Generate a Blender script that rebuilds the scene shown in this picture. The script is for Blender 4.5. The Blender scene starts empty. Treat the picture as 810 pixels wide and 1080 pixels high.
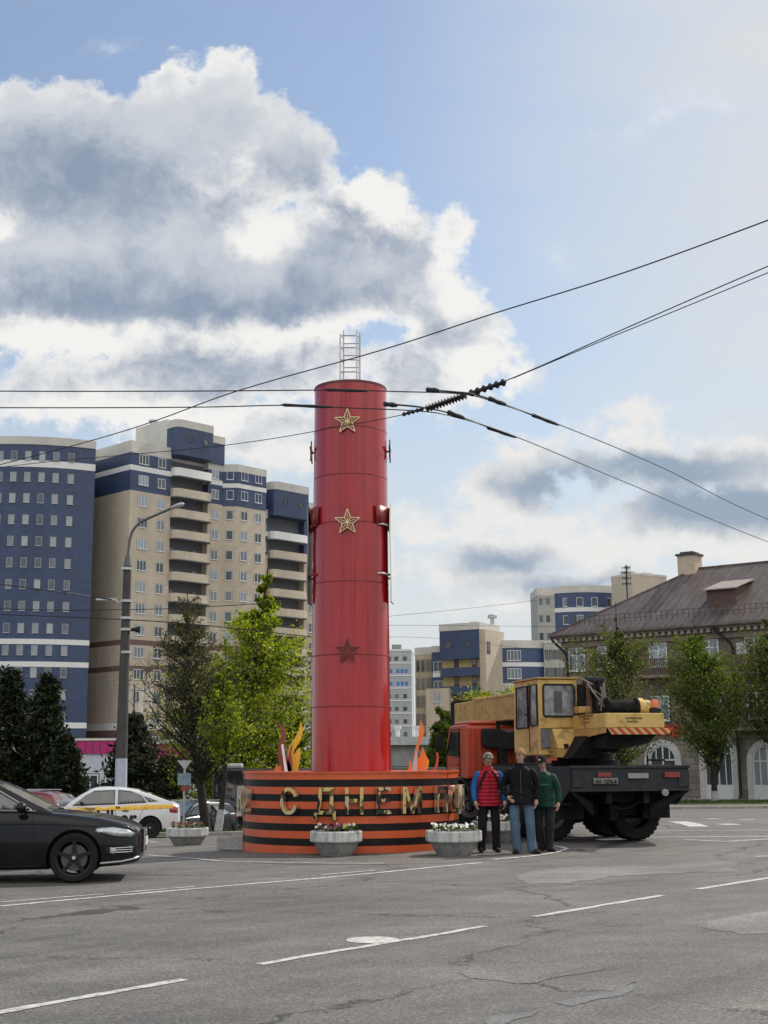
import bpy, bmesh, math, random
import numpy as np
from mathutils import Vector, Matrix
R = math.radians
random.seed(11); rng = np.random.default_rng(5)
scene = bpy.context.scene
col = scene.collection
PI = math.pi
# ------------------------------------------------------------------ camera
FPX = 1410.0; PITCH = R(10.53); ROLL = R(-0.34); EYE = 1.64
cd = bpy.data.cameras.new('camera'); cam = bpy.data.objects.new('camera', cd); col.objects.link(cam)
CM = Matrix.Rotation(PI/2 + PITCH, 4, 'X') @ Matrix.Rotation(ROLL, 4, 'Z')
cam.matrix_world = Matrix.Translation((0, 0, EYE)) @ CM
cd.sensor_fit = 'VERTICAL'; cd.sensor_height = 36; cd.lens = FPX/1080*36
cd.clip_start = 0.1; cd.clip_end = 5000
scene.camera = cam
M3 = CM.to_3x3()
def P(px, py, Y):
    d = M3 @ Vector(((px-405)/FPX, (540-py)/FPX, -1))
    t = Y/d.y
    return Vector((0, 0, EYE)) + d*t
def sm(a, b, x):
    t = min(1, max(0, (x-a)/(b-a))); return t*t*(3-2*t)
def G(x, y):
    gr = float(np.interp(y, [35, 45, 60, 85, 200], [0, -.18, -.55, -.9, -1.2]))
    gl = float(np.interp(y, [23.5, 27, 36, 42, 50, 62, 200], [0, -.12, -.42, -.6, -1.2, -2.1, -2.2]))
    w = sm(-4.2, -1.2, x)
    if y > 90: w = w*(1 - sm(90, 200, y)) 
    return gr*w + gl*(1-w)
def GP(px, py):
    d = M3 @ Vector(((px-405)/FPX, (540-py)/FPX, -1))
    z = 0
    for _ in range(30):
        t = (z-EYE)/d.z; x, y = d.x*t, d.y*t
        z = .5*z + .5*G(x, y)
    return Vector((x, y, G(x, y)))
def XY(px, Y, py=802):
    p = P(px, py, Y); return p.x
# ------------------------------------------------------------------ materials
def nt(name):
    m = bpy.data.materials.new(name); m.use_nodes = True
    t = m.node_tree; b = t.nodes['Principled BSDF']
    return m, t, b
def N(t, typ, **kw):
    n = t.nodes.new(typ)
    for k, v in kw.items():
        if k in n.inputs: n.inputs[k].default_value = v
        else: setattr(n, k, v)
    return n
def lk(t, a, b): t.links.new(a, b)
def ramp(t, fac, stops):
    r = t.nodes.new('ShaderNodeValToRGB'); e = r.color_ramp.elements
    while len(e) < len(stops): e.new(.5)
    for q, (p, c) in zip(e, stops):
        q.position = p; q.color = (*c, 1) if len(c) == 3 else c
    lk(t, fac, r.inputs[0]); return r
def mixc(t, fac, a, b, mode='MIX'):
    m = t.nodes.new('ShaderNodeMix'); m.data_type = 'RGBA'; m.blend_type = mode
    for sock, v in ((m.inputs[0], fac), (m.inputs[6], a), (m.inputs[7], b)):
        if hasattr(v, 'links'): lk(t, v, sock)
        elif isinstance(v, tuple): sock.default_value = (*v, 1) if len(v) == 3 else v
        else: sock.default_value = v
    return m.outputs[2]
def mth(t, op, a, b=None, c=None, clamp=False):
    m = t.nodes.new('ShaderNodeMath'); m.operation = op; m.use_clamp = clamp
    for i, v in enumerate((a, b, c)):
        if v is None: continue
        if hasattr(v, 'links'): lk(t, v, m.inputs[i])
        else: m.inputs[i].default_value = v
    return m.outputs[0]
def noise(t, vec, scale, detail=4, rough=.55, dist=0):
    n = N(t, 'ShaderNodeTexNoise', Scale=scale, Detail=detail, Roughness=rough, Distortion=dist)
    if vec is not None: lk(t, vec, n.inputs['Vector'])
    return n.outputs['Fac']
def objco(t): return t.nodes.new('ShaderNodeTexCoord').outputs['Object']
def mapv(t, vec, scale=(1, 1, 1), loc=(0, 0, 0), rot=(0, 0, 0)):
    m = t.nodes.new('ShaderNodeMapping'); lk(t, vec, m.inputs[0])
    m.inputs['Scale'].default_value = scale; m.inputs['Location'].default_value = loc; m.inputs['Rotation'].default_value = rot
    return m.outputs[0]
def bump(t, b, h, strength=.3, dist=.01):
    n = N(t, 'ShaderNodeBump', Strength=strength, Distance=dist)
    lk(t, h, n.inputs['Height']); lk(t, n.outputs[0], b.inputs['Normal'])
MATS = {}
def mat(name, c, rough=.6, metal=0, var=.18, scale=3, bmp=0, bscale=60, spec=.5, coat=0, dirt=None, streak=False):
    if name in MATS: return MATS[name]
    m, t, b = nt(name)
    co = objco(t)
    v = mapv(t, co, (1, 1, .15)) if streak else co
    n = noise(t, v, scale, 6, .6)
    a = tuple(max(0, x*(1-var)) for x in c); d = tuple(min(1, x*(1+var)) for x in c)
    r = ramp(t, n, [(.3, a), (.7, d)])
    out = r.outputs[0]
    if dirt:
        n2 = noise(t, v, scale*2.7, 8, .7)
        f = ramp(t, n2, [(.52, (0, 0, 0)), (.66, (1, 1, 1))]).outputs[0]
        out = mixc(t, f, out, dirt)
    lk(t, out, b.inputs['Base Color'])
    b.inputs['Roughness'].default_value = rough; b.inputs['Metallic'].default_value = metal
    b.inputs['Specular IOR Level'].default_value = spec if max(c) > .05 or spec != .5 else .22
    b.inputs['Coat Weight'].default_value = coat; b.inputs['Coat Roughness'].default_value = .08
    if var and rough > .15:
        rr = N(t, 'ShaderNodeMapRange'); lk(t, n, rr.inputs[0]); rr.inputs[3].default_value = rough*.85; rr.inputs[4].default_value = min(1, rough*1.15)
        lk(t, rr.outputs[0], b.inputs['Roughness'])
    if bmp: bump(t, b, noise(t, co, bscale, 4), bmp, .01)
    MATS[name] = m; return m
# ------------------------------------------------------------------ mesh builder
class MB:
    def __init__(s): s.v = []; s.f = []; s.m = []
    def add(s, vs, fs, mi=0):
        o = len(s.v); s.v += [tuple(v) for v in vs]
        for f in fs: s.f.append([o+i for i in f]); s.m.append(mi)
        return s
    def box(s, x0, x1, y0, y1, z0, z1, mi=0, M=None):
        vs = [Vector(p) for p in ((x0,y0,z0),(x1,y0,z0),(x1,y1,z0),(x0,y1,z0),(x0,y0,z1),(x1,y0,z1),(x1,y1,z1),(x0,y1,z1))]
        if M is not None: vs = [M @ p for p in vs]
        return s.add(vs, [(0,3,2,1),(4,5,6,7),(0,1,5,4),(1,2,6,5),(2,3,7,6),(3,0,4,7)], mi)
    def prism(s, pts, vec, mi=0, mi_side=None):
        # pts: list of 3d points (planar), extruded by vec
        n = len(pts); vec = Vector(vec)
        a = [Vector(p) for p in pts]; b = [p+vec for p in a]
        if mi_side is None: mi_side = mi
        o = len(s.v); s.v += [tuple(p) for p in a+b]
        s.f.append([o+i for i in range(n)][::-1]); s.m.append(mi)
        s.f.append([o+n+i for i in range(n)]); s.m.append(mi)
        for i in range(n):
            j = (i+1) % n; s.f.append([o+i, o+j, o+n+j, o+n+i]); s.m.append(mi_side)
        return s
    def tube(s, pts, r, n=8, mi=0, cap=True):
        pts = [Vector(p) for p in pts]; k = len(pts)
        rs = r if isinstance(r, (list, tuple)) else [r]*k
        prev = None; o = len(s.v)
        for i, p in enumerate(pts):
            d = (pts[min(i+1, k-1)] - pts[max(i-1, 0)]).normalized()
            if prev is None:
                u = d.orthogonal().normalized()
            else:
                u = (prev - d*prev.dot(d))
                u = u.normalized() if u.length > 1e-6 else d.orthogonal().normalized()
            prev = u; w = d.cross(u)
            for j in range(n):
                a = 2*PI*j/n; s.v.append(tuple(p + (u*math.cos(a)+w*math.sin(a))*rs[i]))
        for i in range(k-1):
            for j in range(n):
                q = (j+1) % n
                s.f.append([o+i*n+j, o+i*n+q, o+(i+1)*n+q, o+(i+1)*n+j]); s.m.append(mi)
        if cap:
            s.f.append([o+j for j in range(n)][::-1]); s.m.append(mi)
            s.f.append([o+(k-1)*n+j for j in range(n)]); s.m.append(mi)
        return s
    def bar(s, a, b, r, n=6, mi=0): return s.tube([a, b], r, n, mi)
    def lathe(s, prof, n=24, M=None, mi=0, mis=None, closed=False):
        M = M or Matrix.Identity(4); o = len(s.v); k = len(prof)
        for (r, z) in prof:
            for j in range(n):
                a = 2*PI*j/n; s.v.append(tuple(M @ Vector((r*math.cos(a), r*math.sin(a), z))))
        for i in range(k-1):
            for j in range(n):
                q = (j+1) % n
                s.f.append([o+i*n+j, o+i*n+q, o+(i+1)*n+q, o+(i+1)*n+j]); s.m.append(mis[i] if mis else mi)
        if closed:
            for j in range(n):
                q = (j+1) % n
                s.f.append([o+(k-1)*n+j, o+(k-1)*n+q, o+q, o+j]); s.m.append(mi)
        else:
            s.f.append([o+j for j in range(n)][::-1]); s.m.append(mis[0] if mis else mi)
            s.f.append([o+(k-1)*n+j for j in range(n)]); s.m.append(mis[-1] if mis else mi)
        return s
    def ball(s, c, r, n=10, mi=0, sc=(1, 1, 1)):
        prof = [(max(1e-4, r*math.sin(PI*i/n)), -r*math.cos(PI*i/n)) for i in range(n+1)]
        M = Matrix.Translation(c) @ Matrix.Diagonal((*sc, 1))
        return s.lathe(prof, max(8, n+2), M, mi)
    def mesh(s, name, mats, smooth=None):
        me = bpy.data.meshes.new(name)
        me.from_pydata(s.v, [], s.f)
        for m in (mats if isinstance(mats, (list, tuple)) else [mats]): me.materials.append(m)
        me.polygons.foreach_set('material_index', s.m)
        me.update()
        if smooth:
            me.polygons.foreach_set('use_smooth', [True]*len(me.polygons))
            me.set_sharp_from_angle(angle=R(smooth))
        return me
    def build(s, name, mats, parent=None, smooth=None, bevel=0, loc=None, rz=0):
        me = s.mesh(name, mats, smooth)
        o = bpy.data.objects.new(name, me); col.objects.link(o)
        if parent: o.parent = parent
        if loc is not None: o.location = loc
        if rz: o.rotation_euler = (0, 0, rz)
        if bevel:
            bm = o.modifiers.new('bevel', 'BEVEL'); bm.width = bevel; bm.segments = 2; bm.limit_method = 'ANGLE'; bm.angle_limit = R(35)
        return o
def tag(o, label=None, cat=None, group=None, kind=None):
    if label: o['label'] = label
    if cat: o['category'] = cat
    if group: o['group'] = group
    if kind: o['kind'] = kind
    return o
def thing(name, label, cat, loc=(0, 0, 0), rz=0, group=None):
    o = bpy.data.objects.new(name, None); col.objects.link(o)
    o.location = loc; o.rotation_euler = (0, 0, rz); o.empty_display_size = .3
    return tag(o, label, cat, group)
def kids(o): return [c for c in bpy.data.objects if c.parent == o]
def copy_tree(o, parent=None, depth=0):
    c = o.copy(); col.objects.link(c); c.parent = parent
    for ch in kids(o): copy_tree(ch, c, depth+1)
    return c
def inst(name, me, parent, loc, rz=0, rot=None, scale=None):
    o = bpy.data.objects.new(name, me); col.objects.link(o); o.parent = parent
    o.location = loc; o.rotation_euler = rot or (0, 0, rz)
    if scale: o.scale = scale
    return o
def eval_mesh(o, name=None):
    dg = bpy.context.evaluated_depsgraph_get(); dg.update()
    me = bpy.data.meshes.new_from_object(o.evaluated_get(dg))
    if name: me.name = name
    return me
def text_mesh(s, size, ext=.005, off=0, align='CENTER', res=4):
    cu = bpy.data.curves.new('t', 'FONT'); cu.body = s; cu.size = size; cu.extrude = ext; cu.offset = off
    cu.align_x = align; cu.align_y = 'BOTTOM_BASELINE'; cu.resolution_u = res
    o = bpy.data.objects.new('t', cu); col.objects.link(o)
    me = eval_mesh(o); bpy.data.objects.remove(o); bpy.data.curves.remove(cu)
    return me
def skin_mesh(name, verts, edges, radii, root=0, sub=2, mats=None):
    me = bpy.data.meshes.new(name); me.from_pydata(verts, edges, [])
    o = bpy.data.objects.new(name, me); col.objects.link(o)
    o.modifiers.new('s', 'SKIN'); sub_ = o.modifiers.new('u', 'SUBSURF'); sub_.levels = sub; sub_.render_levels = sub
    sv = me.skin_vertices[0].data
    for i, r in enumerate(radii):
        sv[i].radius = r if isinstance(r, tuple) else (r, r); sv[i].use_root = (i == root)
    m2 = eval_mesh(o, name); bpy.data.objects.remove(o)
    m2.materials.clear()
    if mats: m2.materials.append(mats)
    m2.polygons.foreach_set('use_smooth', [True]*len(m2.polygons))
    return m2
def link_mesh(name, me, parent=None, loc=(0, 0, 0), rot=(0, 0, 0)):
    o = bpy.data.objects.new(name, me); col.objects.link(o)
    if parent: o.parent = parent
    o.location = loc; o.rotation_euler = rot
    return o
# ------------------------------------------------------------------ sky, sun
SUN_EL = R(43); SUN_AZ = R(48)      # azimuth from +Y towards +X
w = bpy.data.worlds.new('World'); scene.world = w; w.use_nodes = True
t = w.node_tree; t.nodes.clear()
outw = t.nodes.new('ShaderNodeOutputWorld'); bg = t.nodes.new('ShaderNodeBackground'); lk(t, bg.outputs[0], outw.inputs[0])
sky = t.nodes.new('ShaderNodeTexSky'); sky.sky_type = 'NISHITA'; sky.sun_disc = False
sky.sun_elevation = SUN_EL; sky.sun_rotation = SUN_AZ; sky.altitude = 150; sky.air_density = 1.1; sky.dust_density = 1.2; sky.ozone_density = 1.6
co = t.nodes.new('ShaderNodeTexCoord').outputs['Generated']
sx = t.nodes.new('ShaderNodeSeparateXYZ'); lk(t, co, sx.inputs[0])
ya = mth(t, 'MAXIMUM', mth(t, 'ABSOLUTE', sx.outputs[1]), .05)
U = mth(t, 'DIVIDE', sx.outputs[0], ya); Wv = mth(t, 'DIVIDE', sx.outputs[2], ya)
cv = t.nodes.new('ShaderNodeCombineXYZ'); lk(t, U, cv.inputs[0]); lk(t, Wv, cv.inputs[1])
# warp for billows
nz = N(t, 'ShaderNodeTexNoise', Scale=13.0, Detail=7, Roughness=.62); lk(t, cv.outputs[0], nz.inputs['Vector'])
wv = t.nodes.new('ShaderNodeVectorMath'); wv.operation = 'SUBTRACT'; lk(t, nz.outputs['Color'], wv.inputs[0]); wv.inputs[1].default_value = (.5, .5, .5)
ws = t.nodes.new('ShaderNodeVectorMath'); ws.operation = 'SCALE'; lk(t, wv.outputs[0], ws.inputs[0]); ws.inputs['Scale'].default_value = .055
wa = t.nodes.new('ShaderNodeVectorMath'); wa.operation = 'ADD'; lk(t, cv.outputs[0], wa.inputs[0]); lk(t, ws.outputs[0], wa.inputs[1])
sp = t.nodes.new('ShaderNodeSeparateXYZ'); lk(t, wa.outputs[0], sp.inputs[0])
def uw(px, py):
    d = M3 @ Vector(((px-405)/FPX, (540-py)/FPX, -1)); return d.x/d.y, d.z/d.y
def ell(px, py, rx, ry, wt=1.0, rot=0):
    u0, w0 = uw(px, py); a = rx/1430.; b = ry/1400.; c_, s_ = math.cos(R(rot)), math.sin(R(rot))
    du = mth(t, 'SUBTRACT', sp.outputs[0], u0); dw = mth(t, 'SUBTRACT', sp.outputs[1], w0)
    if rot:
        du2 = mth(t, 'MULTIPLY_ADD', du, c_, mth(t, 'MULTIPLY', dw, s_)); dw2 = mth(t, 'MULTIPLY_ADD', dw, c_, mth(t, 'MULTIPLY', du, -s_)); du, dw = du2, dw2
    p = mth(t, 'POWER', mth(t, 'ABSOLUTE', mth(t, 'MULTIPLY', du, 1/a)), 2.0); q = mth(t, 'POWER', mth(t, 'ABSOLUTE', mth(t, 'MULTIPLY', dw, 1/b)), 2.0)
    r = mth(t, 'SQRT', mth(t, 'ADD', p, q))
    return mth(t, 'MULTIPLY', mth(t, 'SUBTRACT', 1.0, r), min(a, b)*1430/100.*wt)   # in units of 100 px
def union(L, k=.18):
    o = L[0]
    for x in L[1:]: o = mth(t, 'SMOOTH_MAX', o, x, k)
    return o
big = [(40,190,210,120),(190,150,100,72),(175,88,34,34),(235,92,40,42),(300,170,75,62),(372,225,62,55),(425,265,50,52),(462,310,42,45),(120,280,330,110),(330,290,170,80),(30,125,110,45),(225,135,100,60),
       (70,330,200,40),(270,385,170,50),(480,350,70,60),(450,400,80,45),(545,390,32,26),(130,400,190,30),(40,425,110,16),(150,420,170,40),(300,440,130,28,1,),(210,455,150,25),(480,250,30,30)]
Fbig = union([ell(*b) for b in big], .25)
low = [(540,510,70,38),(620,490,100,26),(700,495,110,30),(770,490,80,34),(590,545,60,22),(470,560,60,18),(530,585,75,28),(620,575,120,26),(740,560,90,40),(690,545,60,28),(600,610,110,22),
       (480,600,60,20),(450,545,40,14),(520,640,70,12),(650,455,40,10),(590,470,60,14),(780,540,70,30),(760,585,90,22),(670,430,32,12),(300,470,60,24)]
Flow = mth(t, 'MULTIPLY', union([ell(*b) for b in low], .14), 1.6)
wisp = [(700,118,70,15,1,20),(755,112,18,12),(722,98,16,10),(120,50,20,9),(585,265,14,10)]
Fw = union([ell(*b) for b in wisp], .05)
n1 = noise(t, cv.outputs[0], 17, 9, .64); n2 = noise(t, cv.outputs[0], 60, 7, .66); n0 = noise(t, cv.outputs[0], 5.5, 4, .5)
tex = mth(t, 'ADD', mth(t, 'MULTIPLY', mth(t, 'SUBTRACT', n1, .5), 1.15), mth(t, 'MULTIPLY', mth(t, 'SUBTRACT', n2, .5), .5))
def dens(F, a, b, k=1.0):
    f = mth(t, 'ADD', F, mth(t, 'MULTIPLY', tex, k))
    m = N(t, 'ShaderNodeMapRange'); m.interpolation_type = 'SMOOTHSTEP'; lk(t, f, m.inputs[0]); m.inputs[1].default_value = a; m.inputs[2].default_value = b
    return f, m.outputs[0]
fb, db = dens(Fbig, -.04, .14, .75)
fl, dl = dens(Flow, -.14, .24, 1.15)
fw, dw_ = dens(Fw, -.15, .5, .8)
dw_ = mth(t, 'MULTIPLY', dw_, .75)
# thickness -> grey core, thin -> white; second relief noise
rel = noise(t, wa.outputs[0], 7.5, 7, .6)
rel2 = noise(t, wa.outputs[0], 26, 7, .66)
def shade(f, lo, hi, amt):
    q = mth(t, 'ADD', f, mth(t, 'ADD', mth(t, 'MULTIPLY', mth(t, 'SUBTRACT', rel, .5), amt), mth(t, 'MULTIPLY', mth(t, 'SUBTRACT', rel2, .5), amt*.45)))
    m = N(t, 'ShaderNodeMapRange'); m.interpolation_type = 'SMOOTHSTEP'; lk(t, q, m.inputs[0]); m.inputs[1].default_value = lo; m.inputs[2].default_value = hi
    return m.outputs[0]
# bright breaks inside the big cloud
brk = union([ell(265,255,50,26), ell(390,210,50,22,1,-40), ell(330,350,120,10), ell(30,350,60,16), ell(110,350,130,14), ell(0,240,22,40), ell(130,440,120,22), ell(480,300,26,60), ell(510,390,50,26)], .1)
sb = shade(mth(t, 'SUBTRACT', fb, mth(t, 'MULTIPLY', mth(t, 'MAXIMUM', mth(t, 'ADD', brk, .12), 0), 1.9)), -.10, .55, 1.2)
drk = union([ell(590,505,60,20), ell(700,500,70,12), ell(745,540,85,24), ell(535,590,36,10), ell(600,618,60,12), ell(680,490,90,10), ell(470,470,10,4)], .08)
sl = shade(mth(t, 'MULTIPLY', mth(t, 'ADD', drk, .10), 4.5), -.4, .9, 1.5)
dk = union([ell(90,190,110,45), ell(200,205,60,30), ell(400,250,70,30), ell(60,320,150,26), ell(230,325,150,26), ell(320,360,110,22), ell(160,390,90,14), ell(300,405,120,20), ell(340,215,60,30), ell(460,345,40,14)], .3)
rel3 = noise(t, wa.outputs[0], 11, 7, .62)
vv = mth(t, 'ADD', mth(t, 'MULTIPLY', mth(t, 'ADD', dk, .12), 1.1), mth(t, 'ADD', mth(t, 'MULTIPLY', mth(t, 'SUBTRACT', rel3, .5), 2.2), mth(t, 'MULTIPLY', mth(t, 'SUBTRACT', rel2, .5), .9)))
cm = N(t, 'ShaderNodeMapRange'); cm.interpolation_type = 'SMOOTHSTEP'; lk(t, vv, cm.inputs[0]); cm.inputs[1].default_value = -.55; cm.inputs[2].default_value = .65
core = ramp(t, cm.outputs[0], [(0, (.62, .655, .70)), (.45, (.47, .52, .60)), (1, (.27, .335, .45))]).outputs[0]
cb = mixc(t, sb, ramp(t, sb, [(0, (.90, .89, .87)), (1, (.66, .69, .73))]).outputs[0], core)
cl = ramp(t, sl, [(0, (.84, .83, .815)), (.35, (.64, .665, .69)), (1, (.33, .41, .52))]).outputs[0]
K = .1
skyc = sky.outputs[0]
# milky air low in the sky and towards the sun
lowf = N(t, 'ShaderNodeMapRange'); lowf.interpolation_type = 'SMOOTHSTEP'; lk(t, Wv, lowf.inputs[0]); lowf.inputs[1].default_value = .42; lowf.inputs[2].default_value = .02; lowf.inputs[3].default_value = 0.12; lowf.inputs[4].default_value = .92
rt = N(t, 'ShaderNodeMapRange'); rt.interpolation_type = 'SMOOTHSTEP'; lk(t, U, rt.inputs[0]); rt.inputs[1].default_value = -.12; rt.inputs[2].default_value = .38; rt.inputs[3].default_value = 0; rt.inputs[4].default_value = .85
veil = noise(t, mapv(t, cv.outputs[0], (3, 9, 1), rot=(0, 0, .35)), 1.6, 5, .6)
vf = mth(t, 'MULTIPLY', mth(t, 'MAXIMUM', lowf.outputs[0], rt.outputs[0]), mth(t, 'MULTIPLY_ADD', veil, .9, .62), clamp=True)
base = mixc(t, 1.0, skyc, (K, K, K), 'MULTIPLY')
base = mixc(t, 1.0, base, (1.24, 1.30, 1.34), 'MULTIPLY')
base = mixc(t, vf, base, (.70, .73, .745))
c = mixc(t, dw_, base, (.85, .87, .9))
c = mixc(t, dl, c, cl)
c = mixc(t, db, c, cb)
# unseen bright clouds added behind the camera to lift the shaded fronts
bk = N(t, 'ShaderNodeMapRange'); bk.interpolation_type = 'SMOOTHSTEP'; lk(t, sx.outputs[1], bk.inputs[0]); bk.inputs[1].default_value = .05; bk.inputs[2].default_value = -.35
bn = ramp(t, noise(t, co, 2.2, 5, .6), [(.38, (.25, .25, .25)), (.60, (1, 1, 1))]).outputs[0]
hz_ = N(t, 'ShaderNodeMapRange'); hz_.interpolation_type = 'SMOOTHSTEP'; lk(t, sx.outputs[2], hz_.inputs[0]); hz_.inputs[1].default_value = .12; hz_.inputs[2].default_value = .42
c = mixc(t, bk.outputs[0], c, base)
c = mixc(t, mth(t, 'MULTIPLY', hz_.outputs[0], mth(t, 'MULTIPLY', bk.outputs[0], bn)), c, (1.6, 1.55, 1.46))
fin = mixc(t, 1.0, c, (1/K, 1/K, 1/K), 'MULTIPLY')
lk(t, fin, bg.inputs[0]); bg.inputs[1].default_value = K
w.cycles.sampling_method = 'MANUAL'; w.cycles.sample_map_resolution = 256
sl_ = bpy.data.lights.new('sun', 'SUN'); sun = bpy.data.objects.new('sun', sl_); col.objects.link(sun)
sl_.energy = 3.6; sl_.angle = R(1.5); sl_.color = (1, .94, .86)
sd = Vector((math.sin(SUN_AZ)*math.cos(SUN_EL), math.cos(SUN_AZ)*math.cos(SUN_EL), math.sin(SUN_EL)))
sun.rotation_euler = sd.to_track_quat('Z', 'Y').to_euler()
sun.location = sd*100
vs = scene.view_settings; vs.view_transform = 'Standard'; vs.look = 'None'; vs.exposure = 0; vs.gamma = 1
# ------------------------------------------------------------------ ground
def tagk(o, kind): o['kind'] = kind; return o
def asphalt(name, base, lightness=1.0, cracks=True, warm=0.0):
    m, t, b = nt(name); co = objco(t)
    grit = N(t, 'ShaderNodeTexVoronoi', Scale=55); lk(t, co, grit.inputs['Vector'])
    fine = noise(t, co, 38, 3, .7); big_ = noise(t, co, .35, 5, .6); mid = noise(t, mapv(t, co, (.6, 1.3, 1), rot=(0, 0, -.8)), 1.4, 6, .62)
    g = mth(t, 'ADD', mth(t, 'MULTIPLY', grit.outputs['Color'], .5), mth(t, 'MULTIPLY', fine, .8))
    r = ramp(t, g, [(.25, tuple(x*.50*lightness for x in base)), (.62, tuple(x*lightness for x in base)), (1, tuple(x*2.1*lightness for x in base))]).outputs[0]
    bm = ramp(t, big_, [(.3, (.80, .80, .82)), (.7, (1.18, 1.16, 1.12))]).outputs[0]
    mm = ramp(t, mid, [(.3, (.74, .74, .76)), (.7, (1.16, 1.15, 1.12))]).outputs[0]
    r = mixc(t, 1, r, bm, 'MULTIPLY'); r = mixc(t, 1, r, mm, 'MULTIPLY')
    lane = noise(t, mapv(t, mapv(t, co, rot=(0, 0, -.86)), (.10, 1.0, 1)), 1.3, 5, .6)
    r = mixc(t, 1, r, ramp(t, lane, [(.34, (.78, .78, .79)), (.52, (1, 1, 1)), (.72, (1.13, 1.12, 1.10))]).outputs[0], 'MULTIPLY')
    h = g
    if cracks:
        wn = N(t, 'ShaderNodeTexNoise', Scale=2.2, Detail=8, Roughness=.7); lk(t, co, wn.inputs['Vector'])
        a = t.nodes.new('ShaderNodeVectorMath'); a.operation = 'MULTIPLY_ADD'; lk(t, wn.outputs['Color'], a.inputs[0]); a.inputs[1].default_value = (1.1, 1.1, 0); lk(t, co, a.inputs[2])
        vo = N(t, 'ShaderNodeTexVoronoi', Scale=.22); vo.feature = 'DISTANCE_TO_EDGE'; lk(t, mapv(t, a.outputs[0], (1, 1.2, 1), rot=(0, 0, .6)), vo.inputs['Vector'])
        msk = noise(t, co, .5, 3)
        wdt = mth(t, 'MULTIPLY', ramp(t, msk, [(.40, (.15, .15, .15)), (.56, (1, 1, 1))]).outputs[0], .008)
        cr = mth(t, 'LESS_THAN', vo.outputs['Distance'], wdt)
        r = mixc(t, mth(t, 'MULTIPLY', cr, .75), r, (.02, .02, .02))
        # oil and damp stains
        st = ramp(t, noise(t, mapv(t, co, (1, .5, 1), rot=(0, 0, -.75)), 1.1, 7, .68), [(.60, (0, 0, 0)), (.70, (1, 1, 1))]).outputs[0]
        r = mixc(t, mth(t, 'MULTIPLY', st, .22), r, (.035, .034, .032))
    lk(t, r, b.inputs['Base Color']); b.inputs['Roughness'].default_value = .78; b.inputs['Specular IOR Level'].default_value = .42
    bump(t, b, h, .55, .012)
    return m
ASPH = asphalt('asphalt', (.120, .115, .107))
ASPH_OLD = asphalt('asphalt_island', (.122, .114, .104), .95)
PATCH = asphalt('asphalt_patch', (.165, .16, .152), 1, False)
PATCH2 = asphalt('asphalt_patch_dark', (.135, .13, .123), 1, False)
GRASS, tg, bgs = nt('grass'); co = objco(tg)
gr_ = ramp(tg, noise(tg, co, 2.2, 8, .7), [(.3, (.022, .040, .008)), (.55, (.06, .11, .018)), (.75, (.10, .15, .03))]).outputs[0]
lk(tg, gr_, bgs.inputs['Base Color']); bgs.inputs['Roughness'].default_value = .9; bump(tg, bgs, noise(tg, co, 30, 3), .8, .05)
EARTH = mat('earth', (.14, .12, .09), .95, var=.3, scale=1.2, bmp=.5, bscale=20)
CONC = mat('concrete', (.36, .355, .34), .85, var=.22, scale=2.5, bmp=.3, dirt=(.16, .15, .13))
KERB = mat('kerb_concrete', (.30, .285, .26), .88, var=.25, scale=3, bmp=.3, dirt=(.14, .12, .10))
def sheet(name, xs, ys, m, dz=0.0, fn=None):
    mb = MB(); nx, ny = len(xs), len(ys)
    vs = [(x, y, G(x, y)+dz + (fn(x, y) if fn else 0)) for y in ys for x in xs]
    fs = [(j*nx+i, j*nx+i+1, (j+1)*nx+i+1, (j+1)*nx+i) for j in range(ny-1) for i in range(nx-1)]
    mb.add(vs, fs); o = mb.build(name, m, smooth=60); o['kind'] = 'structure'; return o
xs = [-900, -400, -150, -60, -30, -18] + [-14+.6*i for i in range(30)] + [6, 10, 16, 30, 60, 150, 400, 900]
ys = [-60, -15, 0, 6, 12, 18] + [22+.8*i for i in range(60)] + [72, 80, 90, 110, 140, 200, 400, 900, 2500]
sheet('ground', xs, ys, ASPH)
def poly_sheet(name, pts, m, dz, kind='structure', sub=.8):
    """flat polygon draped on the ground"""
    bm = bmesh.new(); vs = [bm.verts.new((p[0], p[1], 0)) for p in pts]; bm.faces.new(vs)
    bmesh.ops.triangulate(bm, faces=bm.faces[:])
    for _ in range(7):
        es = [e for e in bm.edges if e.calc_length() > sub*3]
        if not es: break
        bmesh.ops.subdivide_edges(bm, edges=es, cuts=1, use_grid_fill=False); bmesh.ops.triangulate(bm, faces=bm.faces[:])
    for v in bm.verts: v.co.z = G(v.co.x, v.co.y)+dz
    me = bpy.data.meshes.new(name); bm.to_mesh(me); bm.free(); me.materials.append(m)
    for p in me.polygons:
        if p.normal.z < 0: p.flip()
    o = bpy.data.objects.new(name, me); col.objects.link(o)
    if kind: o['kind'] = kind
    return o
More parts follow.
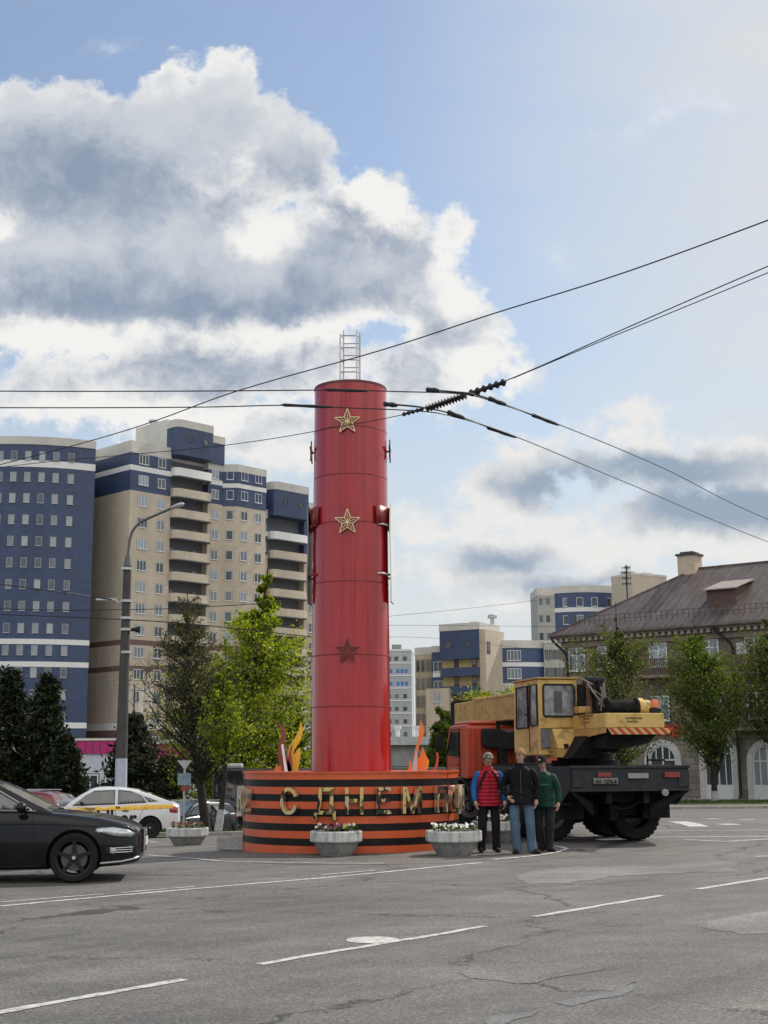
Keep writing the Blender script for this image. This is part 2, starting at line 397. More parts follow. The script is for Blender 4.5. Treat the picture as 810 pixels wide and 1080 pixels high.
# markings
PAINT, tp, bp = nt('road_paint'); co = objco(tp)
pw = ramp(tp, noise(tp, co, 9, 8, .75), [(.36, (.16, .155, .15)), (.50, (.50, .49, .46)), (.7, (.62, .61, .57))]).outputs[0]
lk(tp, pw, bp.inputs['Base Color']); bp.inputs['Roughness'].default_value = .7
def stripe(name, pix, width, dz=.005, n=10, wobble=.012, M=PAINT, pts=None):
    P_ = pts or [GP(*p) for p in pix]; P_ = [Vector((p.x, p.y)) for p in P_]
    L = []
    for a, b in zip(P_, P_[1:]):
        k = max(2, int((b-a).length/.25)) if len(P_) == 2 or True else n
        L += [a.lerp(b, i/k) for i in range(k)]
    L.append(P_[-1])
    mb = MB(); vs = []
    for i, p in enumerate(L):
        d = (L[min(i+1, len(L)-1)]-L[max(i-1, 0)]).normalized(); nn = Vector((-d.y, d.x))
        for s_ in (-1, 1):
            q = p + nn*s_*(width/2 + random.uniform(-wobble, wobble)); vs.append((q.x, q.y, G(q.x, q.y)+dz))
    mb.add(vs, [(2*i, 2*i+1, 2*i+3, 2*i+2) for i in range(len(L)-1)])
    o = mb.build(name, M); me = o.data
    for p in me.polygons:
        if p.normal.z < 0: p.flip()
    o['kind'] = 'structure'; return o
L1 = [(0,956),(60,950.5),(120,945),(200,938),(270,932),(330,927),(405,920),(450,915.5),(508,910)]
stripe('lane_marking', L1, .10)
stripe('lane_marking', [(0,951.8),(60,947),(110,943.2)], .07)
stripe('lane_marking', [(128,941.8),(160,939),(205,935.2)], .06); stripe('lane_marking', [(340,922.8),(396,918)], .08)
stripe('lane_marking', [(-80,1081),(0,1068),(100,1050),(195,1033.5)], .10)
stripe('lane_marking', [(273,1017.5),(340,1006),(400,996),(455,987),(511,977)], .10)
stripe('lane_marking', [(564,967),(630,956),(700,944.5)], .10); stripe('lane_marking', [(736,938),(780,931),(830,923)], .10)
arc = [(560, 903.5), (580, 900.5), (592, 897.8), (598, 895.6), (592, 893.6), (584, 892.6)]
stripe('island_marking', [(520,907),(540,905.3)]+arc, .10, .009)
stripe('island_marking', [(156,902),(185,904.4),(215,907),(240,909),(300,910.2),(360,911),(405,911)], .09, .009)
stripe('island_marking', [(152,886.5),(166,888.5)], .09)
c0 = GP(393, 991.6)
poly_sheet('paint_blob', [(c0.x+.25*math.cos(a)+.0, c0.y+.24*math.sin(a)) for a in [2*PI*i/20 for i in range(20)]], PAINT, .004)
stripe('far_marking', [(588,884.8),(640,883.6),(700,883),(760,882.6),(830,882)], .16)
stripe('far_marking', [(715,866.5),(737,872)], .5); stripe('far_marking', [(762,869),(776,870)], .5)
stripe('far_marking', [(745,863.5),(758,863.8)], .5); stripe('far_marking', [(780,864.5),(796,864.6)], .4)
stripe('far_marking', [(722,885.8),(765,887.6),(830,884)], .14); stripe('far_marking', [(690,876.5),(760,876),(830,875.5)], .12)
stripe('far_marking', [(795,903.5),(830,902.5)], .12)
# the island pavement, flush, a little lighter and dirtier
isl = [GP(*p) for p in [(-30,893),(60,894),(156,903),(215,908),(300,911.5),(405,912),(470,910.5),(540,906),(580,901.5),(598,896),(590,892.5),(560,888),(480,882),(400,880),(240,881),(150,885),(40,884),(-30,886)]]
poly_sheet('island_pavement', [(p.x, p.y) for p in isl], ASPH_OLD, .0045)
def patch(pix, m=PATCH, dz=.0035, jag=.05):
    q = [GP(*p) for p in pix]; pts = []
    for a, b in zip(q, q[1:]+q[:1]):
        k = max(1, int((b-a).length/.15))
        for i in range(k):
            p = a.lerp(b, i/k); pts.append((p.x+random.uniform(-jag, jag)+jag*2*math.sin(p.x*5), p.y+random.uniform(-jag, jag)+jag*2*math.sin(p.x*3+1)))
    return poly_sheet('asphalt_patch', pts, m, dz)
patch([(536,926),(600,914),(700,914),(745,907.5),(778,909.5),(762,915),(776,919),(700,922),(640,924),(600,932),(560,934)])
patch([(487,1027),(505,1019),(560,1014),(618,1018),(622,1022),(585,1028),(560,1037),(530,1034)], PATCH2)
patch([(738,977),(762,969),(830,955),(840,984),(790,984)], PATCH)
WET = asphalt('asphalt_polished', (.145, .145, .142), 1, False); WET.node_tree.nodes['Principled BSDF'].inputs['Roughness'].default_value = .42
for q in ([(590,1056),(604,1051),(618,1049),(634,1045),(652,1041),(668,1035),(672,1037),(662,1043),(640,1049),(622,1053),(604,1059)], [(508,1080),(528,1072),(548,1070),(566,1066),(580,1065),(570,1071),(552,1075),(540,1079),(518,1086)]): patch(q, WET, .004, .035)
for q in () and ([(592,1055),(606,1050),(622,1049),(618,1054),(603,1058)], [(618,1049),(640,1043),(660,1041),(662,1044),(640,1048),(626,1052)], [(512,1078),(530,1071),(548,1070),(540,1076),(520,1082)], [(545,1070),(562,1065),(578,1065),(570,1070),(552,1074)], [(566,1077),(588,1072),(604,1072),(596,1077),(575,1081)], [(655,1036),(668,1033),(672,1035),(660,1038)]): patch(q, WET, .004, .022)
# left verge with grass, kerb
def kerb(name, pts, h=.13, w_=.16):
    mb = MB()
    for a, b in zip(pts, pts[1:]):
        a = Vector(a); b = Vector(b); k = max(1, int((b-a).length/2)); 
        for i in range(k):
            p, q = a.lerp(b, i/k), a.lerp(b, (i+1)/k); d = (q-p).normalized(); n_ = Vector((-d.y, d.x))*w_
            g0 = G(p.x, p.y); g1 = G(q.x, q.y); e = d*.006
            vs = [(p.x+e.x, p.y+e.y, g0-.1), (q.x-e.x, q.y-e.y, g1-.1), (q.x-e.x+n_.x, q.y-e.y+n_.y, g1-.1), (p.x+e.x+n_.x, p.y+e.y+n_.y, g0-.1)]
            vs += [(v[0], v[1], v[2]+h+.1) for v in vs]
            mb.add(vs, [(0,3,2,1),(4,5,6,7),(0,1,5,4),(1,2,6,5),(2,3,7,6),(3,0,4,7)])
    o = mb.build(name, KERB, bevel=.02); o['kind'] = 'structure'; return o
kerb('kerb', [(-60, 40), (-14, 42), (-3.6, 43), (3.2, 46)])
sheet('verge', [-60,-40,-25]+[-16+1.0*i for i in range(20)], [43.1+.0*i for i in range(1)]+[44+1.2*i for i in range(12)], EARTH, .09)
g2 = sheet('lawn', [-60,-40,-25]+[-16+1.0*i for i in range(20)], [43.14, 44, 45.5, 47, 49, 51, 54], GRASS, .12)
kerb('kerb', [(3.4, 57.5), (11, 60), (17, 61.2), (30, 62.5), (70, 64)])
sheet('verge', [4.2, 8, 12, 16, 20, 30, 45, 70], [65, 68, 72, 76, 80], EARTH, .10)
sheet('lawn', [3.6, 8, 12, 16, 20, 30, 45, 70], [65.0, 66.5, 68, 71, 74], GRASS, .14)
kv = [(3.4, 57.66), (11, 60.16), (17, 61.36), (30, 62.66), (70, 64.16)]
mbv = MB()
for (x0, y0), (x1, y1) in zip(kv, kv[1:]):
    mbv.add([(x0,y0,G(x0,y0)+.10),(x1,y1,G(x1,y1)+.10),(x1,66,G(x1,66)+.12),(x0,66,G(x0,66)+.12)], [(0,1,2,3)])
tagk(mbv.build('verge', EARTH), 'structure')
# grass blades: uneven tufts on both lawns
def tufts(name, n, fx, fy, h, dz):
    xs_ = rng.uniform(*fx, n); ys_ = rng.uniform(*fy, n); mb = MB()
    for x, y in zip(xs_, ys_):
        z = G(x, y)+dz; a = random.uniform(0, PI); hh = h*random.uniform(.5, 1.3); dx, dy = math.cos(a)*.05, math.sin(a)*.05
        mb.add([(x-dx, y-dy, z), (x+dx, y+dy, z), (x+random.uniform(-.05, .05), y+random.uniform(-.05, .05), z+hh)], [(0, 1, 2)])
    o = mb.build(name, GRASS); o['kind'] = 'stuff'; o['label'] = 'short green grass on the verge behind the road'; o['category'] = 'grass'; return o
tufts('grass', 7000, (-16, 2), (43.3, 50), .10, .11)
tufts('grass', 5000, (5, 40), (66, 73), .12, .14)
# ------------------------------------------------------------------ monument
MX, MY = -.68, 26.75
def redpaint(name, c, lo):
    m, t, b = nt(name); co = objco(t)
    s = t.nodes.new('ShaderNodeSeparateXYZ'); lk(t, co, s.inputs[0])
    ang = mth(t, 'ARCTAN2', s.outputs[0], s.outputs[1])
    cv = t.nodes.new('ShaderNodeCombineXYZ'); lk(t, mth(t, 'MULTIPLY', ang, 3.2), cv.inputs[0]); lk(t, mth(t, 'MULTIPLY', s.outputs[2], .10), cv.inputs[1])
    n = noise(t, cv.outputs[0], 1.8, 6, .62, .4); n2 = noise(t, mapv(t, cv.outputs[0], (4, 2, 1)), 2.2, 7, .7); n3 = noise(t, co, 3, 5, .6)
    q = mth(t, 'ADD', mth(t, 'MULTIPLY', n, .65), mth(t, 'MULTIPLY', n2, .35))
    r = ramp(t, q, [(.37, tuple(x*.55 for x in c)), (.48, c), (.60, lo)]).outputs[0]  # vertical darker and lighter bands: glossy reflections painted into the red
    dd = ramp(t, n3, [(.56, (0, 0, 0)), (.72, (.5, .5, .5))]).outputs[0]
    r = mixc(t, dd, r, tuple(x*.7 for x in c))
    lk(t, r, b.inputs['Base Color'])
    dn = noise(t, mapv(t, co, (1.2, 1.2, .45)), 2.4, 3, .5); bump(t, b, dn, .12, .05)
    rr = ramp(t, q, [(.35, (.13, .13, .13)), (.62, (.34, .34, .34))]).outputs[0]; lk(t, rr, b.inputs['Roughness'])
    b.inputs['Coat Weight'].default_value = .5; b.inputs['Coat Roughness'].default_value = .10
    return m
REDC = redpaint('red_sheet', (.37, .004, .005), (.42, .016, .022))
REDD = mat('dark_red_metal', (.20, .015, .012), .45, var=.2)
GOLD = mat('gold_paint', (.62, .42, .16), .35, .7, var=.15)
STEEL = mat('galvanised_steel', (.50, .50, .50), .42, .8, var=.2, scale=8)
BLK = mat('black_paint', (.018, .018, .020), .5, var=.3)
WHT = mat('white_paint', (.74, .74, .73), .5, var=.06)
ORB = mat('ribbon_orange', (.62, .10, .024), .42, var=.10, scale=1.5, coat=.2, dirt=(.42, .09, .035))
BLB = mat('ribbon_black', (.010, .008, .008), .45, var=.3, spec=.25)
mon = thing('monument_base', 'low round plinth wrapped in orange and black ribbon stripes under the red column', 'plinth', (MX, MY, 0))
RB = 2.10; TOPZ = 1.435; nb = 11; bh = TOPZ/nb
mb = MB(); n = 96
zs = []
for i in range(nb):
    z1 = TOPZ - i*bh; z0 = TOPZ-(i+1)*bh if i < nb-1 else -.35
    mi = i % 2
    o = len(mb.v)
    for z in (z0, z1):
        for j in range(n):
            a = 2*PI*j/n; mb.v.append((RB*math.cos(a), RB*math.sin(a), z))
    for j in range(n):
        q = (j+1) % n; mb.f.append([o+j, o+q, o+n+q, o+n+j]); mb.m.append(mi)
mb.f.append([len(mb.v)-n+j-(nb-1)*2*n for j in range(n)]); mb.m.append(0)
mb.build('drum', [ORB, BLB], mon, smooth=40)
rim = MB(); rim.lathe([(RB+.004, TOPZ-.02), (RB+.022, TOPZ-.02), (RB+.022, TOPZ+.012), (RB-.04, TOPZ+.012), (RB-.04, TOPZ+.004)], 96, mi=0, closed=True); rim.build('rim', ORB, mon, smooth=40)
sm_ = MB()
for a in (-75, 62):
    x, y = RB*math.sin(R(a)), -RB*math.cos(R(a)); sm_.box(-.006, .006, -.004, .004, 0, TOPZ-.03, 0, Matrix.Translation((x*1.001, y*1.001, 0)) @ Matrix.Rotation(R(a), 4, 'Z'))
sm_.build('seam', mat('seam_dark', (.10, .03, .02), .6), mon)
# letters: camouflage faces, bright metal edges
CAMO, tc, bc = nt('camouflage'); co = mapv(tc, objco(tc), (1, 1, .55))
v1 = noise(tc, co, 4.2, 1.5, .5, 1.2); v2 = noise(tc, mapv(tc, co, loc=(7, 3, 1)), 5, 1.5, .5, 1.0); v3 = noise(tc, mapv(tc, co, loc=(1, 9, 4)), 5.5, 1, .5, 1)
def step(v, a): return ramp(tc, v, [(a-.01, (0, 0, 0)), (a+.01, (1, 1, 1))]).outputs[0]
cc = mixc(tc, step(v1, .52), (.72, .52, .19), (.14, .14, .045)); cc = mixc(tc, step(v2, .58), cc, (.022, .022, .015)); cc = mixc(tc, step(v3, .60), cc, (.62, .55, .34))
lk(tc, cc, bc.inputs['Base Color']); bc.inputs['Roughness'].default_value = .18; bc.inputs['Coat Weight'].default_value = .6; bc.inputs['Metallic'].default_value = .45
CHR = mat('letter_edge', (.72, .68, .60), .25, .9, var=.1)
CAMD = mat('letter_dark', (.05, .045, .03), .25, .3, var=.4, coat=.5)
def bend_letter(ch, deg, size=.63, zb=.70, wsc=.84):
    me = text_mesh(ch, size, .045, .007)
    bm = bmesh.new(); bm.from_mesh(me)
    bmesh.ops.triangulate(bm, faces=[f for f in bm.faces if len(f.verts) > 4])
    for _ in range(2):
        bmesh.ops.subdivide_edges(bm, edges=[e for e in bm.edges if e.calc_length() > .12], cuts=1)
    xsv = [v.co.x for v in bm.verts]; cx = (min(xsv)+max(xsv))/2
    for f in bm.faces:
        f.material_index = 0 if abs(f.normal.z) > .7 else 1; f.smooth = False
    rad0 = RB+.075
    for v in bm.verts:
        a = R(deg) + (v.co.x-cx)*wsc/RB; r = rad0+v.co.z; zz = zb+v.co.y
        v.co = (r*math.sin(a), -r*math.cos(a), zz)
    me2 = bpy.data.meshes.new('letter'); bm.to_mesh(me2); bm.free(); me2.materials.append(CAMO); me2.materials.append(CHR)
    o = link_mesh('letter', me2, mon); return o
def stub(deg):
    pass
for ch, dg_ in (('С', -29.5), ('Д', -11), ('Н', 3), ('Е', 17), ('М', 32), ('П', 52), ('О', 65), ('Б', 79), ('Е', 93), ('Д', 107), ('Ы', 121), ('!', 134), ('!', -61), ('Ы', -74), ('Д', -90), ('Е', -104), ('Б', -118), ('О', -132)):
    o = bend_letter(ch, dg_)
    names = {'С': 'narrow camouflage letter standing off the drum'}
# column of stacked rings
colm = thing('red_column', 'tall shiny red metal column with gold stars rising from the striped plinth', 'column', (MX, MY, TOPZ))
H = 9.53-TOPZ
def zpix(y): return P(368, y, MY-.75).z - TOPZ
edges_px = [813, 745, 690, 612.5, 549.5, 499, 449, 401]
zz = [0] + [zpix(y) for y in edges_px[1:]]
rr0 = np.interp(zz, [0, zz[-1]], [.785, .735])
for i in range(len(zz)-1):
    r0, r1 = rr0[i], rr0[i+1]; mb = MB()
    mb.lathe([(r0+.004, zz[i]+.004), (r1+.004, zz[i+1]-.004)], 72)
    mb.build('ring', REDC, colm, smooth=40)
mb = MB()
for i in range(1, len(zz)-1): mb.lathe([(rr0[i]+.004, zz[i]-.012), (rr0[i]+.0075, zz[i]-.006), (rr0[i]+.0075, zz[i]+.006), (rr0[i]+.004, zz[i]+.016)], 72)
mb.build('joint', mat('joint_dark_red', (.20, .008, .010), .4), colm, smooth=40)
mb = MB(); mb.lathe([(.700, zz[-1]-.03), (.748, zz[-1]-.03), (.748, zz[-1]+.02), (.70, zz[-1]+.02)], 72, closed=True)
mb.build('top_rim', mat('top_rim_dark', (.12, .02, .02), .4), colm, smooth=40)
def rad_at(z): return float(np.interp(z, [0, zz[-1]], [.785, .735]))
def star(deg, z, size, mats, standoff=.05, name='star'):
    mb = MB(); pts = []
    for i in range(10):
        a = PI/2 + i*PI/5; r = size if i % 2 == 0 else size*.40; pts.append((r*math.cos(a), r*math.sin(a)))
    rr = rad_at(z)+standoff
    M = Matrix.Translation((rr*math.sin(R(deg)), -rr*math.cos(R(deg)), z)) @ Matrix.Rotation(R(deg), 4, 'Z')
    f3 = lambda x, y, d: M @ Vector((x, -d, y))
    mb.prism([f3(x, y, 0) for x, y in pts], M.to_3x3() @ Vector((0, -.012, 0)), 0)
    w2 = size*.045                                # raised outline and spokes
    def rod(a, b, w=w2): mb.tube([f3(a[0], a[1], .018), f3(b[0], b[1], .018)], w, 4, 1)
    for a, b in zip(pts, pts[1:]+pts[:1]): rod(a, b)
    for p in pts[1::2]: rod((0, 0), p, w2*.8)
    inner = [(x*.60, y*.60) if i % 2 == 0 else (x*.72, y*.72) for i, (x, y) in enumerate(pts)]
    for i in range(0, 10, 2): rod(inner[i], (0, 0), w2*.6)
    for s_ in (.3, -.3): mb.bar(f3(s_*size*.6, 0, -standoff), f3(s_*size*.6, 0, 0), .01, 6, 0)
    return mb.build(name, mats, colm)
PALEG = mat('gold_outline', (.80, .62, .36), .35, .5, var=.1)
S1 = mat('star_face', (.24, .075, .03), .4, .2, var=.3)
z1, z2, z3 = zpix(445), zpix(551), zpix(687)
tag(star(-3, z1, .262, [S1, PALEG]), 'gold outlined star near the column top')
tag(star(-3, z2, .262, [S1, PALEG]), 'gold outlined star half way up')
tag(star(-3, z3, .265, [mat('star_dark', (.14, .010, .012), .4), mat('star_dark_line', (.26, .04, .03), .4)]), 'dark red star low on the column')
for dgx in (87, -93): star(dgx, zpix(468), .25, [S1, REDD])
# big boards standing off the sides, on bracket rings
for dgx in (84, -96):
    mb = MB(); M = Matrix.Rotation(R(dgx), 4, 'Z'); zb0, zb1 = zpix(632), zpix(528)
    r_ = rad_at(zb0)+.06
    rows_ = 14; pr = []
    for i in range(rows_+1):
        q = i/rows_; wv = .30+.03*math.sin(q*9)-.10*abs(q-.5)
        pr.append((wv, zb0+(zb1-zb0)*q, .012*math.sin(q*7)))
    for sgn in (0, .02):
        pass
    vs = []; 
    for (wv, z, d) in pr:
        for x, dd in ((-wv, .0), (-wv*.5, .045), (0, .06), (wv*.5, .045), (wv, 0)):
            vs.append(M @ Vector((x, -(r_+dd*0+d*.6-.0), z)))
    nn = 5; k = len(vs)
    nrm = M @ Vector((0, -.025, 0)); vs2 = [v+nrm for v in vs]
    fs = [(i*nn+j, i*nn+j+1, (i+1)*nn+j+1, (i+1)*nn+j) for i in range(rows_) for j in range(nn-1)]
    mb.add(vs, fs, 0); mb.add(vs2, [tuple(reversed(f)) for f in fs], 1)
    for i in range(rows_):
        for j in (0, nn-1): mb.add([vs[i*nn+j], vs[(i+1)*nn+j], vs2[(i+1)*nn+j], vs2[i*nn+j]], [(0, 1, 2, 3)], 1)
    bd = mb.build('side_board', [REDD, WHT if dgx > 0 else mat('board_grey', (.22, .20, .19), .5)], colm)
    tag(bd, 'wavy board with a pale outer face fixed to the right side' if dgx > 0 else 'board fixed to the left side')
    for zq in (zpix(550.5), zpix(603)):
        q = MB(); pts = []
        for i in range(13):
            a = R(-38 + 76*i/12); rr = rad_at(zq) + (.07 if 0 < i < 12 else .0); pts.append(M @ Vector((rr*math.sin(a), -rr*math.cos(a), zq)))
        q.tube(pts, .022, 6); q.build('bracket', STEEL if dgx > 0 else REDD, colm, smooth=60)
    # red wrapped cloth under the upper bracket
    q = MB(); vs = []
    for z, e in ((zpix(531), .05), (zpix(541), .055), (zpix(550), .05)):
        for i in range(9):
            a = R(-44+88*i/8); rr = rad_at(z)+e+.006*math.sin(i*2.1); vs.append(M @ Vector((rr*math.sin(a), -rr*math.cos(a), z)))
    q.add(vs, [(r*9+i, r*9+i+1, r*9+9+i+1, r*9+9+i) for r in range(2) for i in range(8)]); so = q.build('cloth', REDD, colm, smooth=60)
    md = so.modifiers.new('s', 'SOLIDIFY'); md.thickness = .012
# steel ladder frame on top
lad = thing('steel_ladder', 'grey steel lattice ladder standing on top of the red column', 'ladder', (MX-.02, MY-.1, TOPZ+zz[-1]-.35))
mb = MB(); hh = 1.62
for x, y, tp_ in ((-.185, -.12, 1.50), (-.125, .14, 1.66), (.155, -.12, 1.58), (.215, .14, 1.62)):
    mb.box(x-.016, x+.016, y-.016, y+.016, 0, tp_)
mb.build('upright', STEEL, lad)
mb = MB()
for i in range(5):
    z = .42+.26*i; mb.bar((-.18, -.12, z), (.155, -.12, z), .013); mb.bar((-.12, .14, z-.09), (.21, .14, z-.09), .011)
    mb.bar((-.18, -.12, z), (-.12, .14, z+.05), .010); mb.bar((.155, -.12, z), (.21, .14, z+.05), .010)
mb.build('rung', STEEL, lad)
mb = MB(); mb.box(.19, .235, -.02, .0, .35, 1.5); mb.build('side_plate', mat('pale_plate', (.6, .6, .6), .5), lad)
# flames, cut from sheet metal, standing on the plinth
def flame(name, label, pix, Y, m, edge, thick=.02):
    pts = [P(x, y, Y) for x, y in pix]; z0 = TOPZ+.014
    base_ = Vector((sum(p.x for p in pts)/len(pts), Y, z0))
    mb = MB(); mb.prism([(p.x-base_.x, 0, max(0, p.z-base_.z)) for p in pts], (0, thick, 0), 0, 1)
    o = mb.build(name, [m, edge]); o.location = base_
    tag(o, label, 'flame cutout', 'sheet metal flames on the striped plinth'); return o
FR = mat('flame_maroon', (.25, .035, .025), .45, coat=.3); FY = mat('flame_yellow', (.80, .42, .02), .45, var=.06, coat=.3)
FO = mat('flame_orange', (.85, .19, .02), .45, var=.1, coat=.3); FW = mat('flame_white', (.78, .76, .74), .45, var=.05); FS = mat('flame_scarlet', (.55, .05, .03), .45, coat=.3)
flame('flame_cutout', 'maroon flame with curled tip, left of the column', [(298.5,815),(293.5,800),(293,792),(296,780),(297,772),(294.5,765),(293.5,763),(296,764),(300,768),(302,775),(300.5,784),(302,796),(306,806),(308,815)], 25.6, FR, FW)
flame('flame_cutout', 'narrow white flame in front of the maroon one', [(300,815),(298.5,800),(296.5,787),(297,784.5),(299,785),(301,800),(303.5,815)], 25.5, FW, FW)
flame('flame_cutout', 'tall yellow flame with an S curved tip', [(307,815),(303,800),(303,793),(306,786),(311,778),(315,771),(316.5,763),(316,760),(318.5,764),(319.5,771),(317.5,780),(313,787),(309.5,792),(310,796),(314,790),(316.5,788),(317,796),(315.5,806),(314,815)], 25.75, FY, FO)
flame('flame_cutout', 'short maroon flame between the white and the yellow ones', [(302,815),(303,802),(306,790),(309,783),(307,795),(308.5,806),(308,815)], 25.6, FR, FW)
flame('flame_cutout', 'small orange spike at the far left of the flames', [(289,815),(291,808),(291.5,805),(292.5,808),(298,808),(297,815)], 25.7, FO, FW)
flame('flame_cutout', 'tall orange flame with waved tip, right of the column', [(437,815),(436.5,800),(438,790),(441,780),(442,768),(444,759),(446.5,766),(447.5,773),(445,780),(442,786),(440.5,795),(440.5,815)], 25.6, FO, FW)
flame('flame_cutout', 'rounded orange and yellow flame on the right side', [(440.5,815),(440.5,800),(443,797),(445,791),(445.5,787),(448,793),(450.5,800),(449.5,808),(447,815)], 25.7, FO, FY)
flame('flame_cutout', 'yellow flame half behind the rounded orange one', [(445,815),(447,803),(448,797),(447.5,792),(450,798),(452.5,803),(451.5,810),(449,815)], 25.75, FY, FO)
flame('flame_cutout', 'slim pale flame beside the rounded orange one', [(434.5,815),(436,803),(438,797),(438.5,790),(440,797),(440.2,815)], 25.5, mat('flame_grey', (.50, .46, .46), .45), FW)
flame('flame_cutout', 'small curved scarlet flame at the right end', [(456,815),(459,808),(460.5,800),(460,793),(462,794),(463,800),(461.5,808),(459.5,815)], 25.8, FS, FW)
flame('flame_cutout', 'tiny orange spike between the column and the tall orange flame', [(430,815),(431.5,808),(433,801),(434.5,808),(435,815)], 25.9, FO, FW)
# ------------------------------------------------------------------ overhead wires
WIRE = mat('wire_dark', (.03, .03, .035), .6, var=.1)
def cubic(pts, k=14):
    out = []; n = len(pts)
    for i in range(n-1):
        p0, p1, p2, p3 = pts[max(i-1, 0)], pts[i], pts[i+1], pts[min(i+2, n-1)]
        for j in range(k):
            u = j/k; out.append(.5*((2*p1)+(p2-p0)*u+(2*p0-5*p1+4*p2-p3)*u*u+(3*p1-p0-3*p2+p3)*u**3))
    out.append(pts[-1]); return out
def Pz(px, py, z):
    d = M3 @ Vector(((px-405)/FPX, (540-py)/FPX, -1)); t = (z-EYE)/d.z
    return Vector((0, 0, EYE))+d*t
def wire(name, label, pts, r, cat='overhead wire', group=None, parts=()):
    p0 = pts[0]; root = thing(name, label, cat, p0, 0, group)
    mb = MB(); mb.tube([p-p0 for p in cubic(pts)], r, 5); mb.build('cable', WIRE, root, smooth=60)
    return root, p0
HZ = 6.0
def thick(root, p0, a, b, r, name='splice', ribs=0, tips=True):
    mb = MB(); a = a-p0; b = b-p0; L = (b-a).length
    q = (b-a).to_track_quat('Z', 'Y').to_matrix().to_4x4(); M = Matrix.Translation(a) @ q
    if ribs:
        prof = [(.008, 0)]
        for i in range(ribs):
            z = L*(i+.1)/ribs; st = L/ribs; prof += [(r*.5, z), (r, z+st*.35), (r*.95, z+st*.55), (r*.5, z+st*.75)]
        prof.append((.008, L)); mb.lathe(prof, 10, M)
    else: mb.lathe([(.006, 0), (r, L*.08), (r*.8, L*.4), (r, L*.6), (r*.7, L*.9), (.006, L)], 8, M)
    mb.build(name, WIRE, root, smooth=50)
a1 = [Pz(-250, 409.5, HZ), Pz(0, 412.5, HZ), Pz(200, 412.5, HZ), Pz(345, 411.5, HZ), Pz(420, 413, HZ), Pz(490, 416, HZ), Pz(530, 427, HZ), Pz(590, 448, HZ), Pz(700, 494, HZ), Pz(830, 556, HZ), Pz(1050, 640, HZ)]
a2 = [Pz(-250, 428, HZ), Pz(0, 430, HZ), Pz(200, 429.5, HZ), Pz(300, 427.5, HZ), Pz(360, 430, HZ), Pz(440, 433.5, HZ), Pz(480, 440, HZ), Pz(545, 461, HZ), Pz(670, 513, HZ), Pz(830, 579, HZ), Pz(1050, 658, HZ)]
r1, o1 = wire('trolley_wire', 'upper of the two black trolley wires crossing in front of the column', a1, .0075, group='trolley wires')
r2, o2 = wire('trolley_wire', 'lower of the two black trolley wires crossing in front of the column', a2, .0075, group='trolley wires')
thick(r1, o1, Pz(342, 411, HZ), Pz(388, 412.5, HZ), .022); thick(r2, o2, Pz(296, 427, HZ), Pz(352, 429.5, HZ), .022)
thick(r1, o1, Pz(560, 437, HZ), Pz(590, 448.5, HZ), .028); thick(r2, o2, Pz(513, 450.5, HZ), Pz(545, 461.5, HZ), .028)
b1 = [Pz(450, 411.5, HZ+.02), Pz(480, 413.5, HZ+.02), Pz(505, 417, HZ+.02), Pz(540, 429.5, HZ+.02), Pz(562, 438, HZ+.01)]
b2 = [Pz(405, 426, HZ+.02), Pz(440, 429, HZ+.02), Pz(470, 434.5, HZ+.02), Pz(495, 443, HZ+.02), Pz(516, 451, HZ+.01)]
r3, o3 = wire('guide_wire', 'short guide wire riding on the upper trolley wire by the insulators', b1, .012, group='guide wires'); r4, o4 = wire('guide_wire', 'short guide wire riding on the lower trolley wire by the insulators', b2, .012, group='guide wires')
thick(r3, o3, Pz(449, 411, HZ+.02), Pz(464, 412, HZ+.02), .035); thick(r4, o4, Pz(404, 426, HZ+.02), Pz(420, 427.5, HZ+.02), .035)
thick(r3, o3, Pz(515, 420, HZ+.02), Pz(534, 427, HZ+.02), .035); thick(r4, o4, Pz(472, 434.5, HZ+.02), Pz(490, 441, HZ+.02), .035)
# span wires
s1 = [Pz(-200, 540, 6.6), P(90, 466.5, 20), P(250, 412.5, 17.5), P(400, 370, 16), P(520, 331, 15), P(660, 287, 14), P(840, 221, 12.8), P(1050, 140, 11.5)]
wire('span_wire', 'thin span wire rising from behind the left tower block to the upper right', s1, .008, group='span wires')
s2 = [P(-150, 520, 24), P(0, 493, 21), P(230, 470.5, 18), P(370, 448, 16.5), P(427, 437, 16.2)]
wire('span_wire', 'faint thin wire running left from the ribbed insulator across the red column', s2, .0055, group='span wires')
s3 = [P(424, 438, 16.2), P(480, 420, 15.9), P(541, 398.5, 15.6), P(640, 355, 15), P(740, 311, 14.3), P(840, 268, 13.6), P(1000, 200, 12.6)]
r5, o5 = wire('span_wire', 'span wire with thick ribbed insulators leading to the upper right corner', s3, .007, group='span wires')
thick(r5, o5, P(424, 437.5, 16.2), P(447, 431, 16.1), .03, 'insulator', 5); thick(r5, o5, P(449, 431.5, 16.1), P(492, 416.5, 15.9), .052, 'insulator', 13); thick(r5, o5, P(494, 415.5, 15.9), P(534, 402.5, 15.7), .048, 'insulator', 6)
wire('span_wire', 'second strand of the twin span wire right of the insulators', [P(541, 399, 15.6), P(640, 357.5, 15), P(740, 316.5, 14.3), P(840, 275.5, 13.6), P(1000, 212, 12.6)], .006, group='span wires')
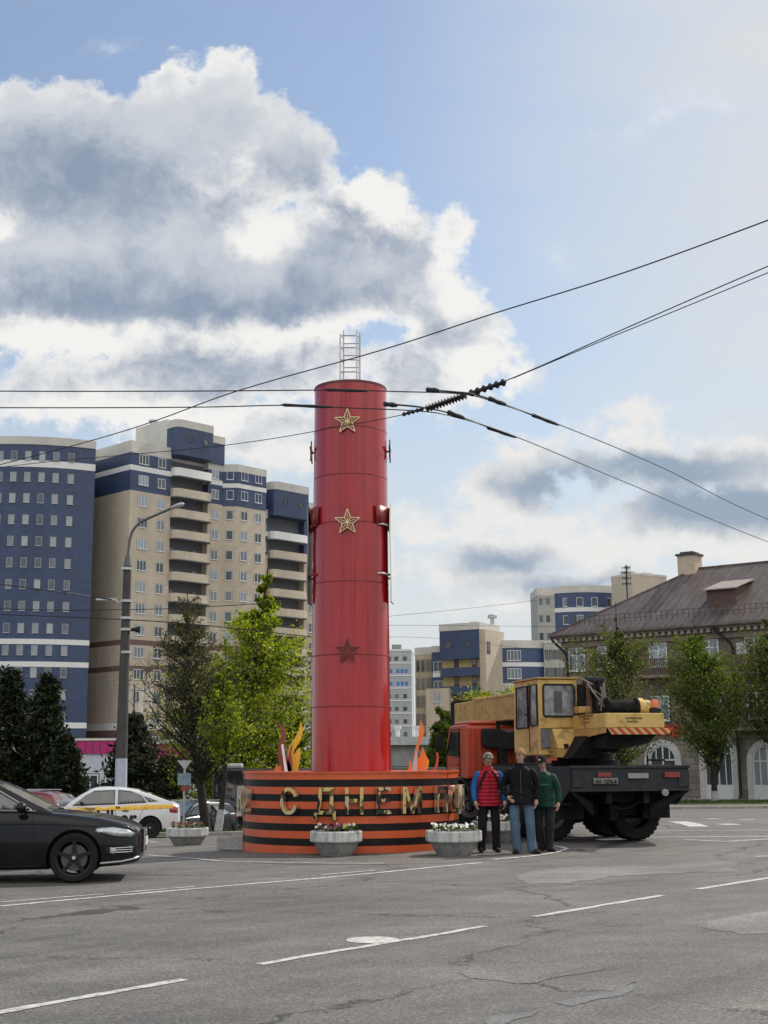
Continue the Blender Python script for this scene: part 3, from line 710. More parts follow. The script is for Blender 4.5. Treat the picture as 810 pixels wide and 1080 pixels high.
# far thin wires by the lamp post and over the low roofs
wire('far_cable', 'cable sagging from the left edge to the lamp post bracket', [P(-60, 608, 38), P(0, 616, 39), P(60, 624, 40), P(118, 632.5, 41.8)], .02, group='far cables')
wire('far_cable', 'low cable running right from the left edge behind the lamp post', [P(-60, 645, 46), P(0, 648, 46), P(100, 652, 46), P(200, 658, 46), P(330, 672, 48)], .018, group='far cables')
wire('far_cable', 'cable of small lamps behind the lamp post', [P(-60, 640, 47), P(60, 643.5, 47), P(125, 643, 47), P(200, 641, 48), P(330, 633, 50)], .015, group='far cables')
wire('far_cable', 'faint upper cable in the sky right of the column', [P(400, 651, 60), P(500, 641, 66), P(600, 629, 72)], .008, group='far cables')
wire('far_cable', 'faint middle cable in the sky right of the column', [P(400, 659.5, 60), P(480, 659.8, 66), P(600, 661, 72)], .008, group='far cables')
wire('far_cable', 'faint lowest cable in the sky right of the column', [P(400, 672, 62), P(470, 674, 66), P(600, 690, 72)], .008, group='far cables')
# ------------------------------------------------------------------ lamp post
POLEC = mat('pole_concrete', (.055, .053, .052), .85, var=.25, bmp=.3, scale=4)
POLEP = mat('pole_pale_paint', (.36, .40, .46), .7, var=.15)
lpb = P(128, 829, 42); lpx, lpy = lpb.x, 42; gz = G(lpx, lpy)
lamp = thing('street_lamp', 'tall concrete street lamp with curved arm beside the white taxi', 'street lamp', (lpx, lpy, gz))
def L(px, py): p = P(px, py, 42); return Vector((p.x-lpx, 0, p.z-gz))
a0 = L(128, 800); top = L(134.5, 597)
mb = MB(); mb.tube([(0, 0, 0), (a0.x, 0, a0.z)], [.20, .185], 16); mb.build('painted_foot', POLEP, lamp, smooth=50)
mb = MB(); mb.tube([a0+Vector((0, 0, .002)), top], [.184, .125], 16); mb.build('pole', POLEC, lamp, smooth=50)
mb = MB(); mb.tube([top, top+Vector((0, 0, .35))], [.13, .07], 12)
arm = cubic([L(135, 600), L(135.5, 580), L(139, 562), L(148, 551), L(165, 543), L(182, 535.5)], 8); mb.tube(arm, .042, 8); mb.build('arm', mat('grey_tube', (.10, .105, .11), .5, .3), lamp, smooth=50)
mb = MB(); hA, hB = L(180, 536), L(196, 530.5); d = (hB-hA)
M = Matrix.Translation(hA) @ d.to_track_quat('X', 'Z').to_matrix().to_4x4()
mb.lathe([(.02, 0), (.09, .05), (.12, .2), (.11, .38), (.02, .46)], 12, M @ Matrix.Rotation(PI/2, 4, 'Y') @ Matrix.Diagonal((.6, 1.2, 1, 1))); mb.build('lamp_head', mat('lamp_grey', (.42, .43, .44), .4), lamp, smooth=60)
mb = MB(); br = cubic([L(118, 632), L(124, 635), L(129, 641), L(132, 650)], 6); mb.tube(br, .03, 6); mb.box(L(124, 0).x, L(144, 0).x, -.22, -.18, L(0, 634.5).z, L(0, 632.5).z); mb.build('bracket', STEEL, lamp)
mb = MB()
for yy in (600, 634, 652, 664, 688):
    mb = MB(); c_ = L(131, yy); mb.lathe([(.175, -.04), (.185, -.04), (.185, .04), (.175, .04)], 12, Matrix.Translation((c_.x+.06, 0, c_.z)), closed=True); mb.build('clamp', STEEL, lamp, smooth=40)
mb = MB(); q = L(146, 664); mb.lathe([(.05, 0), (.06, .12), (.12, .30)], 12, Matrix.Translation((q.x-.25, 0, q.z)) @ Matrix.Rotation(PI/2, 4, 'Y')); mb.build('loudspeaker', BLK, lamp, smooth=50)
# ------------------------------------------------------------------ buildings
def tilewall(name, c, bw=.6, bh=.3, line=.75, var=.08, rough=.7, mortar=.03, off=0.0, big=.25):
    m, t, b = nt(name); co = objco(t); s = t.nodes.new('ShaderNodeSeparateXYZ'); lk(t, co, s.inputs[0])
    cv = t.nodes.new('ShaderNodeCombineXYZ'); lk(t, mth(t, 'ADD', s.outputs[0], s.outputs[1]), cv.inputs[0]); lk(t, s.outputs[2], cv.inputs[1])
    br = N(t, 'ShaderNodeTexBrick'); br.offset = off; br.inputs['Scale'].default_value = 1; br.inputs['Brick Width'].default_value = bw; br.inputs['Row Height'].default_value = bh
    br.inputs['Mortar Size'].default_value = mortar; br.inputs['Color1'].default_value = (*[x*(1-var) for x in c], 1); br.inputs['Color2'].default_value = (*[x*(1+var) for x in c], 1); br.inputs['Mortar'].default_value = (*[x*line for x in c], 1)
    lk(t, cv.outputs[0], br.inputs['Vector'])
    n = ramp(t, noise(t, mapv(t, co, (1, 1, .35)), big, 5, .6), [(.3, (.86, .86, .86)), (.7, (1.12, 1.12, 1.12))]).outputs[0]
    lk(t, mixc(t, 1, br.outputs['Color'], n, 'MULTIPLY'), b.inputs['Base Color']); b.inputs['Roughness'].default_value = rough
    return m
W_BLUE = tilewall('blue_tile_wall', (.040, .063, .135), 1.2, .6, .8, .10, .45)
W_BLUE2 = tilewall('bright_blue_wall', (.050, .080, .165), 1.2, .6, .8, .08, .45)
W_TAN = tilewall('tan_tile_wall', (.53, .455, .355), .9, .6, .86, .05)
W_PALE = tilewall('pale_wall', (.58, .56, .51), 1.5, .8, .9, .04)
W_WHITE = mat('white_band', (.72, .72, .70), .6, var=.08)
W_GREY = tilewall('pale_grey_wall', (.40, .40, .36), 1.4, .9, .88, .05)
W_BROWN = mat('brown_band', (.16, .095, .08), .7, var=.1)
W_OLIVE = tilewall('glazed_tan_wall', (.42, .37, .26), 1.3, 1.5, .6, .16, .35)
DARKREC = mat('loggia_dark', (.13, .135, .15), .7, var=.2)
OCHRE = mat('ochre_wall', (.50, .37, .17), .75, var=.1)
FRAME = mat('window_frame', (.72, .73, .73), .45, var=.05)
FRAMED = mat('dark_frame', (.07, .05, .045), .5, var=.1)
def glassmat(name, a, c, rough=.12, cur=.5):
    m, t, b = nt(name); oi = t.nodes.new('ShaderNodeObjectInfo'); co = objco(t)
    n = noise(t, mapv(t, co, (3.2, 1, .25)), 2.2, 3, .6)
    loc = t.nodes.new('ShaderNodeVectorMath'); loc.operation = 'ADD'; lk(t, co, loc.inputs[0]); 
    f = mth(t, 'MULTIPLY_ADD', n, .55, mth(t, 'SUBTRACT', oi.outputs['Random'], .28))
    lk(t, ramp(t, f, [(.30, a), (cur, tuple((x+y)*.5 for x, y in zip(a, c))), (.9, c)]).outputs[0], b.inputs['Base Color'])
    b.inputs['Roughness'].default_value = rough; b.inputs['Specular IOR Level'].default_value = .75; b.inputs['Coat Weight'].default_value = .5; b.inputs['Coat Roughness'].default_value = .03
    return m
GLASS = glassmat('window_glass', (.022, .032, .042), (.30, .34, .37), cur=.62)
GLASSD = glassmat('dark_glass', (.012, .014, .018), (.12, .13, .14))
CURT = glassmat('curtained_glass', (.06, .08, .105), (.36, .38, .39))
def window_mesh(w_, h_, mull=1, frame=FRAME, glass=GLASS, name='window', sash=.07, sill=True, arch=False, transom=False, rev=.05):
    """local: x across, z up, origin at centre, y=0 wall face, -y outside"""
    mb = MB(); s = sash; x, z = w_/2, h_/2
    mb.box(-x, x, -rev, .01, z-s, z, 0); mb.box(-x, x, -rev, .01, -z, -z+s, 0)
    mb.box(-x, -x+s, -rev, .01, -z+s, z-s, 0); mb.box(x-s, x, -rev, .01, -z+s, z-s, 0)
    for i in range(mull):
        c = -x + w_*(i+1)/(mull+1); mb.box(c-s*.55, c+s*.55, -rev+.008, .01, -z+s, z-s, 0)
    if transom: mb.box(-x+s, x-s, -rev+.010, .008, z*.35-s*.4, z*.35+s*.4, 0)
    mb.add([(-x+s, -.015, -z+s), (x-s, -.015, -z+s), (x-s, -.015, z-s), (-x+s, -.015, z-s)], [(0, 1, 2, 3)], 1)
    if sill: mb.box(-x-.05, x+.05, -rev-.10, -.0, -z-.06, -z-.002, 0)
    # flat dark strips round the frame, painting in the shade of a recess
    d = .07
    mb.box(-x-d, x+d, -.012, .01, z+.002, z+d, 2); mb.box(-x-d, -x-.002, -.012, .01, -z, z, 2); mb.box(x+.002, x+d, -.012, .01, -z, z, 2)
    return mb.mesh(name, [frame, glass, DARKREC])
class Bld:
    def __init__(s, name, label, X, Y, z, rz, group=None, cat='building'):
        s.o = thing(name, label, cat, (X, Y, z), rz, group); s.z = z; s.n = {}
    def wall(s, boxes, name='wall', mats=None, bevel=0):
        mats = mats or [W_TAN]; mb = MB()
        for b in boxes: mb.box(*b[:6], b[6] if len(b) > 6 else 0)
        return mb.build(name, mats, s.o, bevel=bevel)
def tanmod(B, x0, rz_=0): pass
# --- blue tower block with the curved front
cx, cy, cr = -55.0, 212.6, 22.9; zg = -2.2
B = Bld('apartment_tower', 'curved dark blue apartment tower at the left edge with white bands and small windows', cx, cy, zg, 0)
def arcpts(r, a0, a1, n): return [(r*math.sin(R(a0+(a1-a0)*i/n)), -r*math.cos(R(a0+(a1-a0)*i/n))) for i in range(n+1)]
A0, A1 = -62, 32.5
def slab(r, z0, z1, mi, mb, a0=A0, a1=A1, back=8):
    p = arcpts(r, a0, a1, 24); p = p + [(p[-1][0]-2.6, -13.5), (-6, back), (p[0][0], back)]
    mb.prism([(x, y, z0) for x, y in p], (0, 0, z1-z0), mi)
mb = MB(); Z = lambda z: z-zg
for z0, z1, mi, e in ((-2.2, 6.4, 0, 0), (6.4, 7.2, 1, .05), (7.2, 15.0, 0, 0), (15.0, 15.75, 1, .05), (15.75, 18.2, 0, 0), (18.2, 18.95, 1, .05), (18.95, 43.95, 0, 0), (43.95, 44.95, 1, .05), (44.95, 47.3, 0, 0), (47.3, 48.5, 2, .12)):
    slab(cr+e, Z(z0), Z(z1), mi, mb)
mb.build('wall', [W_BLUE, W_WHITE, W_PALE], B.o, smooth=30)
mb = MB()
for i, (a, y, w_, h_) in enumerate(((-30, 2, 3, 1.0), (-12, 3, 2, .8), (8, 2, 3.2, .9), (22, 4, 1.2, .7))): mb.box(-w_/2+cr*math.sin(R(a))*.6, w_/2+cr*math.sin(R(a))*.6, -8+y, -6+y, Z(48.45), Z(48.5+h_), 0)
mb.build('roof_housing', [W_PALE], B.o)
wm = window_mesh(.84, 1.36, 0, mat('muted_frame', (.42, .43, .44), .5, var=.1), CURT, sash=.05)
k = 0
def arc_deg_for_px(px, z):
    best = None
    for q in range(-600, 330):
        a = R(q/10); X = cx+cr*math.sin(a); Yy = cy-cr*math.cos(a)
        r_ = abs((X/Yy) - (px-405)/1434.)
        if best is None or r_ < best[0]: best = (r_, q/10)
    return best[1]
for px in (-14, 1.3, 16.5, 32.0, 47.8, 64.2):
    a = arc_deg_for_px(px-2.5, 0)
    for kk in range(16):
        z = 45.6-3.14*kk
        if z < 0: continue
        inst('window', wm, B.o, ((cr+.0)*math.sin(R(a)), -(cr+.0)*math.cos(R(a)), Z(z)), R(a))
# --- the tan block with loggias
def loggia_stack(B, x0, x1, zs, zoff, mats_top=2, top_box=None):
    """rounded balconies in front of a dark recess, each balcony a part"""
    w_ = x1-x0
    def bal(z, mi, h=1.25):
        mb = MB(); pts = [(x0, 0), (x0, -.7), (x0+.35, -1.15), (x0+.9, -1.35), (x1-.9, -1.35), (x1-.3, -1.15), (x1, -.7), (x1, 0)]
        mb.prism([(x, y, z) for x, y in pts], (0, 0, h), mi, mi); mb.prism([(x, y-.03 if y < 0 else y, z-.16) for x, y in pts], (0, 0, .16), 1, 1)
        return mb.build('balcony', [W_TAN, DARKREC, W_WHITE, W_BLUE], B.o, smooth=30)
    for i, z in enumerate(zs):
        bal(z-zoff, 0 if i > 0 else 2)
T = Bld('apartment_tower', 'tall beige and blue apartment block with rounded balconies beside the curved blue tower', -37.8, 195, zg, R(46))
RH = [46.45-3.22*k for k in range(15) if 46.45-3.22*k > 0]
def bands(boxes, x0, x1, y0, y1, top, pale_h, blue_to, stripe_z=(44.6, 45.4), tanlow=True):
    z = lambda v: v-zg
    L_ = [(x0, x1, y0, y1, z(top-pale_h), z(top), 2), (x0, x1, y0, y1, z(stripe_z[1]), z(top-pale_h), 1), (x0, x1, y0, y1, z(stripe_z[0]), z(stripe_z[1]), 3),
          (x0, x1, y0, y1, z(blue_to), z(stripe_z[0]), 1), (x0, x1, y0, y1, z(19.3), z(blue_to), 0), (x0, x1, y0, y1, z(18.5), z(19.3), 4), (x0, x1, y0, y1, z(15.5), z(18.5), 0), (x0, x1, y0, y1, z(14.7), z(15.5), 4),
          (x0, x1, y0, y1, z(7.2), z(14.7), 0), (x0, x1, y0, y1, z(6.2), z(7.2), 3), (x0, x1, y0, y1, 0, z(6.2), 4)]
    boxes += L_
WM = [W_TAN, W_BLUE, W_PALE, W_WHITE, W_BROWN, DARKREC]
bx = []; bands(bx, 0, 7.5, 0, 13.0, 49.1, 1.8, 41.5); bands(bx, 14.7, 17.6, 0, 13, 48.2, 1.3, 41.5)
T.wall(bx, mats=WM)
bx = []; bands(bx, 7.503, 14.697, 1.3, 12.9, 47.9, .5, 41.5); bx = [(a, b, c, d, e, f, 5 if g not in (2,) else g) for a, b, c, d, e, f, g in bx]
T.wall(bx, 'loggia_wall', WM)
# projecting bay with canted side
mb = MB()
for z0, z1, mi, e in ((0, 6.2, 4, 0), (6.2, 7.2, 3, 0), (7.2, 14.7, 0, 0), (14.7, 15.5, 4, 0), (15.5, 18.5, 0, 0), (18.5, 19.3, 4, 0), (19.3, 41.3, 0, 0), (41.3, 44.3, 1, .03), (44.3, 45.0, 3, .06), (45.0, 46.9, 1, .03), (46.9, 48.1, 2, .08)):
    pts = [(17.62, -.0-e), (19.3, -1.7-e), (25.2+e, -1.7-e), (25.2+e, 12), (17.62, 12)]
    mb.prism([(x, y, (z0 if z0 else zg)-zg) for x, y in pts], (0, 0, z1-(z0 if z0 else zg)), mi)
mb.build('bay', WM, T.o)
# stair core and link to the blue tower
mb = MB(); mb.box(.5, 5, 13.003, 17.5, 0, 47.6-zg, 0); mb.box(.42, 5, 13.003, 17.5, 47.6-zg, 48.9-zg, 1); mb.build('stair_core', [W_GREY, W_PALE], T.o)
ws_ = window_mesh(1.9, 1.5, 1, FRAMED, GLASSD, sash=.09, sill=False)
for z in RH: inst('window', ws_, T.o, (.5, 14.9, z-zg-1.1), rot=(0, 0, -PI/2))
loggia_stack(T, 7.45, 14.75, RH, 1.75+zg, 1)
dd_ = MB(); dd_.box(-.45, .45, -.04, .02, -.95, .95, 0); dd_.box(-.36, .36, -.05, -.03, -.2, .85, 1); dm = dd_.mesh('loggia_door', [FRAMED, GLASSD])
for z in RH[:13]:
    inst('loggia_door', dm, T.o, (8.8, 1.29, z-zg-.55)); inst('loggia_door', dm, T.o, (13.2, 1.29, z-zg-.55))
# upper box over the loggias with two portholes, and rooftop housing
mb = MB()
def roundbox(x0, x1, y0, y1, z0, z1, mi):
    pts = [(x0, y1), (x0, y0+.9), (x0+.3, y0+.3), (x0+.9, y0), (x1-.3, y0), (x1, y0+.3), (x1, y1)]; mb.prism([(x, y, z0-zg) for x, y in pts], (0, 0, z1-z0), mi)
roundbox(7.42, 14.6, -1.5, 1.2, 47.95, 52.3, 1); roundbox(7.36, 14.66, -1.56, 1.2, 52.3, 53.5, 2)
mb.box(7.44, 14.6, 1.203, 9.5, 47.95-zg, 53.9-zg, 2)
mb.box(14.603, 17.6, -.4, 9, 47.95-zg, 51.2-zg, 1); mb.box(14.603, 17.65, -.45, 9, 51.2-zg, 52.4-zg, 2)
mb.build('penthouse', WM, T.o, smooth=30)
pm = MB(); pm.lathe([(.48, 0), (.48, .08), (.42, .08), (.42, .02)], 16, Matrix.Rotation(PI/2, 4, 'X'), mis=[0, 0, 1, 1]); pmm = pm.mesh('porthole', [FRAMED, GLASSD])
for x in (9.9, 12.9): inst('porthole', pmm, T.o, (x, -1.5, 50.6-zg))
mb = MB(); mb.box(9.2, 10.6, 7.5, 8.9, 53.85-zg, 54.6-zg, 0); mb.lathe([(.5, 0), (.5, .5), (.75, .55), (.75, .8), (.45, .9)], 12, Matrix.Translation((9.9, 8.2, 54.6-zg)), 1); mb.build('vent', [W_PALE, STEEL], T.o)
wA = window_mesh(1.75, 1.5, 2); wB = window_mesh(1.4, 1.5, 1); wC = window_mesh(1.1, 1.5, 0)
for i, z in enumerate(RH):
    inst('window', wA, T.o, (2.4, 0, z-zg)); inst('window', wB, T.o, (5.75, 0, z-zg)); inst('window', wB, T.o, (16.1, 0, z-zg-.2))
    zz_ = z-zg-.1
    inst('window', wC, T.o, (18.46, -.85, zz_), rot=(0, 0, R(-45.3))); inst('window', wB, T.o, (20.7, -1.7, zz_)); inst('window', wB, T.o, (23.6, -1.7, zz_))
# --- second, lower tan block continuing to the right
T2 = Bld('apartment_tower', 'second beige and blue apartment block, lower and farther off, just left of the red column', -37.8+.695*25.25, 195+.719*25.25, zg, R(46))
bx = []; bands(bx, 0, 1.9, 0, 12, 42.0, 1.4, 34.6, (37.6, 38.4)); bands(bx, 9.9, 14.0, 0, 12, 42.4, 1.3, 34.6, (37.6, 38.4)); T2.wall(bx, mats=WM)
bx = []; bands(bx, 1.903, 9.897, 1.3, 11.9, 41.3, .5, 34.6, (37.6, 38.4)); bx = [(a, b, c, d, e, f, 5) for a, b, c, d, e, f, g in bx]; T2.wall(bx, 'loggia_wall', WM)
mb = MB(); roundbox(1.85, 9.8, -1.5, 1.2, 41.0, 45.3, 1); roundbox(1.8, 9.86, -1.56, 1.2, 45.3, 46.6, 2); mb.box(1.87, 9.8, 1.203, 9, 41.0-zg, 46.9-zg, 2); mb.box(9.803, 13, -.3, 9, 41.3-zg, 44.4-zg, 2); mb.build('penthouse', WM, T2.o, smooth=30)
for x in (4.4, 7.7): inst('porthole', pmm, T2.o, (x, -1.5, 43.4-zg))
RH2 = [38.9-3.12*k for k in range(14) if 38.9-3.12*k > 0]
loggia_stack(T2, 1.9, 9.9, RH2, 1.75+zg)
for z in RH2:
    inst('window', wC, T2.o, (.95, 0, z-zg)); inst('window', wB, T2.o, (11.7, 0, z-zg))
# --- centre distance: office slab, block with tower, curved wing, stair towers
def far_grid(B, xs_, zs_, y, me, **kw):
    for x in xs_:
        for z in zs_: inst('window', me, B.o, (x, y, z))
p = P(408, 802, 330); O = Bld('office_block', 'white grid office block seen just right of the column', p.x-6, 330, -2, R(-4))
ztop = P(420, 687, 330).z+2
mb = MB(); mb.box(0, 12.2, 0, 12, 0, ztop, 0)
for k in range(9): mb.box(-.05, 12.25, -.12, .0, ztop-2.0-3.05*k-1.05, ztop-2.0-3.05*k-.75, 1)
mb.box(-.1, 12.3, -.15, 12.1, ztop, ztop+.5, 1); mb.build('wall', [tilewall('office_wall', (.42, .44, .46), 2, 1, .9, .04), W_WHITE], O.o)
mb = MB(); mb.box(7.2, 9.5, 3, 6, ztop+.5, ztop+1.9, 0); mb.build('roof_housing', [mat('roof_grey', (.22, .22, .22), .7)], O.o)
we = window_mesh(1.25, 1.35, 0, FRAME, GLASSD, sash=.1, sill=False); wb_ = window_mesh(3.1, 1.3, 2, FRAME, mat('blue_glass', (.06, .16, .42), .15, var=.3, coat=.5), sash=.1, sill=False)
for k in range(9):
    z = ztop-2.0-3.05*k+.25
    if k < 4 and k % 1 == 0 and k in (1, 2): 
        for x in (2.4, 6.1, 9.9): inst('window', wb_, O.o, (x, 0, z-.1))
    else:
        for x in (1.6, 4.2, 6.7, 8.5, 10.6): inst('window', we, O.o, (x, 0, z-.1))
# block M
p = P(508, 802, 226); zgM = -2.0; M_ = Bld('apartment_block', 'blue and ochre apartment block with a porthole tower, behind the crane boom', p.x, 226, zgM, R(-30))
zt = P(508, 656, 226).z-zgM; zb = P(508, 694, 226).z-zgM; 
mb = MB(); mb.box(-7.6, 0, 0, 8, zb, zt-1.2, 1); mb.box(-7.68, .08, -.08, 8.05, zt-1.2, zt, 2); mb.box(.003, .02, .01, 8, 0, zt-1.2, 0)
mb.box(.003, .9, .5, 8, 0, zt-1.2, 0)
mb.box(-7.6, 0, 1.2, 8, 0, zb, 6); mb.build('tower', WM+[OCHRE], M_.o)
mb = MB(); mb.box(-3.2, -1.8, 3, 5, zt, zt+.5, 0); mb.lathe([(.35, 0), (.35, 1.2), (.8, 1.3), (.8, 1.8), (.4, 2.0)], 12, Matrix.Translation((-.8, 6.9, zt)), 1); mb.build('vent', [W_PALE, STEEL], M_.o)
for x in (-5.9, -2.2): inst('porthole', pmm, M_.o, (x, 0, zt-3.6), scale=(1.2, 1, 1.2))
inst('window', window_mesh(1.2, 2.0, 0, FRAMED, GLASSD, sash=.1, sill=False), M_.o, (.9, 1.6, zt-4.3), rot=(0, 0, PI/2))
for k in range(7):
    z = zb-3.1*k-2.55
    if z < 0: break
    mb = MB(); pts = [(-7.6, 1.2), (-7.6, .1), (-7.1, -.3), (-.5, -.3), (-.1, .1), (-.1, 1.2)]; mb.prism([(x, y, z-.35) for x, y in pts], (0, 0, 1.45), 0); mb.build('balcony', [W_BLUE if k < 2 else W_TAN], M_.o)
    for x in (-5.0, -1.6): inst('loggia_door', dm, M_.o, (x, 1.18, z+1.75))
# left parts of M
mb = MB(); zl = P(470, 680, 230).z-zgM
mb.box(-10.1, -7.7, 1.8, 8, 0, zl-1.1, 1); mb.box(-10.15, -7.7, 1.75, 8, zl-1.1, zl, 2); mb.box(-9.9, -7.8, 1.7, 1.8, zl-5.4, zl-4.6, 3)
mb.box(-14.2, -10.103, 3.2, 9, 0, zl-1.3, 5+1); mb.box(-14.25, -10.10, 3.15, 9, zl-1.3, zl, 2)
mb.box(-9.9, -5.5, -.9, 1.1, 0, P(460, 725, 226).z-zgM, 0); mb.build('wall', WM+[W_OLIVE], M_.o)
wM = window_mesh(1.7, 1.7, 1)
for k in range(6): inst('window', wM, M_.o, (-8.9, 1.8, zl-3.6-3.1*k*1.0-.2*k)) if k < 2 else None
wV = window_mesh(.75, 2.1, 0, mat('glazing_frame', (.30, .26, .18), .5), GLASSD, sash=.08, sill=False)
for k in range(7):
    for x in (-13.6, -12.6, -11.6, -10.7): inst('window', wV, M_.o, (x, 3.2, zl-3.3-3.1*k))
inst('window', wB, M_.o, (-7.7, -.9, P(460, 735, 226).z-zgM))
# blue curved wing of M
p = P(507, 802, 233); Wg = Bld('apartment_block', 'low bright blue curved wing with white bands right of the porthole tower', p.x, 233, zgM, 0)
def curvew(mb, x0, x1, sag, z0, z1, mi, e=0, n=14, back=9):
    pts = []
    for i in range(n+1):
        q = i/n; pts.append((x0-e+(x1-x0+2*e)*q, -sag*4*q*(1-q)-e))
    pts += [(x1+e, back), (x0-e, back)]; mb.prism([(x, y, z0) for x, y in pts], (0, 0, z1-z0), mi)
zw = P(540, 676, 233).z-zgM; xw = XY(576.5, 233)-p.x
mb = MB()
pz = lambda y: P(540, y, 233).z-zgM
for y0, y1, mi, e in ((684, 676, 2, .1), (699, 684, 1, 0), (703.5, 699, 3, .05), (721, 703.5, 1, 0), (729, 721, 2, .05), (816, 729, 0, 0)):
    curvew(mb, 0, xw, 1.4, max(0, pz(y0)), pz(y1), mi, e)
mb.build('wall', [W_TAN, W_BLUE2, W_PALE, W_WHITE], Wg.o, smooth=30)
for y in (692, 711, 730, 749, 768):
    for q, me in ((.125, wM), (.53, window_mesh(2.4, 1.8, 3))): inst('window', me, Wg.o, (xw*q, -1.4*4*q*(1-q)-.02, pz(y)), R(-6 if q < .3 else 0))
p = P(576.8, 802, 232); S_ = Bld('stairwell_block', 'narrow pale grey block with rows of slit windows left of the brick house', p.x, 232, zgM, R(-3))
xs2 = XY(604, 232)-p.x; mb = MB(); mb.box(0, xs2, 0, 8, 0, P(580, 678, 232).z-zgM, 0); mb.box(-.05, xs2+.05, -.06, 8, P(580, 678, 232).z-zgM, P(580, 676, 232).z-zgM, 1); mb.build('wall', [W_GREY, W_PALE], S_.o)
wS = window_mesh(.5, 1.6, 0, FRAMED, GLASSD, sash=.06, sill=False)
for y in (690.5, 709.5, 728, 747):
    for i in range(5): inst('window', wS, S_.o, (.45+.72*i, 0, P(585, y, 232).z-zgM))
# far blue block C behind the brick house
YC = 262; p = P(571, 802, YC); Cb = Bld('apartment_tower', 'distant tower with curved blue front rising behind the roof of the brick house', p.x, YC, zgM, R(2))
pc = lambda y: P(600, y, YC).z-zgM
x1 = XY(590, YC)-p.x; x2 = XY(656, YC)-p.x
mb = MB(); mb.box(0, x1, 0, 9, 0, pc(628), 0); mb.box(-.06, x1-.003, -.06, 9, pc(628), pc(620), 2)
for y0, y1, mi, e in ((626, 618.5, 2, .1), (641.5, 626, 1, 0), (646, 641.5, 3, .06), (700, 646, 1, 0)): curvew(mb, x1, x2, 2.2, pc(y0), pc(y1), mi, e)
mb.build('wall', [W_GREY, W_BLUE2, W_PALE, W_WHITE], Cb.o, smooth=30)
wF = window_mesh(1.3, 1.75, 0)
for y in (636, 654.5, 673):
    for q in (.17, .38, .62, .86): inst('window', wF, Cb.o, (x1+(x2-x1)*q, -2.2*4*q*(1-q)-.02, pc(y)), R((q-.5)*-0+ (q-.5)*22))
    for x in (.7, 2.1): inst('window', window_mesh(1.0, 1.6, 0, FRAME, GLASSD, sill=False), Cb.o, (x, 0, pc(y-2)))
mb = MB()
for px in (600, 624, 640): xx = XY(px, YC)-p.x; mb.box(xx-.6, xx+.6, 3, 4, pc(618.6), pc(615.5), 0)
mb.build('roof_housing', [STEEL], Cb.o)
# beige rooftop block behind the ridge
p = P(674, 802, 250); D_ = Bld('apartment_tower', 'top of a beige block showing behind the brown roof left of its chimney', p.x, 250, zgM, R(30))
zd = P(690, 606, 250).z-zgM; mb = MB(); mb.box(0, 8.6, 0, 6, 0, zd, 0);  mb.box(-.06, 8.66, -.06, 6, zd, zd+.4, 1); mb.build('wall', [W_TAN, W_PALE], D_.o)
mb = MB(); mb.box(.6, 2.6, 2, 4, zd+.4, zd+1.1, 0); mb.lathe([(.3, 0), (.3, .6), (.55, .65), (.55, 1.0), (.3, 1.1)], 10, Matrix.Translation((1.6, 3, zd+1.1)), 1); mb.box(5, 7, 2, 4, zd+.4, zd+1.0, 0); mb.build('vent', [W_PALE, STEEL], D_.o)
# antenna mast in front of it
p = P(662, 640, 120); an = thing('antenna_mast', 'thin black antenna mast with crossed dipoles above the brown roof', 'antenna', (p.x, 120, -1.2))
ztp = P(662, 596, 120).z+1.2; mb = MB(); mb.bar((0, 0, 0), (0, 0, ztp), .06, 6); mb.build('mast', BLK, an)
mb = MB()
for i, dz in enumerate((.25, .7, 1.2, 1.7)):
    mb.bar((-.38, 0, ztp-dz), (.38, 0, ztp-dz), .035, 5)
    for x in (-.36, -.12, .12, .36): mb.bar((x, 0, ztp-dz-.13), (x, 0, ztp-dz+.13), .03, 5)
mb.build('dipole', BLK, an)
# ------------------------------------------------------------------ brick house on the right
BRICK = tilewall('silicate_brick', (.235, .175, .135), .26, .085, .68, .20, .9, .012, .5, .8)
BRICK2 = tilewall('plinth_blocks', (.25, .215, .18), .7, .38, .55, .16, .9, .02, .5, .8)
TRIM = mat('cornice_plaster', (.26, .20, .17), .85, var=.2, bmp=.3, dirt=(.12, .09, .08))
CREAM = mat('arch_plaster', (.58, .57, .54), .8, var=.12, dirt=(.36, .33, .30))
m, t, b = nt('seamed_roof'); co = objco(t); s = t.nodes.new('ShaderNodeSeparateXYZ'); lk(t, co, s.inputs[0])
n_ = noise(t, mapv(t, co, (1.6, .5, .5)), 1.3, 6, .65); lk(t, ramp(t, n_, [(.3, (.085, .066, .060)), (.55, (.135, .105, .092)), (.75, (.19, .15, .13))]).outputs[0], b.inputs['Base Color']); b.inputs['Roughness'].default_value = .48; b.inputs['Metallic'].default_value = .25
ROOF = m
Bx, By = 11.55, 86.5; gz = -.95
H_ = Bld('brick_house', 'three storey brown brick house with seamed hip roof and arched ground floor windows at right', Bx, By, gz, R(-37.3), cat='house')
E = 9.65-gz; LEN = 34; DEP = 13
mb = MB(); mb.box(0, LEN, 0, DEP, 0, 3.9, 1); mb.box(0, LEN, .05, DEP, 3.9, E-.6, 0); mb.box(-.06, LEN+.06, -.10, DEP, 3.75, 3.95, 2)
mb.build('wall', [BRICK, BRICK2, TRIM], H_.o)
mb = MB(); mb.box(-.12, LEN, -.14, DEP+.1, E-.95, E-.60, 0); mb.box(-.45, LEN, -.55, DEP+.4, E-.38, E-.10, 0); mb.box(-.25, LEN, -.30, DEP+.2, E-.60, E-.38, 0); mb.build('cornice', TRIM, H_.o, bevel=.02)
dm_ = MB(); dm_.box(-.11, .11, -.24, 0, -.12, .12, 0); dme = dm_.mesh('dentil', [CREAM])
mbd = MB()
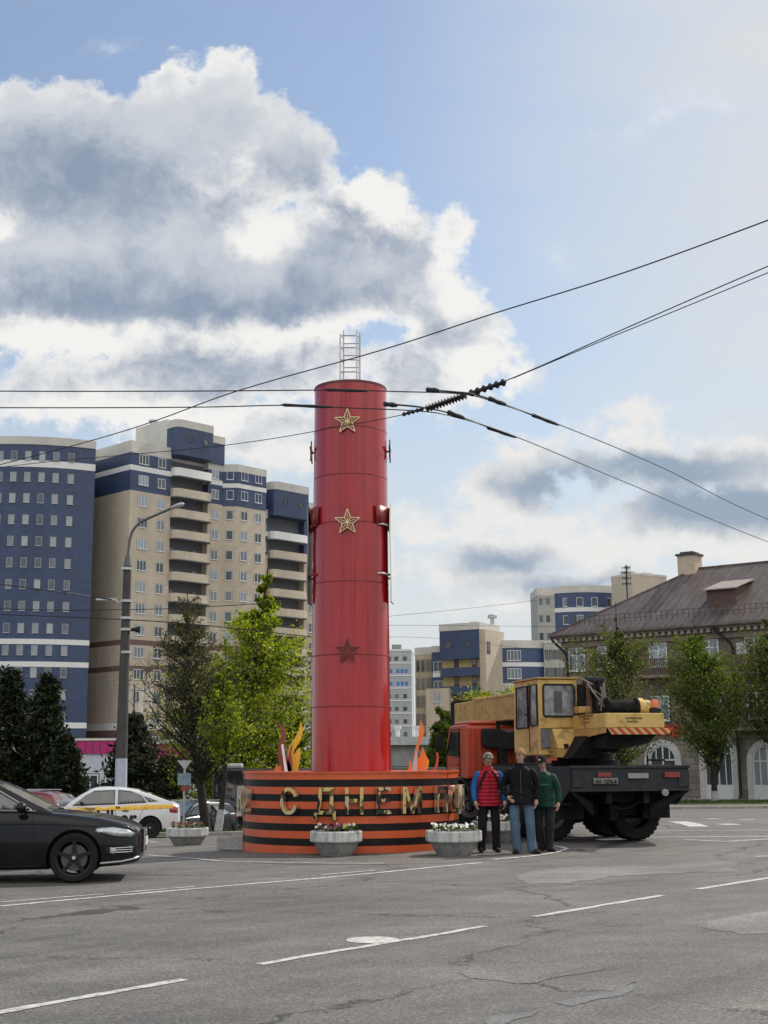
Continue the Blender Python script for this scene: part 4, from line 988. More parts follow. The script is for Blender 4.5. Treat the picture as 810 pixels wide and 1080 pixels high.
for i in range(int(LEN/.42)): x = .1+.42*i; mbd.box(x-.10, x+.10, -.52, -.303, E-.58, E-.385, 0)
for i in range(28): y = .1+.42*i; mbd.box(-.44, -.253, y-.10, y+.10, E-.58, E-.385, 0)
mbd.build('dentils', [mat('dentil_plaster', (.36, .30, .26), .85, var=.1)], H_.o)['kind'] = 'stuff'
# roof with standing seams
RX, RY, RZ = 6.5, 6.5, 4.35; ov = .62
e0 = Vector((-ov, -ov, E-.1)); e1 = Vector((LEN, -ov, E-.1)); r0 = Vector((RX, RY, E+RZ)); r1_ = Vector((LEN, RY, E+RZ)); e3 = Vector((-ov, DEP+ov, E-.1)); e2 = Vector((LEN, DEP+ov, E-.1))
mb = MB(); mb.add([e0, e1, r1_, r0], [(0, 1, 2, 3)]); mb.add([e3, e0, r0], [(0, 1, 2)]); mb.add([e2, e3, r0, r1_], [(0, 1, 2, 3)])
for a, b_ in ((e0, e1), (e0, e3)): mb.add([a, b_, b_+Vector((0, 0, -.14)), a+Vector((0, 0, -.14))], [(0, 1, 2, 3)])
def on_front(x, q):   # q 0 eave .. 1 ridge
    return Vector((x, -ov+(RY+ov)*q, E-.1+(RZ+.1)*q))
x = -ov+.3
while x < LEN:
    qmax = min(1, (x+ov)/(RX+ov)); a, b_ = on_front(x, 0), on_front(x, qmax); mb.bar(a+Vector((0, 0, .02)), b_+Vector((0, 0, .02)), .028, 4); x += .52
y = -ov+.3
while y < DEP+ov-.1:
    q = min((y+ov)/(RY+ov), (DEP+ov-y)/(RY+ov)); a = Vector((-ov, y, E-.1)); b_ = Vector((-ov+(RX+ov)*q, y, E-.1+(RZ+.1)*q)); mb.bar(a+Vector((0, 0, .02)), b_+Vector((0, 0, .02)), .028, 4); y += .52
mb.tube([e0+Vector((0, 0, .03)), r0+Vector((0, 0, .03)), r1_+Vector((0, 0, .03))], .06, 6); mb.tube([e0+Vector((0, -.06, -.1)), e1+Vector((0, -.06, -.1))], .08, 6)
mb.build('roof', ROOF, H_.o)
# snow guard railing
mb = MB(); q1 = .13; x = 0.7; SG = mat('guard_dark', (.06, .05, .05), .6)
while x < LEN-1: a = on_front(x, q1); mb.bar(a, a+Vector((0, -.05, .55)), .022, 4); x += .36
for dz in (.25, .53): mb.bar(on_front(.6, q1)+Vector((0, -.03, dz)), on_front(LEN-1, q1)+Vector((0, -.03, dz)), .018, 4)
y = .5
while y < DEP-1: a = Vector((-ov+(RX+ov)*q1, y, E-.1+(RZ+.1)*q1)); mb.bar(a, a+Vector((-.05, 0, .55)), .022, 4); y += .36
for dz in (.25, .53): mb.bar(Vector((-ov+(RX+ov)*q1-.03, .5, E-.1+(RZ+.1)*q1+dz)), Vector((-ov+(RX+ov)*q1-.03, DEP-1, E-.1+(RZ+.1)*q1+dz)), .018, 4)
mb.build('snow_guard', SG, H_.o)
# chimney, dormer
def hx(px, y=0):   # local x on plane y for picture column px
    r_ = (px-405)/1434.; c_, s_ = math.cos(R(-37.3)), math.sin(R(-37.3))
    ox, oy = Bx - s_*y, By + c_*y
    return (r_*oy-ox)/(c_-r_*s_)
xc = hx(738, RY)-.1
mb = MB(); mb.prism([(xc-.6, RY-.7, E+RZ-.9), (xc+.6, RY-.7, E+RZ-.9), (xc+.6, RY+.5, E+RZ-.9), (xc-.6, RY+.5, E+RZ-.9)], (0, 0, 1.75), 0); mb.box(xc-.7, xc+.7, RY-.8, RY+.6, E+RZ+.85, E+RZ+.99, 1); mb.box(xc-.45, xc+.45, RY-.6, RY+.4, E+RZ+.99, E+RZ+1.12, 1)
mb.build('chimney', [mat('chimney_plaster', (.52, .43, .33), .85, var=.12), SG], H_.o)
xd = hx(773, 2.2); f0 = on_front(xd, .30)
mb = MB(); w_ = .95
mb.add([f0+Vector((-w_, 0, 0)), f0+Vector((w_, 0, 0)), f0+Vector((w_, 0, .95)), f0+Vector((-w_, 0, .95)), on_front(xd-w_, .62), on_front(xd+w_, .62)], [(0, 1, 2, 3), (0, 3, 4), (1, 5, 2)], 1)
ln = Vector((0, 0, .05)); a = f0+Vector((-w_-.15, -.25, .93)); b_ = f0+Vector((w_+.15, -.25, .93)); c_ = on_front(xd+w_+.15, .68)+ln; d_ = on_front(xd-w_-.15, .68)+ln
mb.prism([a, b_, c_, d_], (0, 0, .07), 0); mb.build('dormer', [mat('dormer_roof', (.32, .26, .23), .5, .2), mat('dormer_wood', (.10, .06, .05), .8)], H_.o)
# downpipes
for xx, z0 in ((.35, .2), (hx(779), .2)):
    mb = MB(); mb.tube([(xx-1.0 if xx > 1 else xx-.9, -.62, E-.2), (xx-.9 if xx > 1 else xx-.8, -.6, E-.5), (xx-.1, -.22, E-1.3), (xx, -.2, E-1.6), (xx, -.2, .5), (xx, -.45, .2)], .085, 8)
    mb.build('downpipe', BLK, H_.o, smooth=50)
# windows of the house
def hz(py, px): 
    x = hx(px); Yw = By + math.sin(R(-37.3))*x; return P(px, py, Yw).z-gz
wH = window_mesh(1.2, 1.5, 1, FRAME, GLASS, sash=.075, transom=True, rev=.03)
zt3, zt2 = hz(690.5, 697), hz(747, 697)
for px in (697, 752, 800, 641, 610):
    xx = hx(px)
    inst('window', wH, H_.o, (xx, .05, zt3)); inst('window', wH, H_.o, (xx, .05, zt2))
for xx in (hx(800)+3.2, hx(800)+6.4, hx(800)+9.6): inst('window', wH, H_.o, (xx, .05, zt3)); inst('window', wH, H_.o, (xx, .05, zt2))
RAIL = mat('balcony_rail', (.12, .075, .06), .7, var=.2)
for px, zq in ((694, zt3), (799, zt3), (799, zt2), (641, zt2)):
    xx = hx(px); bo = MB(); bo.box(xx-1.35, xx+1.35, -1.0, .04, zq-1.45, zq-1.28, 0); bo.build('balcony_slab', TRIM, H_.o)
    bo = MB()
    for i in range(19):
        x = xx-1.3+2.6*i/18; bo.box(x-.045, x+.045, -.99, -.95, zq-1.28, zq-.38)
    for i in range(6): y = -.95+.16*i; bo.box(xx-1.33, xx-1.29, y-.03, y+.03, zq-1.28, zq-.38); bo.box(xx+1.29, xx+1.33, y-.03, y+.03, zq-1.28, zq-.38)
    bo.box(xx-1.35, xx+1.35, -1.02, -.93, zq-.38, zq-.30); bo.build('balcony_rail', RAIL, H_.o)
def arch(xc, w_, z0, z1, door=False):
    """arched opening: plaster surround, frame, glass"""
    rr_ = w_/2; zc = z1-rr_
    def ring(r_in, r_out, y0, y1, mi, mb, base=z0):
        n = 16; o = []
        for r_ in (r_in, r_out): o.append([(xc-r_, base)] + [(xc-r_*math.cos(PI*i/n), zc+r_*math.sin(PI*i/n)) for i in range(n+1)] + [(xc+r_, base)])
        A, B_ = o; k = len(A)
        for i in range(k-1):
            q = [A[i], A[i+1], B_[i+1], B_[i]]; mb.prism([(x, y0, z) for x, z in q], (0, y1-y0, 0), mi)
    mb = MB(); ring(rr_, rr_+.33, -.13, 0, 0, mb); mb.box(xc-rr_-.36, xc+rr_+.36, -.16, 0, z0-.12, z0-.002, 0); mb.build('arch_surround', CREAM, H_.o)
    mb = MB(); ring(rr_-.09, rr_-.003, -.07, -.005, 0, mb)
    mb.box(xc-.04, xc+.04, -.065, -.01, z0, z1-.1, 0); mb.box(xc-rr_+.09, xc+rr_-.09, -.06, -.01, zc-.04, zc+.04, 0)
    for s_ in (-.5, .5): mb.box(xc+s_*rr_-.03, xc+s_*rr_+.03, -.06, -.01, z0 if door else zc, zc+rr_*.72, 0)
    if door: mb.box(xc-rr_+.09, xc+rr_-.09, -.058, -.01, z0+.05, z0+.95, 0)
    n = 16; pts = [(xc-rr_*.97, -.02, z0)] + [(xc-rr_*.97*math.cos(PI*i/n), -.02, zc+rr_*.97*math.sin(PI*i/n)) for i in range(n+1)] + [(xc+rr_*.97, -.02, z0)]
    mb.add(pts, [tuple(range(len(pts)))], 1); mb.build('arched_window', [FRAME, GLASS], H_.o)
arch(hx(698), 1.75, hz(822, 698), hz(786, 698))
arch(hx(630), 1.75, hz(822, 630), hz(786, 630))
arch(hx(756.5), 1.75, .12, hz(779, 756), True); arch(hx(808), 1.8, .12, hz(786, 806), True); arch(hx(808)+5, 1.9, .12, 4, True)
mb = MB(); mb.box(hx(789)-.3, hx(789)+.3, -.35, .04, zt3-.4, zt3+.4); mb.build('air_conditioner', mat('ac_white', (.5, .5, .5), .5), H_.o)
mb = MB(); mb.box(0, LEN, -2.6, -.003, -.1, .12); mb.box(hx(756)-1.5, hx(756)+1.5, -1.2, -.16, .12, .26); mb.build('pavement_step', CONC, H_.o)
# red sign
sg = thing('shop_sign', 'small red shop sign lettering on the brick wall behind the crane counterweight', 'sign', (0, 0, 0))
SR = mat('sign_red', (.50, .035, .02), .5)
c_, s_ = math.cos(R(-37.3)), math.sin(R(-37.3)); xx = hx(704); sg.location = (Bx+c_*xx+s_*.18, By+s_*xx-c_*.18, P(704, 776.5, By+s_*xx).z); sg.rotation_euler = (0, 0, R(-37.3))
me = text_mesh('ЗВЕ', .92, .04, .03); me.materials.append(SR); lo = link_mesh('lettering', me, sg, (0, 0, 0), (PI/2, 0, 0)); mb = MB(); mb.box(-1.1, 1.1, .04, .10, .25, .32); mb.box(-1.1, 1.1, .04, .10, .5, .55); mb.build('rail', SR, sg)
# ------------------------------------------------------------------ kiosk with pink roof, masts
p = P(75, 802, 84); K_ = Bld('pavilion', 'low white pavilion with magenta fascia beyond the dark spruces', p.x, 84, -2.2, R(4), cat='pavilion')
PINK = mat('magenta_panels', (.42, .018, .15), .45, var=.12)
zk = P(100, 781, 84).z+2.2; zk2 = P(100, 795, 84).z+2.2
mb = MB(); mb.box(0, 3.6, 0, 6, 0, zk2, 0); mb.box(3.603, 7.6, .8, 6, 0, zk2-.35, 0); mb.build('wall', [mat('kiosk_white', (.50, .54, .60), .6, var=.1)], K_.o)
mb = MB(); mb.box(-.1, 3.7, -.12, 6, zk2, zk, 0); mb.box(-.15, 3.75, -.18, 6, zk, zk+.14, 1)
for i in range(9): mb.box(-.06+.45*i, -.02+.45*i, -.14, -.12, zk2, zk, 2)
mb.box(3.703, 7.8, .66, 6, zk2-.3, zk-.22, 0); mb.box(3.703, 8.0, .5, 6, zk-.22, zk+.02, 1); mb.build('fascia', [PINK, W_PALE, FRAMED], K_.o)
for x in (1.2, 2.6): inst('window', window_mesh(1.0, 1.5, 1), K_.o, (x, 0, zk2-2.0))
for x in (4.6, 5.6, 6.8): inst('window', window_mesh(.7, 1.6, 0), K_.o, (x, .8, zk2-1.3))
def mast(px, y_top, y_bot, Y, label):
    a = P(px, y_top, Y); b_ = P(px, y_bot, Y); o = thing('roof_mast', label, 'mast', (a.x, Y, b_.z), 0, 'masts on the pavilion roof'); h = a.z-b_.z
    mb = MB(); mb.bar((0, 0, 0), (0, 0, h), .05, 6); mb.build('pole', SG, o)
    mb = MB(); mb.bar((0, 0, h*.55), (-1.1, .3, 0), .04, 5); mb.bar((0, 0, h*.55), (1.1, .3, 0), .04, 5); mb.bar((-1.0, 0, h*.95), (0, 0, h*.6), .03, 5); mb.build('stay', SG, o)
    return o, h
o, h = mast(142, 722, 781, 86, 'left steel mast carrying two white antenna panels'); 
for x in (.45, 1.0): mb = MB(); mb.box(x-.12, x+.12, -.2, -.05, h*.5, h*.92); mb.build('antenna_panel', W_PALE, o); mb = MB(); mb.bar((0, 0, h*.7), (x, -.06, h*.7), .03); mb.build('arm', SG, o)
o, h = mast(181, 735, 783, 86, 'right steel mast with stays above the pavilion')
cb_ = thing('equipment_box', 'white equipment boxes on the pavilion roof', 'box', (P(198, 783, 86).x, 86, P(198, 783, 86).z)); mb = MB(); mb.box(-.9, .1, 0, .6, .1, 1.25); mb.build('cabinet', W_WHITE, cb_, bevel=.03); mb = MB(); mb.box(.2, 1.0, -.2, .4, 0, .75); mb.box(-.5, -.1, -.03, -.003, .4, 1.0, 1); mb.build('cabinet', [W_WHITE, SG], cb_, bevel=.02)
# grey flat-roofed building right of the column
p = P(412, 802, 75); Q_ = Bld('low_building', 'low grey flat roofed building with dark panes between the column and the orange flames', p.x-.6, 75, -1.0, 0)
mb = MB(); zr = P(430, 775, 75).z+1; mb.box(-1, 3.4, .2, 6, 0, zr-.55, 0); mb.box(-1.3, 3.9, -.2, 6, zr-.55, zr-.1, 1); mb.build('wall', [mat('grey_panel', (.33, .33, .33), .7), mat('roof_edge', (.48, .50, .53), .6)], Q_.o)
mb = MB(); mb.box(-1, .6, .1, .197, 1.3, zr-.9, 0); mb.box(.7, 3.0, .05, .197, 0, zr-1.7, 0); mb.box(.7, 3.0, .02, .05, 1.35, 1.42, 1); mb.build('window', [GLASSD, FRAME], Q_.o)
mb = MB(); mb.box(3.0, 3.2, -.1, .19, 0, zr-.6, 0); mb.build('post', W_WHITE, Q_.o)
mb = MB()
for x in (.2, 1.0, 2.1): mb.lathe([(.12, 0), (.12, .4), (.2, .45), (.2, .6)], 8, Matrix.Translation((x, .5, zr-.1)))
mb.build('roof_vent', W_WHITE, Q_.o)
# ------------------------------------------------------------------ trees
def leafmat(name, a, b_, trans=.45):
    m, t, b = nt(name); t.nodes.remove(b); out = t.nodes['Material Output']; co = objco(t)
    n = noise(t, co, .9, 4, .6); n2 = noise(t, co, 14, 2, .5)
    r = ramp(t, mth(t, 'ADD', mth(t, 'MULTIPLY', n, .6), mth(t, 'MULTIPLY', n2, .4)), [(.36, a), (.62, b_)]).outputs[0]
    d = t.nodes.new('ShaderNodeBsdfDiffuse'); tr = t.nodes.new('ShaderNodeBsdfTranslucent'); gl = t.nodes.new('ShaderNodeBsdfGlossy'); gl.inputs['Roughness'].default_value = .45
    lk(t, r, d.inputs[0]); lk(t, mixc(t, 1, r, (1.5, 1.5, .7), 'MULTIPLY'), tr.inputs[0]); gl.inputs[0].default_value = (.35, .38, .3, 1)
    mx = t.nodes.new('ShaderNodeMixShader'); mx.inputs[0].default_value = trans; lk(t, d.outputs[0], mx.inputs[1]); lk(t, tr.outputs[0], mx.inputs[2])
    m2 = t.nodes.new('ShaderNodeMixShader'); m2.inputs[0].default_value = .06; lk(t, mx.outputs[0], m2.inputs[1]); lk(t, gl.outputs[0], m2.inputs[2]); lk(t, m2.outputs[0], out.inputs[0]); return m
LF_BRIGHT = leafmat('leaves_spring', (.13, .18, .012), (.38, .42, .035), .55)
LF_DEEP = leafmat('leaves_deep', (.045, .075, .010), (.13, .18, .025), .5)
LF_BROWN = leafmat('leaves_budding', (.06, .052, .028), (.13, .125, .045), .35)
LF_MID = leafmat('leaves_mid', (.055, .085, .016), (.16, .20, .035), .5)
NEEDLE = leafmat('spruce_needles', (.008, .014, .009), (.026, .034, .017), .12)
BARK = mat('bark', (.035, .030, .026), .95, var=.35, scale=5, bmp=.6, bscale=18)
BARKG = mat('bark_grey', (.075, .068, .060), .95, var=.3, scale=5, bmp=.6, bscale=18)
LIME = mat('limewash', (.42, .42, .42), .9, var=.25, scale=4, dirt=(.20, .19, .18))
def quads(centers, sizes, aspect=1.0, up=.0):
    n = len(centers); u = rng.normal(size=(n, 3)); u /= np.linalg.norm(u, axis=1)[:, None]
    w_ = rng.normal(size=(n, 3)); v = np.cross(u, w_); v /= np.linalg.norm(v, axis=1)[:, None]
    s = sizes[:, None]; u = u*s*aspect; v = v*s
    V = np.stack([centers-u*.9, centers-v*.55+u*.1, centers+u, centers+v*.55+u*.1], 1).reshape(-1, 3)
    return V
def cloud_mesh(name, V, mats_, mi):
    n = len(V)//4; me = bpy.data.meshes.new(name); me.vertices.add(4*n); me.vertices.foreach_set('co', V.astype(np.float32).ravel())
    me.loops.add(4*n); me.loops.foreach_set('vertex_index', np.arange(4*n, dtype=np.int32)); me.polygons.add(n)
    me.polygons.foreach_set('loop_start', np.arange(0, 4*n, 4, dtype=np.int32)); me.polygons.foreach_set('loop_total', np.full(n, 4, dtype=np.int32))
    for m in mats_: me.materials.append(m)
    me.polygons.foreach_set('material_index', mi.astype(np.int32)); me.update(calc_edges=True); return me
def tree(name, label, loc, H, prof, nl, leaves, ls, mats_, pm=(.5,), trunk_r=.16, lean=(0, 0), limbs=46, group=None, th=.12, bark=BARK, lime=0, fork=False, up=.6, seed=1, twist=.25, cat='tree', squash=1.0, spread=.30):
    rd = random.Random(seed); rn = np.random.default_rng(seed)
    root = thing(name, label, cat, loc, 0, group); X = lambda q: Vector((lean[0]*q*H+.12*math.sin(q*5+seed), lean[1]*q*H+.12*math.cos(q*4+seed)-.12, q*H*.97))
    mb = MB(); pts = [X(i/10) for i in range(11)]; mb.tube(pts, [max(.012, trunk_r*(1-i/10*.93)*(1.25 if i == 0 else 1)) for i in range(11)], 9)
    R_ = lambda q: float(np.interp(q, [p[0] for p in prof], [p[1] for p in prof]))
    C = []; MI = []
    if fork:
        mb.tube([X(.13), X(.16)+Vector((.25, 0, .3)), X(.3)+Vector((.75, .1, .3)), X(.45)+Vector((.9, .1, .2))], [trunk_r*.7, trunk_r*.6, trunk_r*.45, .03], 7)
    for i in range(limbs):
        q = th + (1-th)*(i+rd.random())/limbs*.97; az = i*2.4+rd.uniform(-.6, .6)
        L_ = R_(min(1, q+.08))*rd.uniform(.62, 1.12)
        d = Vector((math.cos(az), math.sin(az)*squash, 0)); st = X(max(th*.8, q-.12*rd.random()-.03))
        p = [st]; dirv = (d*.7+Vector((0, 0, up))).normalized(); k = 5
        for j in range(k):
            dirv = (dirv + Vector((rd.uniform(-1, 1), rd.uniform(-1, 1), rd.uniform(-.6, .7)))*twist).normalized(); p.append(p[-1]+dirv*L_/k*1.15)
        r0_ = max(.014, trunk_r*.42*(1-q*.8)); mb.tube(p, [r0_, r0_*.75, r0_*.55, r0_*.4, r0_*.25, .006], 5, cap=False)
        for j in range(1, k+1):
            for s_ in range(3):
                tv = (dirv*.4+Vector((rd.uniform(-1, 1), rd.uniform(-1, 1), rd.uniform(-.5, 1)))).normalized()*L_*spread*rd.uniform(.5, 1.2)
                e = p[j]+tv; mb.tube([p[j], p[j].lerp(e, .5)+Vector((0, 0, .03)), e], [.014, .010, .004], 3, cap=False)
                m_ = nl; cc_ = rn.normal(size=(m_, 3))*np.array([.5, .5, .4])*L_*spread*.75 + np.array(p[j].lerp(e, rd.uniform(.5, 1.05)))
                C.append(cc_); MI.append(np.full(m_, 0 if rd.random() < pm[0] else 1))
    C = np.concatenate(C); MI = np.concatenate(MI)
    if len(C) > leaves: sel = rn.permutation(len(C))[:leaves]; C = C[sel]; MI = MI[sel]
    V = quads(C, ls*rn.uniform(.55, 1.35, len(C)))
    mb.build('trunk', bark, root, smooth=60)
    o = link_mesh('crown', cloud_mesh('crown', V, mats_, MI), root)
    if lime:
        l = MB(); l.tube([X(-.0)+Vector((0, 0, .0)), X(lime/H)], [trunk_r*1.27, trunk_r*1.06], 12); l.build('limewash_band', LIME, root, smooth=60)
    return root
def gp(px, Y): x = XY(px, Y); return (x, Y, G(x, Y)-.05)
def zat(px, py, Y): return P(px, py, Y).z
# bright spring tree behind the plinth
l = gp(252, 61.5); h = zat(288, 573, 61.5)-l[2]
tree('lime_tree', 'tallest bright green tree with ragged pointed top behind the plinth, left of the column', l, h, [(0, 2.0), (.12, 3.1), (.3, 3.9), (.5, 3.7), (.62, 3.0), (.74, 1.9), (.86, 1.0), (1, .3)], 26, 60000, .080, [LF_BRIGHT, LF_DEEP], (.72,), .22, (.085, 0), 135, th=.12, seed=3, up=.42)
# darker budding tree in front of the tan block
l = gp(217, 50); h = zat(215, 612, 50)-l[2]
tree('budding_tree', 'dark half bare budding tree whose crown overlaps the balconies left of the bright tree', l, h, [(0, .3), (.3, 1.5), (.42, 2.6), (.6, 2.7), (.8, 1.5), (1, .6)], 6, 9000, .045, [LF_BROWN, LF_DEEP], (.92,), .19, (-.09, 0), 150, th=.27, seed=8, up=.55, twist=.38)
l = gp(232, 47.5); tree('young_tree', 'leaning young tree with whitewashed foot and light green low crown by the lawn', l, zat(236, 690, 47)-l[2], [(0, .3), (.3, 1.2), (.6, 1.4), (1, .3)], 10, 7000, .06, [LF_BRIGHT, LF_DEEP], (.55,), .12, (.03, 0), 36, th=.48, seed=12, lime=1.1)
l = gp(236, 68); tree('shrub', 'low green shrub mass right of the pavilion behind the bus', l, zat(240, 772, 66)-l[2], [(0, 1.6), (.5, 2.0), (1, .6)], 16, 9000, .085, [LF_BRIGHT, LF_DEEP], (.35,), .08, (0, 0), 40, th=.1, seed=21)
l = gp(312, 62); tree('shrub', 'green shrub between the bright tree and the column foot', l, zat(312, 735, 62)-l[2], [(0, 1.0), (.5, 1.3), (1, .3)], 14, 7000, .085, [LF_BRIGHT, LF_DEEP], (.5,), .08, (0, 0), 36, th=.08, seed=22)
# centre: bushes between the column and the crane cab
l = gp(470, 64); tree('shrub', 'tall dark green bush between the orange flames and the truck cab', l, zat(470, 742, 64)-l[2], [(0, 1.0), (.5, 1.1), (.8, .9), (1, .35)], 26, 18000, .085, [LF_MID, LF_DEEP], (.4,), .1, (0, 0), 60, th=.05, seed=31)
l = gp(520, 70); tree('lime_tree', 'green tree whose top shows just above the crane boom', l, zat(515, 727, 70)-l[2], [(0, .5), (.4, 2.1), (.75, 2.3), (.93, 1.5), (1, .5)], 18, 14000, .09, [LF_BRIGHT, LF_MID], (.55,), .16, (0, 0), 60, th=.25, seed=33)
# row along the brick house
row = 'pollarded trees in front of the brick house'
l = gp(653, 71); tree('street_tree', 'leftmost street tree, its top a single bare leader, right above the crane cabin', l, zat(655, 628, 71)-l[2], [(0, .5), (.2, 1.8), (.45, 2.9), (.7, 2.7), (.86, 1.4), (.92, .4), (1, .12)], 15, 22000, .072, [LF_MID, LF_BROWN], (.55,), .17, (0, 0), 70, th=.22, seed=41, group=row, up=.75)
l = gp(752, 72); tree('street_tree', 'full leafed street tree with forked whitewashed trunk before the arched door', l, zat(738, 648, 72)-l[2], [(0, .5), (.2, 1.9), (.32, 2.8), (.55, 2.9), (.8, 2.0), (.93, 1.0), (1, .3)], 16, 28000, .074, [LF_MID, LF_DEEP], (.5,), .17, (-.06, 0), 86, th=.24, seed=44, group=row, lime=.75, fork=True, up=.75)
l = gp(818, 73); tree('street_tree', 'street tree cut off by the right edge of the view', l, zat(810, 640, 73)-l[2], [(0, .5), (.25, 1.9), (.45, 2.8), (.7, 2.5), (1, .4)], 15, 22000, .074, [LF_MID, LF_BROWN], (.6,), .16, (0, 0), 66, th=.33, seed=47, group=row, up=.75)
l = gp(655, 78); tree('street_tree', 'thin young tree close to the wall left of the round arched window', l, zat(650, 745, 78)-l[2], [(0, .3), (.5, .8), (1, .3)], 8, 1500, .07, [LF_MID, LF_DEEP], (.6,), .10, (.02, 0), 26, th=.4, seed=49, group=row)
# spruces on the left
def spruce(label, loc, H, W_, seed, n=170, lean=0, name='spruce'):
    rd = random.Random(seed); rn = np.random.default_rng(seed); root = thing(name, label, 'tree', loc, 0, 'dark spruces by the lamp post')
    mb = MB(); mb.tube([(0, 0, 0), (lean*.5, 0, H*.5), (lean, 0, H)], [.16, .10, .02], 8); C = []
    for i in range(n):
        q = .03+.95*(i/n); az = i*2.4+rd.uniform(-.4, .4); L_ = W_*(1-q)**.8*rd.uniform(.7, 1.15)+.12; z0 = q*H
        p = [Vector((lean*q, 0, z0))]; dirv = Vector((math.cos(az), math.sin(az), .25 if q > .5 else 0.0)).normalized()
        for j in range(5): dirv = (dirv+Vector((rd.uniform(-.2, .2), rd.uniform(-.2, .2), -.10+ .09*j))).normalized(); p.append(p[-1]+dirv*L_/5)
        mb.tube(p, [.03, .025, .02, .015, .01, .004], 4, cap=False)
        for j in range(1, 6):
            m_ = int(10+16*L_); spread_ = .10+.13*L_*(j/5)
            C.append(rn.normal(size=(m_, 3))*np.array([spread_, spread_, .07])+np.array(p[j-1].lerp(p[j], rd.random()))+np.array([0, 0, -.05]))
    mb.build('trunk', BARK, root, smooth=60); C = np.concatenate(C); V = quads(C, .10*rn.uniform(.5, 1.3, len(C)), 1.5)
    link_mesh('crown', cloud_mesh('crown', V, [NEEDLE], np.zeros(len(C))), root); return root
for px, Y, top_, W_, sd_, lab in ((8, 62, 702, 2.3, 1, 'broad dark spruce at the left edge with blunt top'), (44, 60, 708, 1.6, 2, 'dark spruce with narrow leaning top, second from the left edge'), (-26, 58, 715, 2.1, 3, 'dark spruce mostly cut off by the left edge'),
                          (68, 58, 775, 1.5, 4, 'lowest spruce, filling the gap in front of the white pavilion'), (140, 56, 752, 1.65, 5, 'medium dark spruce directly behind the lamp post'), (178, 64, 798, 1.2, 6, 'small dark spruce right of the lamp post under the magenta fascia')):
    x = XY(px, Y); z0 = G(x, Y)-.05; spruce(lab, (x, Y, z0), zat(px, top_, Y)-z0, W_, sd_, lean=.15 if sd_ == 2 else 0)
# ------------------------------------------------------------------ cars
RUB = mat('tyre_rubber', (.016, .016, .017), .85, var=.2, bmp=.2, spec=.2)
RIMB = mat('rim_black', (.030, .030, .032), .35, .6, var=.1); RIMS = mat('rim_silver', (.35, .35, .36), .35, .7, var=.1)
CGL, t, b = nt('car_glass'); b.inputs['Base Color'].default_value = (.018, .024, .026, 1); b.inputs['Roughness'].default_value = .04; b.inputs['Specular IOR Level'].default_value = .9; b.inputs['Coat Weight'].default_value = 1
n = noise(t, objco(t), 2.5, 3, .5); lk(t, ramp(t, n, [(.4, (.010, .013, .015)), (.7, (.045, .055, .058))]).outputs[0], b.inputs['Base Color'])
CGL2 = mat('windscreen', (.26, .30, .33), .07, .6, var=.25, spec=.9, coat=1)
TRIMB = mat('black_trim', (.015, .015, .016), .45, var=.2); CHROME = mat('chrome', (.75, .75, .76), .12, 1.0, var=.03)
LENS = mat('lamp_lens', (.45, .47, .50), .08, .5, var=.25, scale=14, coat=1); REDL = mat('tail_lamp', (.25, .01, .012), .15, coat=1, var=.2); PLATE = mat('plate_white', (.60, .60, .58), .5, var=.1)
def paint(name, c, rough=.35, met=0.0): return mat(name, c, rough, met, var=.06, scale=1.2, coat=.8)
def wheel(parent, x, y, r, side, rim=RIMB, w_=.215, n=5, rr=.66):
    M = Matrix.Rotation(-side*PI/2, 4, 'X')       # lathe +z -> outward
    mb = MB(); a = r*rr; h = w_/2
    mb.lathe([(a, -h+.01), (r*.93, -h), (r*.985, -h+.03), (r, -h+.055), (r, h-.055), (r*.985, h-.03), (r*.93, h), (a+.012, h-.006), (a, h-.02)], 40, M, closed=True)
    for i in range(46):
        an = 2*PI*i/46; c_, s_ = math.cos(an), math.sin(an)
    ty = mb.build('wheel', RUB, parent, smooth=35, loc=(x, y, r))
    mb = MB(); mb.lathe([(a-.012, -h+.03), (a+.004, h-.030), (a+.004, h-.012), (a-.022, h-.016), (a-.035, h-.05), (a-.04, -h+.05)], 40, M, closed=True)
    mb.lathe([(.002, h-.05), (.062, h-.05), (.066, h-.025), (.04, h-.015), (.002, h-.012)], 20, M)
    for i in range(n):
        an = 2*PI*i/n+.31; c_, s_ = math.cos(an), math.sin(an)
        pts = []
        for q, hw in ((.05, .034), (a*.55, .020), (a-.02, .030)): pts.append((q, hw))
        out = [(q, hw) for q, hw in pts] + [(q, -hw) for q, hw in reversed(pts)]
        P3 = [M @ Vector((q*c_-hw*s_, q*s_+hw*c_, h-.045)) for q, hw in out]; mb.prism(P3, M.to_3x3() @ Vector((0, 0, .024)))
    mb.build('rim', rim, ty, smooth=35)
    mb = MB(); mb.lathe([(.02, -.01), (a*.72, -.01), (a*.72, .01), (.02, .01)], 24, M @ Matrix.Translation((0, 0, h-.09)), closed=True); mb.build('brake_disc', mat('disc_grey', (.12, .12, .12), .4, .7), ty)
    mb = MB(); mb.lathe([(.002, 0), (.026, 0), (.022, .006), (.002, .007)], 14, M @ Matrix.Translation((0, 0, h-.011))); mb.build('hub_cap', mat('hub_pale', (.45, .45, .45), .4), ty)
    return ty
